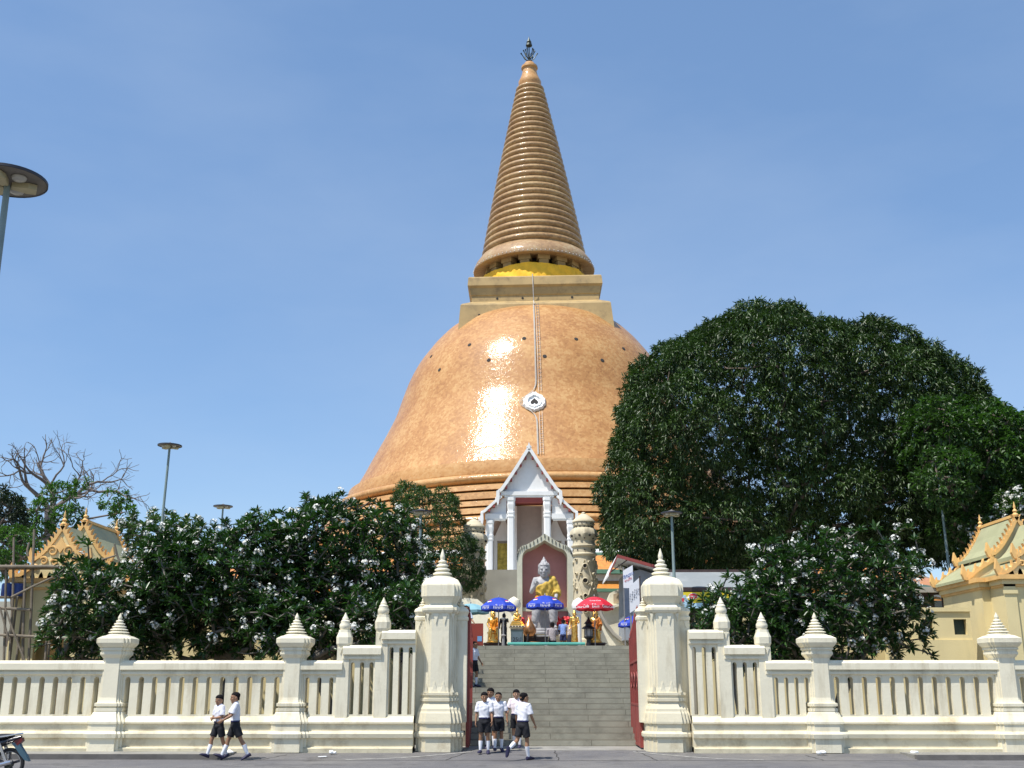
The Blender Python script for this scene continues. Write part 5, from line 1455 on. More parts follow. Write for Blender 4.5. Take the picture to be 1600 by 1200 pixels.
umbrella(930, 932.5, 951, 31, UY, "red umbrella with white lettering over the right gilt statue", M['um_red'], ("Coca-Cola", "โค้ก", "Coca-Cola"), False)
umbrella(992, 962, 978, 27, 50.5, "blue umbrella partly hidden behind the right gate leaf, by the cream rampart", M['um_blue'], ("PEPSI", "", ""), True)
umbrella(735, 943, 957, 31, 49.5, "faded teal umbrella partly hidden behind the left gate pillar", M['um_teal'])

def lathe_thing(name, px, Y, prof, mat, label, cat, n=16, group=None, z0=TZ, sc=1.0, unit=None):
    cx = X(px, Y); mb = MB(); mb.lathe([(r * sc, z * sc) for r, z in prof], n, unit=unit)
    o = mb.build(name, mat, None, None, smooth=35); o.location = (cx, Y, z0); tag(o, label, cat, group); return o
# incense urn shaped like a lotus bud on a tripod
def urn(px, Y, H_, label, m1, w=1.0):
    cx = X(px, Y); t = thing("incense_urn", (cx, Y, TZ), label, "urn")
    k = H_
    mb = MB(); mb.lathe([(.05 * w, .42 * k), (.2 * w, .45 * k), (.30 * w, .56 * k), (.31 * w, .66 * k), (.22 * w, .80 * k), (.10 * w, .92 * k), (.02, 1.05 * k)], 20); mb.build("bud", m1, t)
    for i in range(3):
        a = 2 * PI * i / 3 + .3
        mb = MB(); mb.tube([(.25 * w * math.cos(a), .25 * w * math.sin(a), .5 * k), (.32 * w * math.cos(a), .32 * w * math.sin(a), .3 * k), (.22 * w * math.cos(a), .22 * w * math.sin(a), .12 * k), (.3 * w * math.cos(a), .3 * w * math.sin(a), 0)], [.05, .045, .035, .045], 8); mb.build("leg", M['black_stone'], t)
    return t
urn(827, 48.2, 1.38, "polished bronze lotus-bud urn left of the great pedestal", M['bronze'])
urn(883, 50.0, 1.35, "gold lotus-bud urn just behind the worshippers", M['gold'], .7)
# altar table with offerings
ay = 48.8; ax_, bx_ = X(814, ay), X(858, ay)
t = thing("altar_table", ((ax_ + bx_) / 2, ay, TZ), "long dark offering table in front of the statue pedestal", "table"); org = t.location.copy()
mb = MB(); mb.box(ax_, bx_, ay - .3, ay + .3, TZ + .62, TZ + .68); mb.build("table_top", M['granite'], t, org, smooth=0)
for x in (ax_ + .08, bx_ - .08):
    for y in (ay - .24, ay + .24):
        mb = MB(); mb.bar((x, y, TZ), (x, y, TZ + .62), .07); mb.build("leg", M['black_stone'], t, org, smooth=0)
mb = MB(); mb.box(ax_ + .12, bx_ - .12, ay - .2, ay + .2, TZ, TZ + .6); mb.build("front_panel", M['wood_dark'], t, org, smooth=0)
lathe_thing("brass_bowl", 833.5, 46.8, [(.1, 0), (.06, .05), (.22, .12), (.3, .2), (.29, .21), (.1, .13)], M['bronze'], "shallow brass bowl on the floor before the offering table", "bowl", 20, z0=TZ + .12)
# donation box with its black characters, and the small gilt figure on top
by = 47.0; bx0, bx1 = X(798.5, by), X(817.5, by)
M['box_grey'] = surf("grey_green_metal", (.20, .26, .24), .5, var=.1)
t = thing("donation_box", ((bx0 + bx1) / 2, by, TZ), "grey-green metal donation box with large black characters", "donation box"); org = t.location.copy()
zt_ = Z(984, by)
mb = MB(); mb.box(bx0, bx1, by - .22, by + .22, TZ, zt_ - .03); mb.build("box_body", M['box_grey'], t, org, smooth=0)
mb = MB(); mb.box(bx0 - .02, bx1 + .02, by - .24, by + .24, zt_ - .029, zt_); mb.build("lid", M['black_stone'], t, org, smooth=0)
mb = MB(); mb.box(bx0 + .05, bx1 - .05, by - .229, by - .222, TZ + .14, zt_ - .1); mb.build("front_sheet", surf("pale_grey_sheet", (.34, .42, .42), .6), t, org, smooth=0)
text_mesh("25ป", .24, M['black_stone'], "lettering", t, Matrix.Translation(((bx0 + bx1) / 2, by - .232, TZ + .42)) @ Matrix.Rotation(PI / 2, 4, 'X'), org)
def mini_shrine(px, Y, z0, label):
    cx = X(px, Y); t = thing("small_shrine", (cx, Y, z0), label, "shrine")
    mb = MB(); mb.lathe([(.3, 0), (.3, .08), (.26, .1), (.26, .16), (.22, .18), (.22, .22)], unit=CH); mb.build("base", M['gold'], t, smooth=0)
    mb = MB(); mb.ell((0, 0, .29), (.19, .13, .07), 14, 8); mb.ell((0, .02, .44), (.10, .08, .15), 14, 8); mb.ell((0, 0, .64), (.065, .065, .08), 12, 8); mb.lathe([(.03, .7), (.015, .76), (.004, .84)], 8)
    mb.tube([(-.1, 0, .53), (-.15, -.03, .42), (-.05, -.12, .34)], .03, 8); mb.tube([(.1, 0, .53), (.15, -.03, .42), (.06, -.1, .34)], .03, 8)
    remeshed(mb, "seated_figure", M['gold'], t, .012, 1); return t
mini_shrine(808, 48.4, Z(978, 48.4), "small gilt seated figure on a stepped base behind the donation box")
t = thing("offering_stand", (X(808, 48.4), 48.4, TZ), "cream carved stand behind the donation box carrying the small gilt figure", "stand")
mb = MB(); zs = Z(978, 48.4) - TZ - .003
mb.lathe([(.34, 0), (.34, .1), (.28, .14), (.28, zs - .12), (.36, zs - .06), (.36, zs)], unit=SQ); mb.build("stand_body", M['ramp'], t, smooth=0)
for i in range(5):
    mb = MB(); mb.box(-.3 + .13 * i, -.23 + .13 * i, -.372, -.362, zs - .055, zs - .008); mb.build("panel", M['wood_dark'], t, smooth=0)
# standing gilt figure right of the worshippers
def standing_statue(px, Y, ytop, mat, label, z0=TZ, robe=None, arm=20, group=None):
    H_ = (Z(ytop, Y) - z0 - .25) / 1.02; cx = X(px, Y)
    t = thing("standing_statue", (cx, Y, z0), label, "statue", group)
    mb = MB(); mb.lathe([(.30, 0), (.30, .08), (.24, .12), (.27, .25)], 16); mb.build("base", M['wood_dark'], t)
    J = body_frame(H_, dict(armL=arm, elbowL=60, inL=20, armR=arm * .3, elbowR=20, thighL=2, thighR=2, headscale=1.1)); of = Vector((0, 0, .25))
    mb = MB()
    v = lambda z: Vector((0, 0, z * H_))
    pel = (J['hipL'] + J['hipR']) / 2
    E_ = lambda c, a, b: ering(c + of, a * H_, b * H_)
    mb.loft([E_(v(.01), .10, .08), E_(v(.25), .085, .07), E_(pel, .098, .075), E_(J['waist'], .08, .06), E_(J['chest'], .10, .072), E_(J['shl'], .10, .05), E_(J['shl'] + v(.03), .045, .04), E_(J['neck'] + v(.03), .035, .035)])
    for n in 'LR':
        etube(mb, [J['sh' + n] + of, J['el' + n] + of, J['wr' + n] + of], [.038 * H_, .03 * H_, .02 * H_]); hand(mb, J['wr' + n] + of, J['hd' + n], Vector((0, -1, .1)), H_, 1 if n == 'L' else -1, 15)
        etube(mb, [J['heel' + n] + of + v(.02), J['toe' + n] + of + v(.014)], [.024 * H_, .02 * H_])
    HT, r = head_shape(mb, J['head'] + of, H_, Matrix.Identity(3), 1.12)
    mb.T = HT; mb.lathe([(.5 * r, 1.0 * r), (.3 * r, 1.3 * r), (.1 * r, 1.6 * r), (.02 * r, 1.95 * r)], 10); mb.T = None
    remeshed(mb, "body", mat, t, .008 * H_, 2)
    rb = MB(); rb.loft([E_(v(.08), .112, .09), E_(v(.28), .096, .08), E_(pel, .106, .083), E_(J['waist'], .088, .068), E_(J['chest'] + v(.01), .104, .079)])
    remeshed(rb, "robe", robe or mat, t, .01 * H_, 1, (.005 * H_, 60 / H_))
    return t
standing_statue(898, 48.0, 955, M['gold'], "gilt standing statue right of the worshippers")
standing_statue(787.5, 47.3, 958, M['black_stone'], "black bronze standing figure right of the left gilt statue, one arm out", arm=55)
# black tiered lantern left of the right gilt statue
def lantern(px, Y, ytop, label):
    cx = X(px, Y); H_ = Z(ytop, Y) - TZ; t = thing("pagoda_lantern", (cx, Y, TZ), label, "lantern")
    mb = MB(); mb.lathe([(.20, 0), (.24, .05), (.12, .12), (.09, .3 * H_), (.2, .36 * H_), (.2, .4 * H_)], 8); mb.build("stem", M['black_stone'], t, smooth=20)
    mb = MB(); mb.lathe([(.15, .4 * H_), (.17, .5 * H_), (.15, .62 * H_)], 6); mb.build("lamp_house", M['granite'], t, smooth=20)
    for i in range(6):
        a = 2 * PI * i / 6; mb = MB(); mb.bar((.175 * math.cos(a), .175 * math.sin(a), .4 * H_), (.175 * math.cos(a), .175 * math.sin(a), .63 * H_), .03); mb.build("post", M['black_stone'], t, smooth=0)
    mb = MB(); mb.lathe([(.30, .62 * H_), (.27, .66 * H_), (.14, .72 * H_), (.13, .76 * H_), (.2, .78 * H_), (.1, .86 * H_), (.05, .92 * H_), (.01, H_)], 8); mb.build("roof", M['black_stone'], t, smooth=20)
lantern(920, 46.9, 963, "black tiered metal lantern left of the right gilt statue")
# silver stand post, red board with a blue notice, teal rail at the stair head
lathe_thing("silver_stand", 786.5, 45.6, [(.16, 0), (.16, .04), (.07, .1), (.05, .5), (.12, .54), (.035, .6), (.035, 1.15), (.09, 1.2), (.09, 1.26)], M['steel'], "thin silver post stand in front of the black bronze figure", "stand", 14)
ry = 46.2; r0, r1 = X(726, ry), X(755, ry)
t = thing("red_board", ((r0 + r1) / 2, ry, TZ), "dark red counter board with a small blue notice beside the left gate leaf", "board"); org = t.location.copy()
mb = MB(); mb.box(r0, r1, ry - .04, ry + .04, TZ + .05, Z(974, ry)); mb.build("panel", surf("dark_red_paint", (.24, .035, .02), .6, var=.1), t, org, smooth=0)
mb = MB(); mb.box(X(746, ry), X(753, ry), ry - .05, ry - .041, Z(1002, ry), Z(994, ry)); mb.build("notice", surf("blue_notice", (.15, .32, .55), .6), t, org, smooth=0)
for x in (r0 + .05, r1 - .05):
    mb = MB(); mb.bar((x, ry + .08, TZ), (x, ry + .08, Z(976, ry)), .05); mb.build("leg", M['wood_dark'], t, org, smooth=0)
mb = MB(); x0, x1 = X(793, 43.2), X(914, 43.2); mb.tube([(x0, 43.2, TZ + .12), (x1, 43.2, TZ + .12)], .06, 10)
o = mb.build("teal_pipe", surf("teal_paint", (.08, .36, .30), .5, var=.1), None, (x0, 43.2, TZ)); tag(o, "long teal pipe lying along the head of the stairs", "pipe")
for i, px in enumerate((800, 853, 905)):
    x = X(px, 43.2); mb = MB(); mb.box(x - .06, x + .06, 43.1, 43.3, TZ, TZ + .07); q = mb.build("rest_block", M['granite'], o, (x0, 43.2, TZ), smooth=0)
# pale bulbous posts behind the umbrellas
for px, yt, Y, lab in ((803, 932, 50.5, "cream bulb-topped post between the left tower and the niche"), (905, 934, 50.5, "white ball-topped post right of the niche")):
    h_ = Z(yt, Y) - TZ
    lathe_thing("bulb_post", px, Y, [(.22, 0), (.22, .1), (.12, .16), (.11, h_ * .68), (.2, h_ * .72), (.14, h_ * .745), (.30, h_ * .80), (.33, h_ * .87), (.26, h_ * .94), (.08, h_ * .985), (.01, h_)], M['ramp'] if px < 850 else M['white'], lab, "post", 18)
# red flower sprays either side of the seated figure
for px in (872, 884, 812):
    cx = X(px, 51.0); t = thing("flower_vase", (cx, 51.0, TZ), {872: "vase of red flowers at the seated figure's left knee", 884: "taller vase of red flowers inside the right edge of the niche", 812: "vase of red flowers inside the left edge of the niche"}[px], "vase")
    mb = MB(); mb.lathe([(.1, 0), (.1, .5), (.16, .9), (.09, 1.1), (.14, 1.2)], 12); mb.build("vase", M['wood_dark'], t)
    mb = MB()
    for k in range(26):
        a = random.uniform(0, 2 * PI); rr = random.uniform(0, .28); z = 1.25 + random.uniform(0, .4) * (1 - rr)
        mb.ell((rr * math.cos(a), rr * math.sin(a), z), random.uniform(.05, .08), 6, 4)
    remeshed(mb, "blooms", M['red'], t, .02, 0)

# ================================================================== SIGNS AND STALLS RIGHT OF THE STAIRS
ky = 52.0
t = thing("ticket_kiosk", (X(975, ky), ky, TZ), "small white kiosk with a red-edged gable roof beside the right gate pillar", "kiosk"); org = t.location.copy()
def KP(px, py, Y=ky): return (X(px, Y, py), Z(py, Y))
mb = MB(); mb.prism([KP(975, 1000), KP(975, 897), KP(1000, 890), KP(1030, 900), KP(1030, 1000)], ky, ky + 3, 'y'); mb.build("wall", surf("blue_grey_wall", (.30, .33, .37), .7), t, org, smooth=0)
for a, b, nm in (((962, 871), (949, 900), "roof"), ((962, 871), (1040, 893), "roof")):
    (xa, za), (xb, zb__) = KP(*a), KP(*b)
    mb = MB(); mb.prism([(xa, za), (xb, zb__), (xb, zb__ - .1), (xa, za - .1)], ky - 1.0, ky + 3.4, 'y'); mb.build(nm, M['white'], t, org, smooth=0)
    mb = MB(); mb.prism([(xa, za + .02), (xb, zb__ + .02), (xb, zb__ - .13), (xa, za - .13)], ky - 1.06, ky - 1.002, 'y'); mb.build("fascia", M['roof_red'], t, org, smooth=0)
mb = MB(); mb.bar((KP(952, 897)[0], ky - .9, KP(952, 897)[1]), (KP(978, 878)[0], ky - .9, KP(978, 878)[1]), .05); mb.build("brace", M['wood_dark'], t, org, smooth=0)
by = 50.0
t = thing("banner", (X(985, by), by, TZ), "white banner with blue and red lettering hung above the cream parapet", "banner"); org = t.location.copy()
mb = MB(); mb.prism([(X(976.5, by), Z(919, by)), (X(976.5, by), Z(892, by)), (X(992, by), Z(883, by)), (X(992, by), Z(919, by))], by, by + .03, 'y'); mb.build("sheet", M['txt'], t, org, smooth=0)
M['blue'] = surf("blue_print", (.03, .10, .40), .6)
T0 = Matrix.Translation((X(984.3, by), by - .008, Z(899, by))) @ Matrix.Rotation(R(28), 4, 'Y').inverted() @ Matrix.Rotation(PI / 2, 4, 'X')
text_mesh("เชิญชม", .19, M['blue'], "lettering", t, T0, org)
T0 = Matrix.Translation((X(984.3, by), by - .008, Z(906, by))) @ Matrix.Rotation(R(28), 4, 'Y').inverted() @ Matrix.Rotation(PI / 2, 4, 'X')
text_mesh("งานวัด", .14, M['red'], "lettering", t, T0, org)
for px in (977, 991.5):
    mb = MB(); mb.bar((X(px, by), by + .05, TZ), (X(px, by), by + .05, Z(886, by)), .05); mb.build("pole", M['steel'], t, org, smooth=0)
by = 40.5
t = thing("notice_board", (X(993, by), by, 2.0), "white notice board with grey columns of writing behind the right gate leaf", "sign"); org = t.location.copy()
q = [(985.5, 958), (985.5, 917), (1001.5, 903), (1001.5, 948)]
mb = MB(); mb.prism([(X(a, by), Z(b, by)) for a, b in q], by, by + .03, 'y'); mb.build("board", M['txt'], t, org, smooth=0)
mb = MB(); mb.prism([(X(a, by), Z(b, by)) for a, b in ((1001.5, 950), (1001.5, 901), (1003.5, 900), (1003.5, 949))], by - .02, by + .05, 'y'); mb.build("edge_strip", M['wood_dark'], t, org, smooth=0)
for k in range(4):
    T0 = Matrix.Translation((X(988 + 3.6 * k, by), by - .008, Z(934 - 3.3 * k, by))) @ Matrix.Rotation(R(4), 4, 'Y') @ Matrix.Rotation(PI / 2, 4, 'X')
    for j, ch in enumerate("วัดเปิด"[:5] if k % 2 else "ทางเข้า"[:5]):
        pass
    text_mesh("\n".join(["ว ด", "ท า", "ง ข", "เ ป"][k:] + ["น า", "ก ร"][:k + 1])[:15], .085, surf("grey_print", (.25, .25, .28), .7) if k == 0 else bpy.data.materials["grey_print"], "lettering", t, T0, org)
for px in (987, 1000.5):
    mb = MB(); mb.bar((X(px, by), by + .06, 1.4), (X(px, by), by + .06, Z(920, by)), .06); mb.build("post", M['steel'], t, org, smooth=0)

M['tin'] = surf("grey_tin_roof", (.33, .36, .37), .45, metal=.2, var=.06, vscale=.8, stain=(.55, .56, .54), stain_amt=.5, stain_scale=1.4, streak=True, bump=.05)
M['yel_print'] = surf("yellow_banner", (.80, .60, .02), .6, var=.08, vscale=2, stain=(.35, .45, .05), stain_amt=.5, stain_scale=1.5)
M['ltblue'] = surf("light_blue_banner", (.40, .60, .75), .6, var=.1)
def stall(xa_px, xb_px, Y, label, y0, y1, banner=True):
    xa, xb = X(xa_px, Y), X(xb_px, Y)
    t = thing("market_stall", ((xa + xb) / 2, Y, TZ), label, "stall", None); org = t.location.copy()
    z1, z0 = Z(y0, Y), Z(y1, Y)
    mb = MB(); mb.prism([(Y - 1.2, z0), (Y + 1.4, z1), (Y + 1.4, z1 + .05), (Y - 1.2, z0 + .05)], xa, xb, 'x'); mb.build("roof", M['tin'], t, org, smooth=0)
    mb = MB(); mb.box(xa - .05, xb + .05, Y + 1.38, Y + 1.62, z1 - .1, z1 + .16); mb.build("ridge_beam", M['wood_dark'], t, org, smooth=0)
    mb = MB(); mb.box(xa, xb, Y - 1.24, Y - 1.18, z0 - .12, z0 + .03); mb.build("fascia", M['wood_dark'], t, org, smooth=0)
    for i in range(4):
        x = xa + .1 + (xb - xa - .2) * i / 3
        mb = MB(); mb.bar((x, Y - 1.1, TZ), (x, Y - 1.1, z0), .08); mb.build("post", M['wood_dark'], t, org, smooth=0)
    mb = MB(); mb.box(xa + .1, xb - .1, Y + 1.2, Y + 1.3, TZ, z1 - .1); mb.build("back_wall", M['wood_dark'], t, org, smooth=0)
    mb = MB(); mb.box(xa + .1, xb - .1, Y - 1.1, Y - .4, TZ, TZ + .8); mb.build("counter", M['white'], t, org, smooth=0)
    return t, org, xa, xb, z0
SYT = 46.5
t, org, xa, xb, z0 = stall(1050, 1235, SYT, "tin-roofed stall with a yellow banner and red oval badge behind the right flowering tree", 891, 923)
yb_ = SYT - 1.27
mb = MB(); mb.box(X(1068, yb_), X(1232, yb_), yb_, yb_ + .02, Z(942, yb_), Z(925.5, yb_)); mb.build("yellow_banner", M['yel_print'], t, org, smooth=0)
mb = MB(); mb.prism([(X(1056, yb_), Z(950, yb_)), (X(1056, yb_), Z(932, yb_)), (X(1074, yb_), Z(930, yb_)), (X(1080, yb_), Z(942.5, yb_)), (X(1120, yb_), Z(942.5, yb_)), (X(1120, yb_), Z(951, yb_))], yb_ - .02, yb_ - .003, 'y'); mb.build("blue_banner", M['ltblue'], t, org, smooth=0)
def oval(cx, cz_, rx, rz_, y, mat, nm):
    mb = MB(); mb.prism([(cx + rx * math.cos(2 * PI * i / 24), cz_ + rz_ * math.sin(2 * PI * i / 24)) for i in range(24)], y, y + .01, 'y'); mb.build(nm, mat, t, org, smooth=0)
ox, oz = X(1086, yb_), Z(932, yb_)
oval(ox, oz, .2, .125, yb_ - .03, M['txt'], "badge_rim"); oval(ox, oz, .18, .105, yb_ - .042, M['red'], "badge")
text_mesh("wai", .13, M['txt'], "lettering", t, Matrix.Translation((ox, yb_ - .046, oz)) @ Matrix.Rotation(PI / 2, 4, 'X'), org)
mb = MB(); mb.prism([(X(1065, yb_), Z(943, yb_)), (X(1066, yb_), Z(936, yb_)), (X(1072, yb_), Z(934, yb_)), (X(1071, yb_), Z(940, yb_))], yb_ - .04, yb_ - .022, 'y'); mb.build("red_mark", M['red'], t, org, smooth=0)
t, org, xa, xb, z0 = stall(520, 690, SYT, "tin-roofed stall with a yellow banner hidden behind the left flowering trees", 893, 922)
mb = MB(); mb.box(X(555, yb_), X(655, yb_), yb_, yb_ + .02, Z(935, yb_), Z(925, yb_)); mb.build("yellow_banner", M['yel_print'], t, org, smooth=0)
t, org, xa, xb, z0 = stall(1418, 1488, 43.5, "low dark shelter with a pale flat roof edge left of the right pavilion", 922, 929)
mb = MB(); mb.box(xa - .1, xb + .1, 42.0, 42.2, z0 - .05, z0 + .16); mb.build("roof_edge", M['coping'], t, org, smooth=0)

# ================================================================== PAVILIONS
M['roof_pale'] = M['palegreen']
def barge_poly(pts, th, n_c, ch):
    """closed outline: serrated upper edge with n_c flame crockets, smooth lower edge. pts (x, z) from ridge to eave"""
    L_ = [0]
    for p, q in zip(pts, pts[1:]): L_.append(L_[-1] + math.dist(p, q))
    def ev(s):
        for i in range(len(pts) - 1):
            if s <= L_[i + 1] or i == len(pts) - 2:
                t = (s - L_[i]) / (L_[i + 1] - L_[i]); p, q = pts[i], pts[i + 1]
                d = Vector((q[0] - p[0], q[1] - p[1])).normalized()
                return Vector((p[0] + (q[0] - p[0]) * t, p[1] + (q[1] - p[1]) * t)), d
    up = []; n_s = n_c
    for i in range(n_s):
        a = L_[-1] * (i + .1) / n_s; b = L_[-1] * (i + .55) / n_s; c = L_[-1] * (i + .95) / n_s
        for s, h in ((a, 0), ((a + b) / 2, ch * .55), (a + (b - a) * .15, ch), (b, ch * .35), (c, 0)):
            p, d = ev(s); nn = Vector((-d.y, d.x))
            if nn.y < 0: nn = -nn
            up.append(tuple(p + nn * h))
    low = []
    for i in range(13):
        p, d = ev(L_[-1] * i / 12); nn = Vector((-d.y, d.x))
        if nn.y < 0: nn = -nn
        low.append(tuple(p - nn * th))
    return up + low[::-1]
def pavilion(cx, Y0, label, scaffold=False):
    t = thing("shrine_pavilion", (cx, Y0, 0), label, "pavilion", "yellow shrine pavilions behind the wall")
    def B(name, mat, sm=0, k=None): mb.build(name, mat, t, None, smooth=sm)
    e = 5.05                                    # cornice height
    # body: main hall and projecting front bay
    for (hw, ya, yb, nm) in ((1.45, 0, 1.2, "front_bay"), (1.75, 1.2, 4.8, "hall")):
        # walls with an arched opening at the front bay
        if nm == "front_bay":
            mb = MB(); w = .62; zs = 2.9
            arch = [(-hw, 0), (-hw, e), (hw, e), (hw, 0), (w, 0), (w, zs)] + [(w * math.cos(a), zs + .75 * math.sin(a)) for a in [PI * k / 10 for k in range(1, 10)]] + [(-w, zs), (-w, 0)]
            mb.prism(arch, ya, ya + .25, 'y'); B("front_wall", M['yellow'])
            mb = MB()
            for s in (-1, 1): mb.box(min(s * hw, s * (hw - .25)), max(s * hw, s * (hw - .25)), ya + .25, yb, 0, e)
            B("bay_side_wall", M['yellow'])
            for s in (-1, 1):
                mb = MB(); mb.box(s * 1.3 - .2, s * 1.3 + .2, ya - .06, ya - .002, 0, e - .02); mb.box(s * 1.3 - .24, s * 1.3 + .24, ya - .10, ya - .062, e - .5, e - .38); B("pilaster", M['yellow'])
        else:
            mb = MB(); mb.box(-hw, hw, ya, ya + .25, 0, e); B("hall_front_wall", M['yellow'])
            mb = MB(); mb.box(-hw, -hw + .25, ya + .25, yb, 0, e); B("hall_side_wall", M['yellow'])
            mb = MB(); mb.box(hw - .25, hw, ya + .25, yb, 0, e); B("hall_side_wall", M['yellow'])
            mb = MB(); mb.box(-hw + .25, hw - .25, yb - .25, yb, 0, e); B("hall_back_wall", M['yellow'])
    mb = MB(); mb.box(-.5, .5, .9, 1.18, .5, 3.2); B("inner_niche", M['ochre'])
    # cornices
    for (hw, ya, yb) in ((1.45, 0, .97), (1.75, 1.2, 4.8)):
        for (o_, z0, z1, m_) in ((.06, e - .26, e - .18, M['ochre']), (.10, e - .179, e - .02, M['yellow']), (.22, e - .019, e + .13, M['ochre'])):
            mb = MB(); mb.box(-hw - o_, hw + o_, ya - o_, yb + (o_ if ya else -.24 if False else 0), z0, z1); B("cornice", m_)
    # roofs. profile from ridge to shoulder, then lower skirt
    mb = None
    def roof(y0, y1, zr, hwS, zS, skirt, front_only=False):
        nonlocal mb
        prof = [(0, zr), (hwS * .30, zr - (zr - zS) * .42), (hwS * .62, zr - (zr - zS) * .78), (hwS * .85, zS + .06), (hwS, zS)]
        for s in (-1, 1):
            P_ = [(s * x, z) for x, z in prof]
            mb = MB(); mb.prism(P_ + [(x, z - .12) for x, z in P_[::-1]], y0 + .1, y1 - .1, 'y'); B("roof", M['roof_pale'])
            Q = [(s * hwS * .86, zS - .14), (s * (hwS + skirt * .5), zS - .5), (s * (hwS + skirt), e + .20)]
            mb = MB(); mb.prism(Q + [(x, z - .1) for x, z in Q[::-1]], y0 + .1, y1 - .1, 'y'); B("skirt_roof", M['roof_pale'])
            for yy in ((y0,) if front_only else (y0, y1)):
                mb = MB(); mb.prism(barge_poly(P_, .10, 9, .16), yy - .06, yy + .12, 'y'); B("bargeboard", M['ochre'])
                mb = MB(); mb.prism(barge_poly(Q, .10, 4, .18), yy - .06, yy + .12, 'y'); B("skirt_board", M['ochre'])
                # upswept corner finials
                for (x, z, h) in ((s * (hwS + .02), zS - .02, .42), (s * (hwS + skirt + .02), e + .22, .46)):
                    mb = MB(); mb.prism([(x - s * .12, z - .12), (x + s * .06, z - .10), (x + s * .13, z + .10), (x + s * .06, z + h), (x - s * .02, z + h * .5), (x - s * .09, z + .12)], yy - .05, yy + .10, 'y'); B("corner_finial", M['ochre'])
        for yy in ((y0,) if front_only else (y0, y1)):
            mb = MB(); mb.prism([(-hwS * .9, zS - .14), (hwS * .9, zS - .14), (hwS * .6, zr - (zr - zS) * .83), (hwS * .28, zr - (zr - zS) * .5), (0, zr - .15), (-hwS * .28, zr - (zr - zS) * .5), (-hwS * .6, zr - (zr - zS) * .83)], yy + .0, yy + .2, 'y'); B("gable", M['yellow'])
            mb = MB(); mb.prism([(-hwS - skirt * .9, e + .14), (hwS + skirt * .9, e + .14), (hwS * .9, zS - .142), (-hwS * .9, zS - .142)], yy + .0, yy + .2, 'y'); B("gable_base", M['yellow'])
            mb = MB(); mb.lathe([(.09, zr - .06), (.12, zr + .04), (.05, zr + .12), (.09, zr + .18), (.03, zr + .26), (.05, zr + .32), (.008, zr + .52)], 8, (0, yy + .03, 0)); B("ridge_finial", M['ochre'], 30)
    roof(-.1, 1.6, 7.05, .98, 5.85, .62, True)
    roof(1.7, 4.8, 7.45, 1.08, 6.1, .95)
    mb = MB(); mb.box(-.06, .06, 1.85, 4.7, 7.42, 7.52); B("ridge_cap", M['ochre'])
    # stucco scrollwork in the front gable
    for s in (-1, 1):
        for (x, z, r0, turns, ph) in ((.28, 6.12, .20, 1.4, 0), (.55, 5.78, .15, 1.3, .6), (.18, 5.72, .13, 1.2, .3), (.82, 5.55, .10, 1.1, .9)):
            pts = []
            for k in range(20):
                a = k / 19 * 2 * PI * turns + ph; rr = r0 * (1 - k / 24)
                pts.append((s * (x + rr * math.cos(a)), -.13, z + rr * math.sin(a)))
            mb = MB(); mb.tube(pts, [.045 * (1 - k / 30) for k in range(20)], 6); B("scrollwork", M['ochre'], 50)
    mb = MB(); mb.prism([(0, 6.62), (.12, 6.4), (.22, 6.28), (.1, 6.2), (0, 6.05), (-.1, 6.2), (-.22, 6.28), (-.12, 6.4)], -.16, .0, 'y'); B("flame_crest", M['ochre'])
    for k in range(9):
        x = -1.2 + k * .3; mb = MB(); mb.prism([(x - .09, e + .14), (x + .09, e + .14), (x + .06, e + .26), (x, e + .36), (x - .06, e + .26)], -.1, -.02, 'y'); B("crest_leaf", M['ochre'])
    return t
LPX = X(98, 38.0, 850)
pavilion(LPX, 38.0, "yellow shrine pavilion with ochre gables behind bamboo scaffolding at the left")
RPX = X(1628, 37.2, 850)
pavilion(RPX, 37.2, "yellow shrine pavilion with ochre gables at the right edge of the view")
# bamboo scaffolding before the left pavilion
M['bamboo'] = surf("grey_bamboo", (.20, .165, .12), .8, var=.25, vscale=4, bump=.3)
sy_ = 37.2
t = thing("bamboo_scaffold", (X(40, sy_), sy_, 0), "grey bamboo pole scaffold standing before the left yellow pavilion", "scaffold"); org = t.location.copy()
def pole(a, b, r=.045, Y=sy_, Y2=None):
    mb = MB(); p = Vector((X(a[0], Y, a[1]), Y, Z(a[1], Y))); q = Vector((X(b[0], Y2 or Y, b[1]), Y2 or Y, Z(b[1], Y2 or Y)))
    if p.z > q.z: p, q = q, p
    mid = (p + q) / 2 + Vector((random.uniform(-.04, .04), random.uniform(-.03, .03), random.uniform(-.03, .03)))
    mb.tube([p, mid, q], [r, r * .95, r * .85], 7); mb.build("pole", M['bamboo'], t, org)
for (a, b, r, Y) in (((-30, 884), (92, 884), .06, 37.1), ((-30, 947), (48, 952), .05, 37.1), ((-30, 990), (120, 998), .05, 37.1), ((-30, 922), (0, 920), .05, 37.1),
                     ((6, 1040), (10, 880), .045, 37.2), ((14, 1040), (22, 838), .045, 37.25), ((36, 1090), (40, 880), .05, 37.2), ((42, 1090), (54, 825), .05, 37.3),
                     ((66, 1090), (76, 958), .045, 37.2), ((75, 1090), (78, 985), .04, 37.35), ((96, 1090), (104, 960), .045, 37.2), ((85, 960), (88, 884), .04, 37.2),
                     ((18, 932), (98, 894), .04, 36.9), ((98, 894), (184, 866), .035, 36.9), ((179, 849), (190, 884), .04, 36.8), ((0, 948), (14, 1000), .035, 37.0), ((8, 948), (40, 1035), .035, 37.0), ((-25, 1090), (-20, 830), .05, 37.2), ((44, 868), (46, 846), .04, 37.4)):
    pole(a, b, r, Y)
mb = MB(); mb.box(X(-30, 37.3), X(90, 37.3), 37.15, 37.75, Z(886, 37.3) - .02, Z(886, 37.3) + .02); mb.build("plank", M['bamboo'], t, org, smooth=0)
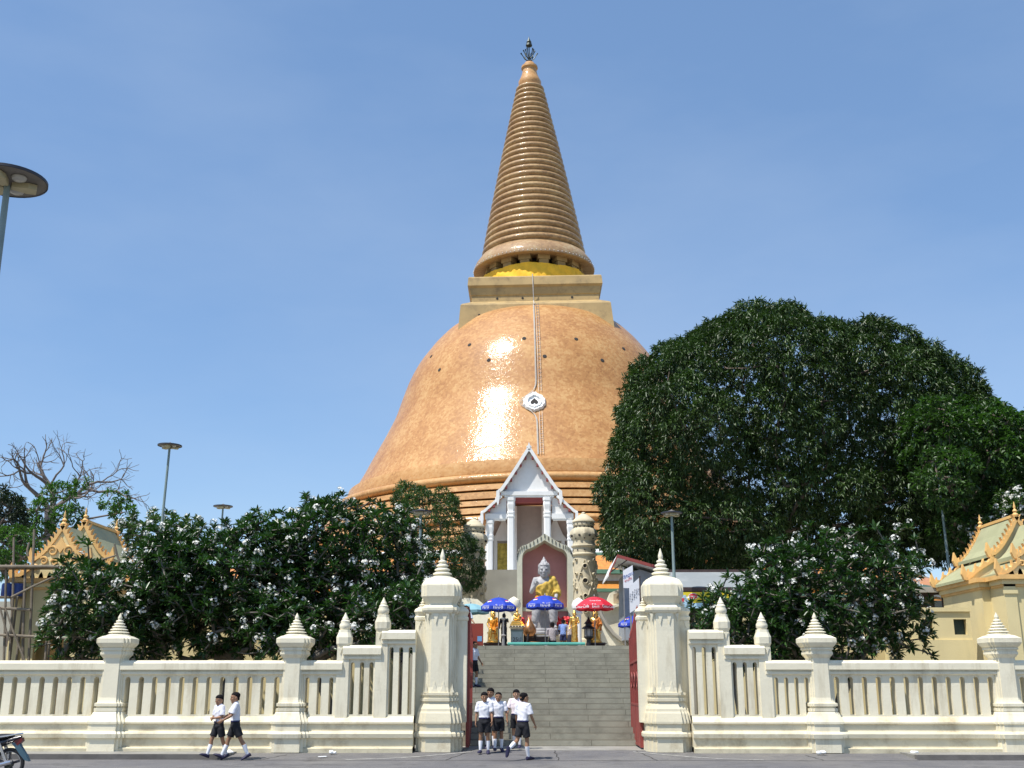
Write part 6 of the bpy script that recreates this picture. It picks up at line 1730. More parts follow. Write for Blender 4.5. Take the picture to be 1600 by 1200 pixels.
# blue barrels on the scaffold platform
for k, px in enumerate((3, 18)):
    cx = X(px, 37.6); lathe = MB(); lathe.lathe([(.2, 0), (.22, .05), (.22, .38), (.2, .44)], 14)
    o = lathe.build("blue_barrel", surf("blue_plastic%d" % k, (.04, .08, .3), .5), None, None); o.location = (cx, 37.6, Z(931, 37.6)); tag(o, "blue plastic barrel on the scaffold " + ("nearest the picture edge" if k == 0 else "nearer the pavilion corner"), "barrel")
t2 = thing("scaffold_platform", (X(8, 37.5), 37.5, 0), "plank platform on poles carrying the blue barrels left of the pavilion", "platform")
mb = MB(); zp = Z(931, 37.6) - .003; mb.box(X(-20, 37.6), X(26, 37.6), 37.32, 37.9, zp - .05, zp); mb.build("deck", M['bamboo'], t2, t2.location, smooth=0)
for px in (-18, 24):
    for yy in (37.36, 37.86):
        mb = MB(); mb.tube([(X(px, 37.6), yy, 0), (X(px, 37.6), yy, zp - .05)], .04, 7); mb.build("leg", M['bamboo'], t2, t2.location)

# low yellow walls behind the trees
def ywall(xa, xb, Y, ytop, label, windows):
    a, b = X(xa, Y), X(xb, Y); zt = Z(ytop, Y)
    t = thing("yellow_wall", ((a + b) / 2, Y, 0), label, "wall"); org = t.location.copy()
    cur = a
    xs = sorted((X(w[0], Y), X(w[1], Y), Z(w[3], Y), Z(w[2], Y)) for w in windows)
    mb = MB()
    for (wa, wb, z0, z1) in xs:
        mb.box(cur, wa, Y, Y + .3, 0, zt - .14); mb.box(wa, wb, Y, Y + .3, 0, z0); mb.box(wa, wb, Y, Y + .3, z1, zt - .14); cur = wb
    mb.box(cur, b, Y, Y + .3, 0, zt - .14); mb.build("wall_body", M['yellow'], t, org, smooth=0)
    mb = MB(); mb.box(a - .02, b + .02, Y - .07, Y + .37, zt - .139, zt); mb.build("coping", M['yellow'], t, org, smooth=0)
    mb = MB(); mb.box(a, b, Y - .05, Y - .002, 0, Z(1000, Y)); mb.build("plinth", M['yellow'], t, org, smooth=0)
    for (wa, wb, z0, z1) in xs:
        mb = MB(); mb.box(wa, wb, Y + .2, Y + .24, z0, z1); mb.build("window", surf("dark_green_shutter", (.02, .04, .03), .6) if "dark_green_shutter" not in bpy.data.materials else bpy.data.materials["dark_green_shutter"], t, org, smooth=0)
ywall(1385, 1520, 38.5, 950, "low yellow wall with small square dark windows beside the right pavilion", ((1493, 1513, 968, 992), (1441, 1460, 968, 992)))
ywall(215, 640, 39.5, 962, "long low yellow wall behind the left flowering trees", ((300, 322, 975, 998), (420, 442, 975, 998), (540, 562, 975, 998)))
ywall(1090, 1384, 39.5, 965, "long low yellow wall behind the right flowering tree", ((1180, 1202, 975, 998), (1290, 1312, 975, 998)))

# ================================================================== STREET LAMPS
M['lamp_pole'] = surf("grey_green_pole", (.20, .26, .25), .5, metal=.2, var=.08)
M['lamp_disc'] = surf("dark_lamp_disc", (.15, .14, .13), .6, var=.1)
M['lamp_rim'] = surf("dark_rim", (.03, .03, .04), .5)
def lamp(px, py, Y, dia, z0, label, lean=0):
    x, z = X(px, Y, py), Z(py, Y)
    t = thing("street_lamp", (x, Y, z0), label, "street lamp", "disc-topped street lamps")
    h = z - z0; r = dia / 2
    if lean: t.rotation_euler = (0, R(lean), 0)
    mb = MB(); mb.lathe([(.11, 0), (.11, .5), (.075, .55), (.05, h * .99), (.05, h)], 12); mb.build("pole", M['lamp_pole'], t)
    mb = MB(); mb.lathe([(.06, h - .02), (.07, h + .03), (.25 * r, h + .05), (r * .97, h + .06), (r * .97, h + .09), (r * .55, h + .13), (r * .12, h + .19), (.02, h + .22)], 36); mb.build("lamp_disc", M['lamp_disc'], t)
    mb = MB(); mb.lathe([(r * .975, h + .045), (r * 1.0, h + .05), (r * 1.0, h + .095), (r * .975, h + .10)], 36, cap0=False, cap1=False); mb.build("rim", M['lamp_rim'], t)
    for k in range(3):
        a = 2 * PI * k / 3 + .5
        mb = MB(); mb.T = Matrix.Rotation(a, 4, 'Z')
        mb.prism([(.06, -.05), (r * .5, -.12), (r * .72, -.1), (r * .72, .1), (r * .5, .12), (.06, .05)], h - .05, h + .044, 'z'); mb.build("bracket", surf("pale_bracket", (.42, .38, .24), .6) if "pale_bracket" not in bpy.data.materials else bpy.data.materials["pale_bracket"], t, smooth=0)
        mb = MB(); mb.T = Matrix.Rotation(a + PI / 3, 4, 'Z'); mb.ell((r * .5, 0, h + .04), (r * .2, r * .2, .07), 12, 6); mb.build("light_bulb", surf("milky_glass", (.4, .4, .38), .3) if "milky_glass" not in bpy.data.materials else bpy.data.materials["milky_glass"], t)
    return t
lamp(22, 283, 15.9, 1.22, ROADZ, "nearest street lamp, its disc cut by the left picture edge", lean=-.6)
lamp(259.5, 697, 45, 1.02, 0, "tall disc street lamp rising behind the left flowering trees", lean=.8)
lamp(348.5, 792, 60, 1.08, TZ, "distant disc street lamp showing just above the left flowering trees")
lamp(657.5, 802, 44, .86, TZ, "disc street lamp in front of the small dark tree left of the porch")
lamp(1049.5, 805, 44, .88, TZ, "disc street lamp in front of the great mango tree's left edge")
lamp(1466, 725, 48.6, .9, TZ, "street lamp whose pole stands left of the right pavilion, head lost in the tree", lean=-.4)
# small finials seen past the street end: litter and motorcycle
M['litter'] = surf("white_plastic", (.78, .78, .76), .5, bump=.2)
for i, (px, py, lab) in enumerate(((370, 1171, "crumpled white plastic bag behind the walking schoolboys"), (513, 1180.5, "flat white scrap of paper on the crossing"), (527, 1170.5, "white scrap of litter against the wall foot left of the gate"), (1270, 1171.5, "white litter against the foot of the post right of the gate"), (1412, 1170, "white plastic cup against the right wall foot"))):
    Y = 27.0 if py > 1175 else 27.62
    mb = MB(); cx = X(px, Y)
    base = ROADZ + .03 + (Y - 26.6) / 2 * .109
    if px > 1430 or px < 300: base = 0
    for k in range(5):
        mb.ell((cx + random.uniform(-.07, .07), Y + random.uniform(-.03, .03), base + random.uniform(.01, .045) * (0.3 if i == 1 else 1.2)), (random.uniform(.04, .08), .05, .015 if i == 1 else random.uniform(.03, .06)), 8, 5)
    o = remeshed(mb, "litter", M['litter'], None, .012, 0); tag(o, lab, "litter")
# ------------------------------------------------------------------ motorcycle, mostly outside the frame
my = 21.0
rxw = X(14, my, 1195); R_W = .29
t = thing("motorcycle", (rxw - .6, my, ROADZ), "parked black motorcycle, only its rear wheel and tail in view", "motorcycle")
M['rubber'] = surf("black_rubber", (.015, .015, .016), .7); M['blackpaint'] = surf("black_gloss_paint", (.015, .015, .02), .25, coat=.6)
M['chrome'] = surf("chrome", (.6, .6, .62), .2, metal=.9); M['plate'] = surf("blue_grey_guard", (.05, .11, .15), .35, coat=.4)
def wheel(x):
    mb = MB(); n = 36; rr = []
    for k in range(10):
        a = 2 * PI * k / 10; rr.append([(x + (R_W - .035 + .035 * math.cos(a)) * math.cos(2 * PI * i / n), .035 * math.sin(a), R_W + (R_W - .035 + .035 * math.cos(a)) * math.sin(2 * PI * i / n)) for i in range(n)])
    rr.append(rr[0]); mb.loft(rr, False, False); w = mb.build("wheel", M['rubber'], t)
    mb = MB(); rr = []
    for (q, yy) in ((.215, -.02), (.228, -.02), (.228, .02), (.215, .02), (.215, -.02)): rr.append([(x + q * math.cos(2 * PI * i / n), yy, R_W + q * math.sin(2 * PI * i / n)) for i in range(n)])
    mb.loft(rr, False, False); mb.build("rim", M['steel'], w)
    for k in range(5):
        a = 2 * PI * k / 5 + .3; mb = MB(); mb.bar((x, 0, R_W), (x + .22 * math.cos(a), 0, R_W + .22 * math.sin(a)), .03, .045); mb.build("spoke", M['blackpaint'], w, smooth=0)
    mb = MB(); mb.T = Matrix.Translation((x, 0, R_W)) @ Matrix.Rotation(PI / 2, 4, 'X'); mb.lathe([(.07, -.06), (.07, .06)], 16); mb.build("hub", M['metal_dark'], w)
wheel(.6); wheel(-.62)
mb = MB(); mb.loft([ering((x, 0, z), 1, 1, 12) and [(x, w * math.cos(2 * PI * i / 12), z + h * math.sin(2 * PI * i / 12)) for i in range(12)] for x, z, w, h in ((-.28, .70, .09, .05), (-.1, .73, .13, .06), (.15, .745, .13, .06), (.4, .775, .12, .055), (.62, .80, .07, .03))]); mb.build("seat", M['rubber'], t)
mb = MB(); mb.loft([[(x, w * math.cos(2 * PI * i / 12), z + h * math.sin(2 * PI * i / 12)) for i in range(12)] for x, z, w, h in ((-.35, .55, .10, .16), (0, .58, .12, .12), (.35, .64, .10, .08), (.62, .72, .07, .055), (.78, .77, .03, .03))]); mb.build("body", M['blackpaint'], t)
for s in (-1, 1):
    mb = MB(); mb.tube([(.3, s * .1, .76), (.55, s * .12, .79), (.75, s * .07, .83), (.79, 0, .835)], .014, 7); mb.build("grab_rail", M['chrome'], t)
    mb = MB(); mb.bar((.6, s * .09, .30), (.42, s * .1, .66), .045); mb.build("shock_absorber", M['chrome'], t, smooth=0)
mb = MB(); mb.prism([(.62, .66), (.74, .70), (.80, .60), (.93, .43), (.98, .34), (.90, .36), (.80, .46), (.70, .58)], -.05, .05, 'y'); mb.build("rear_mudguard", M['plate'], t, smooth=0)
mb = MB(); mb.prism([(.66, .70), (.80, .76), (.82, .70), (.74, .62)], -.055, .055, 'y'); mb.build("tail_light", surf("dark_red_lens", (.12, .012, .012), .3), t, smooth=0)
mb = MB(); mb.bar((.6, .06, .3), (-.05, .06, .32), .05); mb.bar((.6, -.06, .3), (-.05, -.06, .32), .05); mb.build("swing_arm", M['metal_dark'], t, smooth=0)
mb = MB(); mb.box(-.3, .1, -.11, .11, .22, .45); mb.build("engine", M['metal_dark'], t, smooth=0)
mb = MB(); mb.tube([(-.2, -.13, .25), (.3, -.14, .24), (.7, -.14, .34)], [.025, .04, .045], 10); mb.build("exhaust", M['chrome'], t)
for s in (-1, 1):
    mb = MB(); mb.tube([(-.62, s * .07, .29), (-.42, s * .07, .85)], .022, 8); mb.build("fork_leg", M['chrome'], t)
mb = MB(); mb.tube([(-.36, -.32, .95), (-.42, -.12, .92), (-.42, .12, .92), (-.36, .32, .95)], .014, 7); mb.build("handlebar", M['chrome'], t)
mb = MB(); mb.ell((-.5, 0, .84), (.10, .09, .09), 14, 8); mb.build("headlight", M['chrome'], t)
mb = MB(); mb.prism([(-.30, .40), (-.42, .90), (-.30, .88), (-.2, .72), (-.22, .42)], -.08, .08, 'y'); mb.build("leg_shield", M['blackpaint'], t, smooth=0)
mb = MB(); mb.bar((0, .12, .3), (.12, .22, -.0), .025); mb.build("side_stand", M['metal_dark'], t, smooth=0)

# ================================================================== TREES
def fast_mesh(name, V, Fc, mats, parent, mi=None, smooth=False, org=None):
    V = np.asarray(V, 'f').reshape(-1, 3)
    if org is not None: V = V - np.array(org, 'f')
    Fc = np.asarray(Fc, 'i'); k = Fc.shape[1]; nf = len(Fc)
    me = bpy.data.meshes.new(name)
    me.vertices.add(len(V)); me.vertices.foreach_set('co', V.ravel())
    me.loops.add(nf * k); me.loops.foreach_set('vertex_index', Fc.ravel())
    me.polygons.add(nf); me.polygons.foreach_set('loop_start', np.arange(nf, dtype='i') * k)
    me.polygons.foreach_set('loop_total', np.full(nf, k, 'i'))
    if smooth: me.polygons.foreach_set('use_smooth', np.ones(nf, bool))
    for m in (mats if isinstance(mats, (list, tuple)) else [mats]): me.materials.append(m)
    me.update(calc_edges=True)
    o = bpy.data.objects.new(name, me); COL.objects.link(o); o.parent = parent; return o
def nrm(a): return a / (np.linalg.norm(a, axis=1, keepdims=True) + 1e-9)
def leaves(P, D, Lh, W, fold=.25, droop=.12, wide=.5):
    """blade for every (point, direction): 6 vertices, 4 triangles folded on the midrib and bent at the tip"""
    n = len(P); D = nrm(D)
    up = np.tile([0, 0, 1.0], (n, 1)) + rng.normal(0, .35, (n, 3))
    S = nrm(np.cross(D, up)); Nn = np.cross(S, D)
    Lh = Lh.reshape(-1, 1); W = W.reshape(-1, 1)
    mid = P + D * Lh * wide + Nn * 0
    tip = P + D * Lh - Nn * Lh * droop
    l = mid + S * W * .5 + Nn * W * fold; r = mid - S * W * .5 + Nn * W * fold
    V = np.stack([P, r, tip, l], 1).reshape(-1, 3)
    b = (np.arange(n) * 4).reshape(-1, 1)
    Fc = np.concatenate([b + np.array([[0, 1, 2]]), b + np.array([[0, 2, 3]])], 0)
    return V, Fc
def in_union(P, E, k=1.0):
    m = np.zeros(len(P), bool)
    for c, r in E: m |= (((P - c) / (r * k)) ** 2).sum(1) < 1
    return m
def surf_pts(E, dens, rnd, shrink=.94):
    out, nor = [], []
    for i, (c, r) in enumerate(E):
        area = 4 * PI * ((r[0] * r[1]) ** 1.6 / 3 + (r[0] * r[2]) ** 1.6 / 3 + (r[1] * r[2]) ** 1.6 / 3) ** (1 / 1.6)
        n = int(area * dens)
        u = nrm(rnd.normal(0, 1, (n, 3))); p = c + u * r
        keep = ~in_union(p, [e for j, e in enumerate(E) if j != i], shrink)
        out.append(p[keep]); nor.append(nrm(u[keep] / r))
    return np.concatenate(out), np.concatenate(nor)
def vol_pts(E, dens, rnd, k=.85):
    out = []
    for c, r in E:
        n = int(4 / 3 * PI * r[0] * r[1] * r[2] * dens * k ** 3)
        u = nrm(rnd.normal(0, 1, (n, 3))) * rnd.uniform(0, 1, (n, 1)) ** (1 / 3) * k
        out.append(c + u * r)
    return np.concatenate(out)
def thin(P, d, rnd, extra=None):
    """greedy minimum spacing by hashed cells"""
    order = rnd.permutation(len(P)); cells = {}; keep = []
    for i in order:
        p = P[i]; k = tuple((p // d).astype(int)); ok = True
        for a in (-1, 0, 1):
            for b in (-1, 0, 1):
                for c in (-1, 0, 1):
                    q = cells.get((k[0] + a, k[1] + b, k[2] + c))
                    if q is not None and ((P[q] - p) ** 2).sum() < d * d: ok = False; break
                if not ok: break
            if not ok: break
        if ok: cells[k] = i; keep.append(i)
    return np.array(keep, int)
def skeleton(base, top, tips, rnd, r_tip=.02, r_exp=2.3, step=.5, wob=.12, maxr=.6, sides=6, flare=1.35):
    """branches reaching every tip from the nearest node nearer the trunk; pipe-model radii -> mesh arrays"""
    base, top = np.array(base, float), np.array(top, float)
    nodes = [base]; par = [-1]
    n = max(2, int(np.linalg.norm(top - base) / step))
    for i in range(1, n + 1):
        t = i / n; nodes.append(base + (top - base) * t + rnd.normal(0, wob * .4, 3) * [1, 1, 0]); par.append(len(nodes) - 2)
    order = np.argsort(np.linalg.norm(tips - top, axis=1)); nd0 = n
    tipnode = []
    for i in order:
        t = tips[i]; A = np.array(nodes[max(nd0 - 2, 0):]); off = max(nd0 - 2, 0)
        d = np.linalg.norm(A - t, axis=1); back = np.linalg.norm(A - top, axis=1)
        pen = np.where(back > np.linalg.norm(t - top), 50, 0)
        j = int(np.argmin(d + .38 * back * 0 + pen + .25 * np.maximum(0, A[:, 2] - t[2]))) + off
        a = np.array(nodes[j]); m = max(1, int(np.linalg.norm(t - a) / step)); prev = j
        out = a + (a - np.array(nodes[par[j]]) if par[j] >= 0 else [0, 0, .3])
        for k in range(1, m + 1):
            s = k / m
            ctrl = a * .45 + t * .55 + np.array([0, 0, -.10]) * np.linalg.norm(t - a) + (out - a) * .4
            q = a * (1 - s) ** 2 + ctrl * 2 * s * (1 - s) + t * s ** 2
            if k < m: q = q + rnd.normal(0, wob * .5, 3)
            nodes.append(q); par.append(prev); prev = len(nodes) - 1
        tipnode.append(prev)
    N = len(nodes); w = np.zeros(N)
    has = np.zeros(N, bool)
    for p in par[1:]: has[p] = True
    w[~has] = r_tip ** r_exp
    for i in range(N - 1, 0, -1): w[par[i]] += w[i]
    rad = np.minimum(w ** (1 / r_exp), maxr)
    for i in range(min(3, N)): rad[i] *= flare ** (1 - i / 3)
    nodes = np.array(nodes); V = []; Fc = []
    for i in range(1, N):
        a, b = nodes[par[i]], nodes[i]; d = b - a; L_ = np.linalg.norm(d)
        if L_ < 1e-5: continue
        d = d / L_; ref = np.array([1, 0, 0]) if abs(d[0]) < .8 else np.array([0, 1, 0])
        u = np.cross(d, ref); u /= np.linalg.norm(u); v = np.cross(d, u)
        sd = sides if rad[i] > .04 else 4
        o = len(V); ra = min(rad[par[i]], rad[i] * 1.6); rb = rad[i]; b2 = b + d * rb * .3
        for c, r in ((a, ra), (b2, rb)):
            for k in range(sd):
                an = 2 * PI * k / sd; V.append(c + (u * math.cos(an) + v * math.sin(an)) * r)
        for k in range(sd): Fc.append((o + k, o + (k + 1) % sd, o + sd + (k + 1) % sd, o + sd + k))
    return np.array(V), np.array(Fc), nodes, par
def EP(lst, Y, dy=None):
    """crown volumes from (px, py, rx_px, rz_px[, dY, ry_m])"""
    s_ = (X(900, Y) - X(800, Y)) / 100; out = []
    for e in lst:
        px, py, rx, rz = e[:4]; yy = Y + (e[4] if len(e) > 4 else 0)
        ry = e[5] if len(e) > 5 else rx * s_ * .9
        p = at(px, py, yy); out.append((np.array([p.x, yy, p.z]), np.array([rx * s_, ry, rz * s_ * 1.0])))
    return out
M['bark'] = surf("grey_brown_bark", (.13, .10, .08), .9, var=.25, vscale=3, bump=.6, bscale=10)
M['bark_pale'] = surf("pale_frangipani_bark", (.13, .115, .095), .85, var=.2, vscale=4, bump=.4, bscale=12)
M['bark_bare'] = surf("dead_grey_bark", (.15, .125, .11), .9, var=.2, vscale=3, bump=.4)
M['mango'] = leafmat("mango_leaves", (.018, .042, .009), (.060, .105, .026), .42, .10, .45)
M['mango2'] = leafmat("broad_green_leaves", (.020, .050, .010), (.052, .105, .026), .42, .25, .45)
M['frang'] = leafmat("frangipani_leaves", (.014, .042, .010), (.038, .092, .020), .36, .14, .5)
M['fine'] = leafmat("fine_green_leaves", (.022, .05, .013), (.06, .11, .03), .5, .2, .4)
M['dkleaf'] = leafmat("dark_blue_green_leaves", (.015, .028, .014), (.035, .055, .028), .5, .1, .4)
M['brleaf'] = leafmat("fresh_green_leaves", (.028, .07, .012), (.065, .14, .026), .5, .3, .4)
M['petal'] = surf("white_petals", (.80, .80, .74), .6, var=.03, bump=0)

def crown_tree(name, label, base, top, E, seed, leafm, barkm, clump_r=(1.1, 1.7), clump_d=.9, cl_dens=7, n_leaf=9, Lr=(.24, .36), Wr=.26, droop=.8, cat="tree", group=None, inner=.5, maxr=.6, r_tip=.03, tipn=260, jag=.35, spread=.30):
    rnd = np.random.default_rng(seed)
    t = thing(name, tuple(base), label, cat, group)
    S, Nn = surf_pts(E, 2.2, rnd)
    k = thin(S, clump_d, rnd); S, Nn = S[k], Nn[k]
    cr = rnd.uniform(*clump_r, len(S)); C_ = S - Nn * (cr * (.55 + rnd.uniform(-.1, jag, len(S))))[:, None]
    # leaf tufts on the outer side of every clump
    P, D = [], []
    for c, n0, r in zip(C_, Nn, cr):
        m = int(2 * PI * r * r * cl_dens)
        u = nrm(rnd.normal(0, 1, (m, 3)) + n0 * .9 + [0, 0, .25])
        p = c + u * r * rnd.uniform(.72, 1.04, (m, 1)) * [1, 1, .85]
        P.append(p); D.append(u)
    P = np.concatenate(P); D = np.concatenate(D)
    # drop tufts buried in neighbouring clumps
    keep = np.ones(len(P), bool)
    cell = {}
    for i, c in enumerate(C_):
        cell.setdefault(tuple((c // 2.5).astype(int)), []).append(i)
    key = (P // 2.5).astype(int)
    uk, inv = np.unique(key, axis=0, return_inverse=True); inv = inv.ravel()
    for j, kk in enumerate(uk):
        idx = [i for a in (-1, 0, 1) for b in (-1, 0, 1) for c in (-1, 0, 1) for i in cell.get((kk[0] + a, kk[1] + b, kk[2] + c), ())]
        if not idx: continue
        sel = np.where(inv == j)[0]
        d2 = ((P[sel][:, None, :] - C_[idx][None]) ** 2).sum(2) / (cr[idx] * .68) ** 2
        keep[sel] = d2.min(1) > 1
    P, D = P[keep], D[keep]
    if inner:
        q = vol_pts(E, inner, rnd, .9); P = np.concatenate([P, q]); D = np.concatenate([D, nrm(rnd.normal(0, 1, (len(q), 3)))])
    n = len(P)
    Pl = np.repeat(P, n_leaf, 0) + rnd.normal(0, .05, (n * n_leaf, 3))
    Dl = np.repeat(D, n_leaf, 0) * .55 + rnd.normal(0, .62, (n * n_leaf, 3)) + np.array([0, 0, -droop])
    ln = rnd.uniform(*Lr, n * n_leaf)
    V, Fc = leaves(Pl, Dl, ln, ln * Wr)
    fast_mesh("crown", V, Fc, leafm, t, org=base)
    tips = C_[rnd.permutation(len(C_))[:tipn]]
    V, Fc, _, _ = skeleton(base, top, tips, rnd, r_tip=r_tip, step=1.0, wob=.25, maxr=maxr)
    fast_mesh("trunk", V, Fc, barkm, t, smooth=True, org=base)
    return t, n * n_leaf
def g(px, Y, z, py=900): return np.array([X(px, Y, py), Y, z])
# the great mango tree
MY = 58.0
Em = EP([(1195, 665, 190, 188, 0, 9), (1062, 705, 100, 165, -2, 6.5), (1012, 800, 70, 92, -3, 5), (1320, 678, 165, 172, 0, 8.2), (1410, 738, 120, 150, 1, 6.5), (1240, 790, 230, 95, 0, 8), (1110, 830, 120, 62, -2, 6), (1485, 760, 90, 130, 2, 5), (1452, 695, 92, 136, 1, 6), (1530, 745, 72, 118, 2, 5)], MY)
_, n1 = crown_tree("mango_tree", "huge dark green dome-crowned mango tree filling the right beside the stupa", g(1245, MY, TZ), g(1240, MY, TZ + 4.0, 840), Em, 3, M['mango'], M['bark'], clump_r=(.8, 1.7), clump_d=1.25, cl_dens=8.5, n_leaf=11, Lr=(.22, .36), Wr=.23, droop=.65, inner=1.1, jag=.5, maxr=.8, tipn=240)
# brighter tree at the right edge
Er = EP([(1462, 690, 48, 66, -1, 2.4), (1475, 745, 40, 45, -3, 1.8), (1545, 735, 75, 105, 0, 3.2), (1500, 690, 60, 70, 1, 2.8), (1600, 760, 80, 110, 0, 3.2), (1530, 820, 65, 50, 0, 3), (1655, 745, 80, 110, 0, 3.5), ], 50.0)
crown_tree("broadleaf_tree", "brighter green broad-leaved tree rising behind the right pavilion", g(1478, 50.0, TZ), g(1472, 50.0, TZ + 3.2, 800), Er, 11, M['mango2'], M['bark'], clump_r=(.5, .85), clump_d=.75, cl_dens=8, n_leaf=8, Lr=(.2, .32), Wr=.42, droop=.25, inner=2.0, maxr=.4, tipn=120)
# small fine-leaved tree left of the porch
Ef = EP([(668, 815, 62, 60, 0, 2.6), (640, 775, 32, 26, 0, 1.5), (690, 860, 62, 50, 0, 2.4), (725, 885, 32, 42, 0, 1.6), (640, 850, 42, 60, 0, 2), (610, 830, 20, 30, 0, 1), (690, 790, 30, 30, 0, 1.2)], 66.0)
crown_tree("small_tree", "small fine-leaved dark green tree in front of the left pierced tower", g(715, 57.5, TZ), g(700, 58.2, TZ + 2.2, 880), [(c * [1, 0, 1] + [0, 58.5, 0], r * [.88, .9, .88]) for c, r in EP([(668, 815, 62, 60, 0, 2.6), (640, 775, 32, 26, 0, 1.5), (690, 860, 62, 50, 0, 2.4), (727, 885, 32, 42, 0, 1.6), (640, 850, 42, 60, 0, 2), (610, 830, 20, 30, 0, 1), (690, 790, 30, 30, 0, 1.2)], 58.5)], 5, M['fine'], M['bark'], clump_r=(.35, .6), clump_d=.5, cl_dens=20, n_leaf=9, Lr=(.11, .18), Wr=.4, droop=.3, inner=5, maxr=.22, r_tip=.02, tipn=90)

# ------------------------------------------------------------------ frangipani
def frangipani(label, basepx, Y, lst, seed, fl=.22, sp=.31, z0=0, scale=1.0, leafm=None, name="frangipani_tree"):
    rnd = np.random.default_rng(seed); E = EP(lst, Y)
    base = g(basepx, Y, z0, 1000)
    t = thing(name, tuple(base), label, "tree", "white-flowering frangipani trees behind the wall")
    S, Nn = surf_pts(E, 26, rnd, .9); S = S + Nn * np.abs(rnd.normal(0, .30, (len(S), 1))) * (rnd.uniform(0, 1, (len(S), 1)) < .45) + Nn * .22 * np.sin(S[:, :1] * 2.3 + S[:, 2:] * 1.7)
    k = thin(S, sp, rnd); S, Nn = S[k], Nn[k]
    ok = S[:, 2] > z0 + .9; S, Nn = S[ok], Nn[ok]
    I = vol_pts(E, 16, rnd, .88); I = I[thin(I, sp * 1.1, rnd)]; I = I[I[:, 2] > z0 + 1.3]
    tips = np.concatenate([S, I]); axis = nrm(np.concatenate([Nn, nrm(rnd.normal(0, .5, (len(I), 3)))]) * .75 + [0, 0, .75])
    n = len(tips); nl = 17
    A = np.repeat(axis, nl, 0); ph = np.tile(np.arange(nl) * 2.399, n) + np.repeat(rnd.uniform(0, 6, n), nl)
    ref = nrm(np.cross(A, np.tile([.3, .9, .1], (len(A), 1)))); B_ = np.cross(A, ref)
    tilt = np.tile(np.linspace(.45, 1.45, nl), n) + rnd.normal(0, .13, n * nl)
    Dl = A * np.cos(tilt)[:, None] + (ref * np.cos(ph)[:, None] + B_ * np.sin(ph)[:, None]) * np.sin(tilt)[:, None]
    Pl = np.repeat(tips, nl, 0) - A * rnd.uniform(0, .12, (n * nl, 1))
    ln = rnd.uniform(.20, .32, n * nl) * scale
    V, Fc = leaves(Pl, Dl, ln, ln * .30, fold=.14, droop=.14, wide=.58)
    fast_mesh("crown", V, Fc, leafm or M['frang'], t, org=base)
    # blossoms: loose heads of five-petalled flowers
    cand = np.where(rnd.uniform(0, 1, n) < np.where(np.arange(n) < len(S), fl, fl * .35))[0]
    FP, FD = [], []
    for i in cand:
        m = rnd.integers(6, 20); hr = .06 + .0055 * m
        c = tips[i] + axis[i] * .12
        u = nrm(rnd.normal(0, 1, (m, 3)) + axis[i] * .7)
        FP.append(c + u * hr * scale * rnd.uniform(.6, 1.1, (m, 1))); FD.append(u)
    FP, FD = np.concatenate(FP), np.concatenate(FD); m = len(FP)
    ref = nrm(np.cross(FD, np.tile([.2, .3, .9], (m, 1)))); B_ = np.cross(FD, ref)
    V = []
    pr = .042 * scale
    for q in range(5):
        a = q * 2 * PI / 5; a2 = a + .55; a3 = a - .35
        e = ref * math.cos(a) + B_ * math.sin(a); e2 = ref * math.cos(a2) + B_ * math.sin(a2); e3 = ref * math.cos(a3) + B_ * math.sin(a3)
        V.append(np.stack([FP, FP + e3 * pr * .7 + FD * pr * .25, FP + e * pr * 1.25 + FD * pr * .35, FP + e2 * pr * .8 + FD * pr * .45], 1))
    V = np.concatenate(V, 0).reshape(-1, 3); Fc = (np.arange(len(V) // 4) * 4).reshape(-1, 1) + np.array([[0, 1, 2, 3]])
    o = fast_mesh("blossoms", V, Fc, M['petal'], t, org=base); o["kind"] = "stuff"
    V, Fc, _, _ = skeleton(base, base + [0, 0, .75], tips, rnd, r_tip=.022, step=.35, wob=.06, maxr=.17, r_exp=2.6)
    fast_mesh("trunk", V, Fc, M['bark_pale'], t, smooth=True, org=base)
    return t
frangipani("leftmost flowering frangipani, in front of the yellow pavilion's right side", 165, 34.5, [(130, 950, 44, 46, 0, 1.4), (190, 938, 80, 56, 0, 1.8), (120, 916, 24, 24), (180, 985, 90, 40, 0, 1.6), (265, 905, 45, 55, 0, 1.5)], 21)
frangipani("broad flowering frangipani second from the left, its top under the distant street lamp", 345, 35.5, [(340, 900, 92, 62, 0, 2.2), (290, 872, 45, 34), (422, 855, 50, 48, 0, 1.6), (330, 955, 120, 50, 0, 2.0), (400, 930, 90, 65, 0, 2)], 22)
frangipani("tallest flowering frangipani, its crown overlapping the stupa's lower rings", 520, 36.2, [(520, 850, 62, 62, 0, 1.9), (585, 875, 60, 65, 0, 1.7), (500, 930, 80, 65, 0, 2), (600, 935, 60, 50, 0, 1.6), (560, 830, 40, 36), (470, 880, 55, 60, 0, 1.6), (628, 900, 38, 48, 0, 1.2)], 23)
frangipani("low flowering frangipani just left of the left gate pillar", 625, 33.8, [(615, 955, 45, 36, 0, 1.1), (570, 975, 40, 32, 0, 1), (640, 930, 26, 26, 0, .8), (450, 985, 60, 34, 0, 1.2)], 27, sp=.32)
frangipani("big flowering frangipani right of the gate, beneath the mango tree", 1300, 35.0, [(1300, 925, 95, 66, 0, 2.1), (1250, 890, 55, 40), (1300, 872, 30, 28, 0, .9), (1372, 928, 56, 48, 0, 1.6), (1290, 980, 110, 42, 0, 2), (1396, 880, 32, 26, 0, 1), (1408, 968, 28, 34, 0, 1)], 24, fl=.28)
frangipani("lower flowering frangipani beside the right gate pillar, in front of the yellow banner", 1150, 34.2, [(1158, 962, 50, 30, 0, 1.3), (1195, 935, 40, 34, 0, 1.2), (1110, 985, 28, 24, 0, .9), (1200, 985, 60, 36, 0, 1.4)], 25, fl=.2, sp=.30)
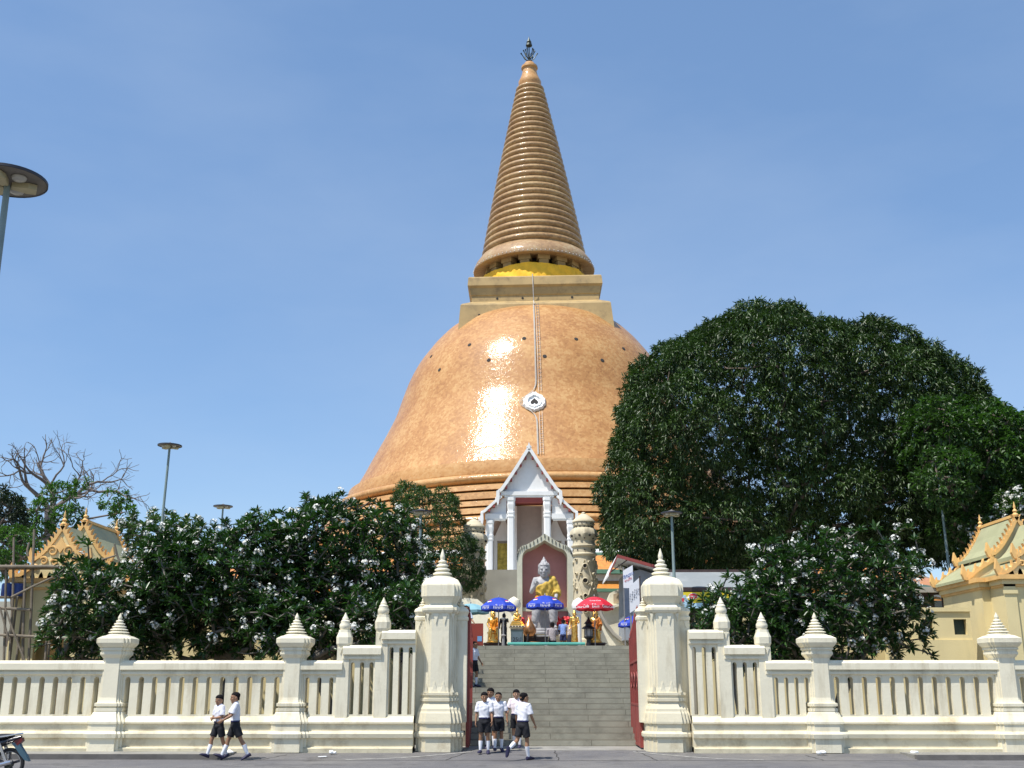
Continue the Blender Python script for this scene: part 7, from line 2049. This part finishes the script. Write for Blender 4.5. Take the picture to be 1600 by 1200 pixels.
frangipani("distant pale frangipani behind the tall left street lamp's foot", 240, 52.0, [(240, 842, 52, 30, 0, 1.8), (205, 840, 26, 18, 0, 1), (285, 850, 25, 22, 0, 1)], 26, z0=TZ, scale=1.3, sp=.5, fl=.5, leafm=M['fine'])
frangipani("distant frangipani in flower behind the right pavilion's roof", 1575, 47.0, [(1565, 828, 30, 24, 0, 1), (1600, 815, 40, 34, 0, 1.2)], 28, z0=TZ, scale=1.1, fl=.6, leafm=M['fine'])

# ------------------------------------------------------------------ bare tree and the trees round it
def bare_tree():
    rnd = np.random.default_rng(41); Y = 58.0; base = g(84, Y, 0, 950)
    t = thing("bare_tree", tuple(base), "leafless grey tree with a wide net of twigs rising behind the left pavilion", "tree")
    V, Fc = [], []
    s_ = (X(200, Y, 700) - X(100, Y, 700)) / 100
    def seg(a, b, ra, rb, sd):
        d = b - a; L_ = np.linalg.norm(d); d = d / L_; ref = np.array([1, 0, 0]) if abs(d[0]) < .8 else np.array([0, 1, 0])
        u = np.cross(d, ref); u /= np.linalg.norm(u); v = np.cross(d, u); o = len(V)
        for c, r in ((a, ra), (b + d * rb * .4, rb)):
            for k in range(sd): an = 2 * PI * k / sd; V.append(c + (u * math.cos(an) + v * math.sin(an)) * r)
        for k in range(sd): Fc.append((o + k, o + (k + 1) % sd, o + sd + (k + 1) % sd, o + sd + k))
    def branch(p, d, L_, r, depth):
        n = 4; a = p.copy()
        for i in range(n):
            d = d + rnd.normal(0, .20, 3) + np.array([0, 0, .05]); d /= np.linalg.norm(d)
            b = a + d * L_ / n; rb = r * (1 - .32 * (i + 1) / n)
            seg(a, b, r * (1 - .32 * i / n), rb, 7 if r > .06 else 4)
            if depth > 0 and i >= 1 and rnd.uniform() < .42:
                s = nrm((d + rnd.normal(0, .75, 3) * [1, .8, .8])[None])[0]; branch(b, s, L_ * rnd.uniform(.5, .75), rb * .55, depth - 1)
            a = b
        if depth > 0:
            for _ in range(2):
                s = nrm((d + rnd.normal(0, .55, 3))[None])[0]; branch(a, s, L_ * rnd.uniform(.6, .82), r * .6, depth - 1)
    fork = g(78, Y, Z(800, Y, 78), 800)
    pts = [base, base + (fork - base) * .5 + [.2, 0, 0], fork]
    for a, b, ra, rb in ((pts[0], pts[1], .42, .34), (pts[1], pts[2], .34, .28)): seg(a, b, ra, rb, 10)
    for (tx, ty, L_, r, dep) in ((-.52, .75, 2.2, .15, 4), (-.12, 1.0, 2.3, .17, 4), (.30, .95, 2.0, .12, 3), (.95, .55, 2.7, .14, 4), (.75, .35, 1.9, .10, 3), (-.85, .35, 1.8, .10, 3)):
        branch(fork, nrm(np.array([[tx, rnd.normal(0, .25), ty]]))[0], L_ * .78, r, dep)
    fast_mesh("trunk", V, Fc, M['bark_bare'], t, smooth=True, org=base)
    return t
bare_tree()
def g3(lst, Y): return EP(lst, Y)
crown_tree("leafy_tree", "green-tufted tree with sparse leaf clumps standing behind the left pavilion's gables", g(150, 54.0, TZ, 900), g(150, 54.0, TZ + 2.5, 860), g3([(98, 770, 26, 20, 0, .9), (120, 752, 14, 10, 0, .6), (82, 800, 30, 26, 0, 1.1), (178, 782, 22, 18, 0, .9), (190, 800, 18, 12, 0, .7), (105, 812, 26, 24, 0, 1), (60, 830, 24, 24, 0, 1)], 54.0), 31, M['brleaf'], M['bark_bare'], clump_r=(.28, .45), clump_d=.42, cl_dens=13, n_leaf=8, Lr=(.16, .26), Wr=.42, droop=.2, inner=3, maxr=.18, r_tip=.025, tipn=40)
crown_tree("dark_tree", "dark dense tree cut by the left picture edge", g(-25, 50.0, TZ, 900), g(-25, 50.0, TZ + 2, 860), g3([(-10, 805, 42, 44, 0, 2), (-40, 830, 60, 70, 0, 2.4), (5, 850, 26, 40, 0, 1.4)], 50.0), 32, M['dkleaf'], M['bark'], clump_r=(.4, .7), clump_d=.6, cl_dens=13, n_leaf=9, Lr=(.16, .28), Wr=.3, droop=.3, inner=4, maxr=.3, tipn=60)
crown_tree("leafy_tree", "low fresh-green tree between the left picture edge and the pavilion", g(28, 47.0, TZ, 900), g(28, 47.0, TZ + 1.0, 880), g3([(28, 850, 30, 26, 0, 1.3), (0, 868, 26, 30, 0, 1.2), (50, 870, 18, 22, 0, .9)], 47.0), 33, M['brleaf'], M['bark'], clump_r=(.3, .5), clump_d=.45, cl_dens=14, n_leaf=8, Lr=(.14, .22), Wr=.42, droop=.2, inner=5, maxr=.15, tipn=40)
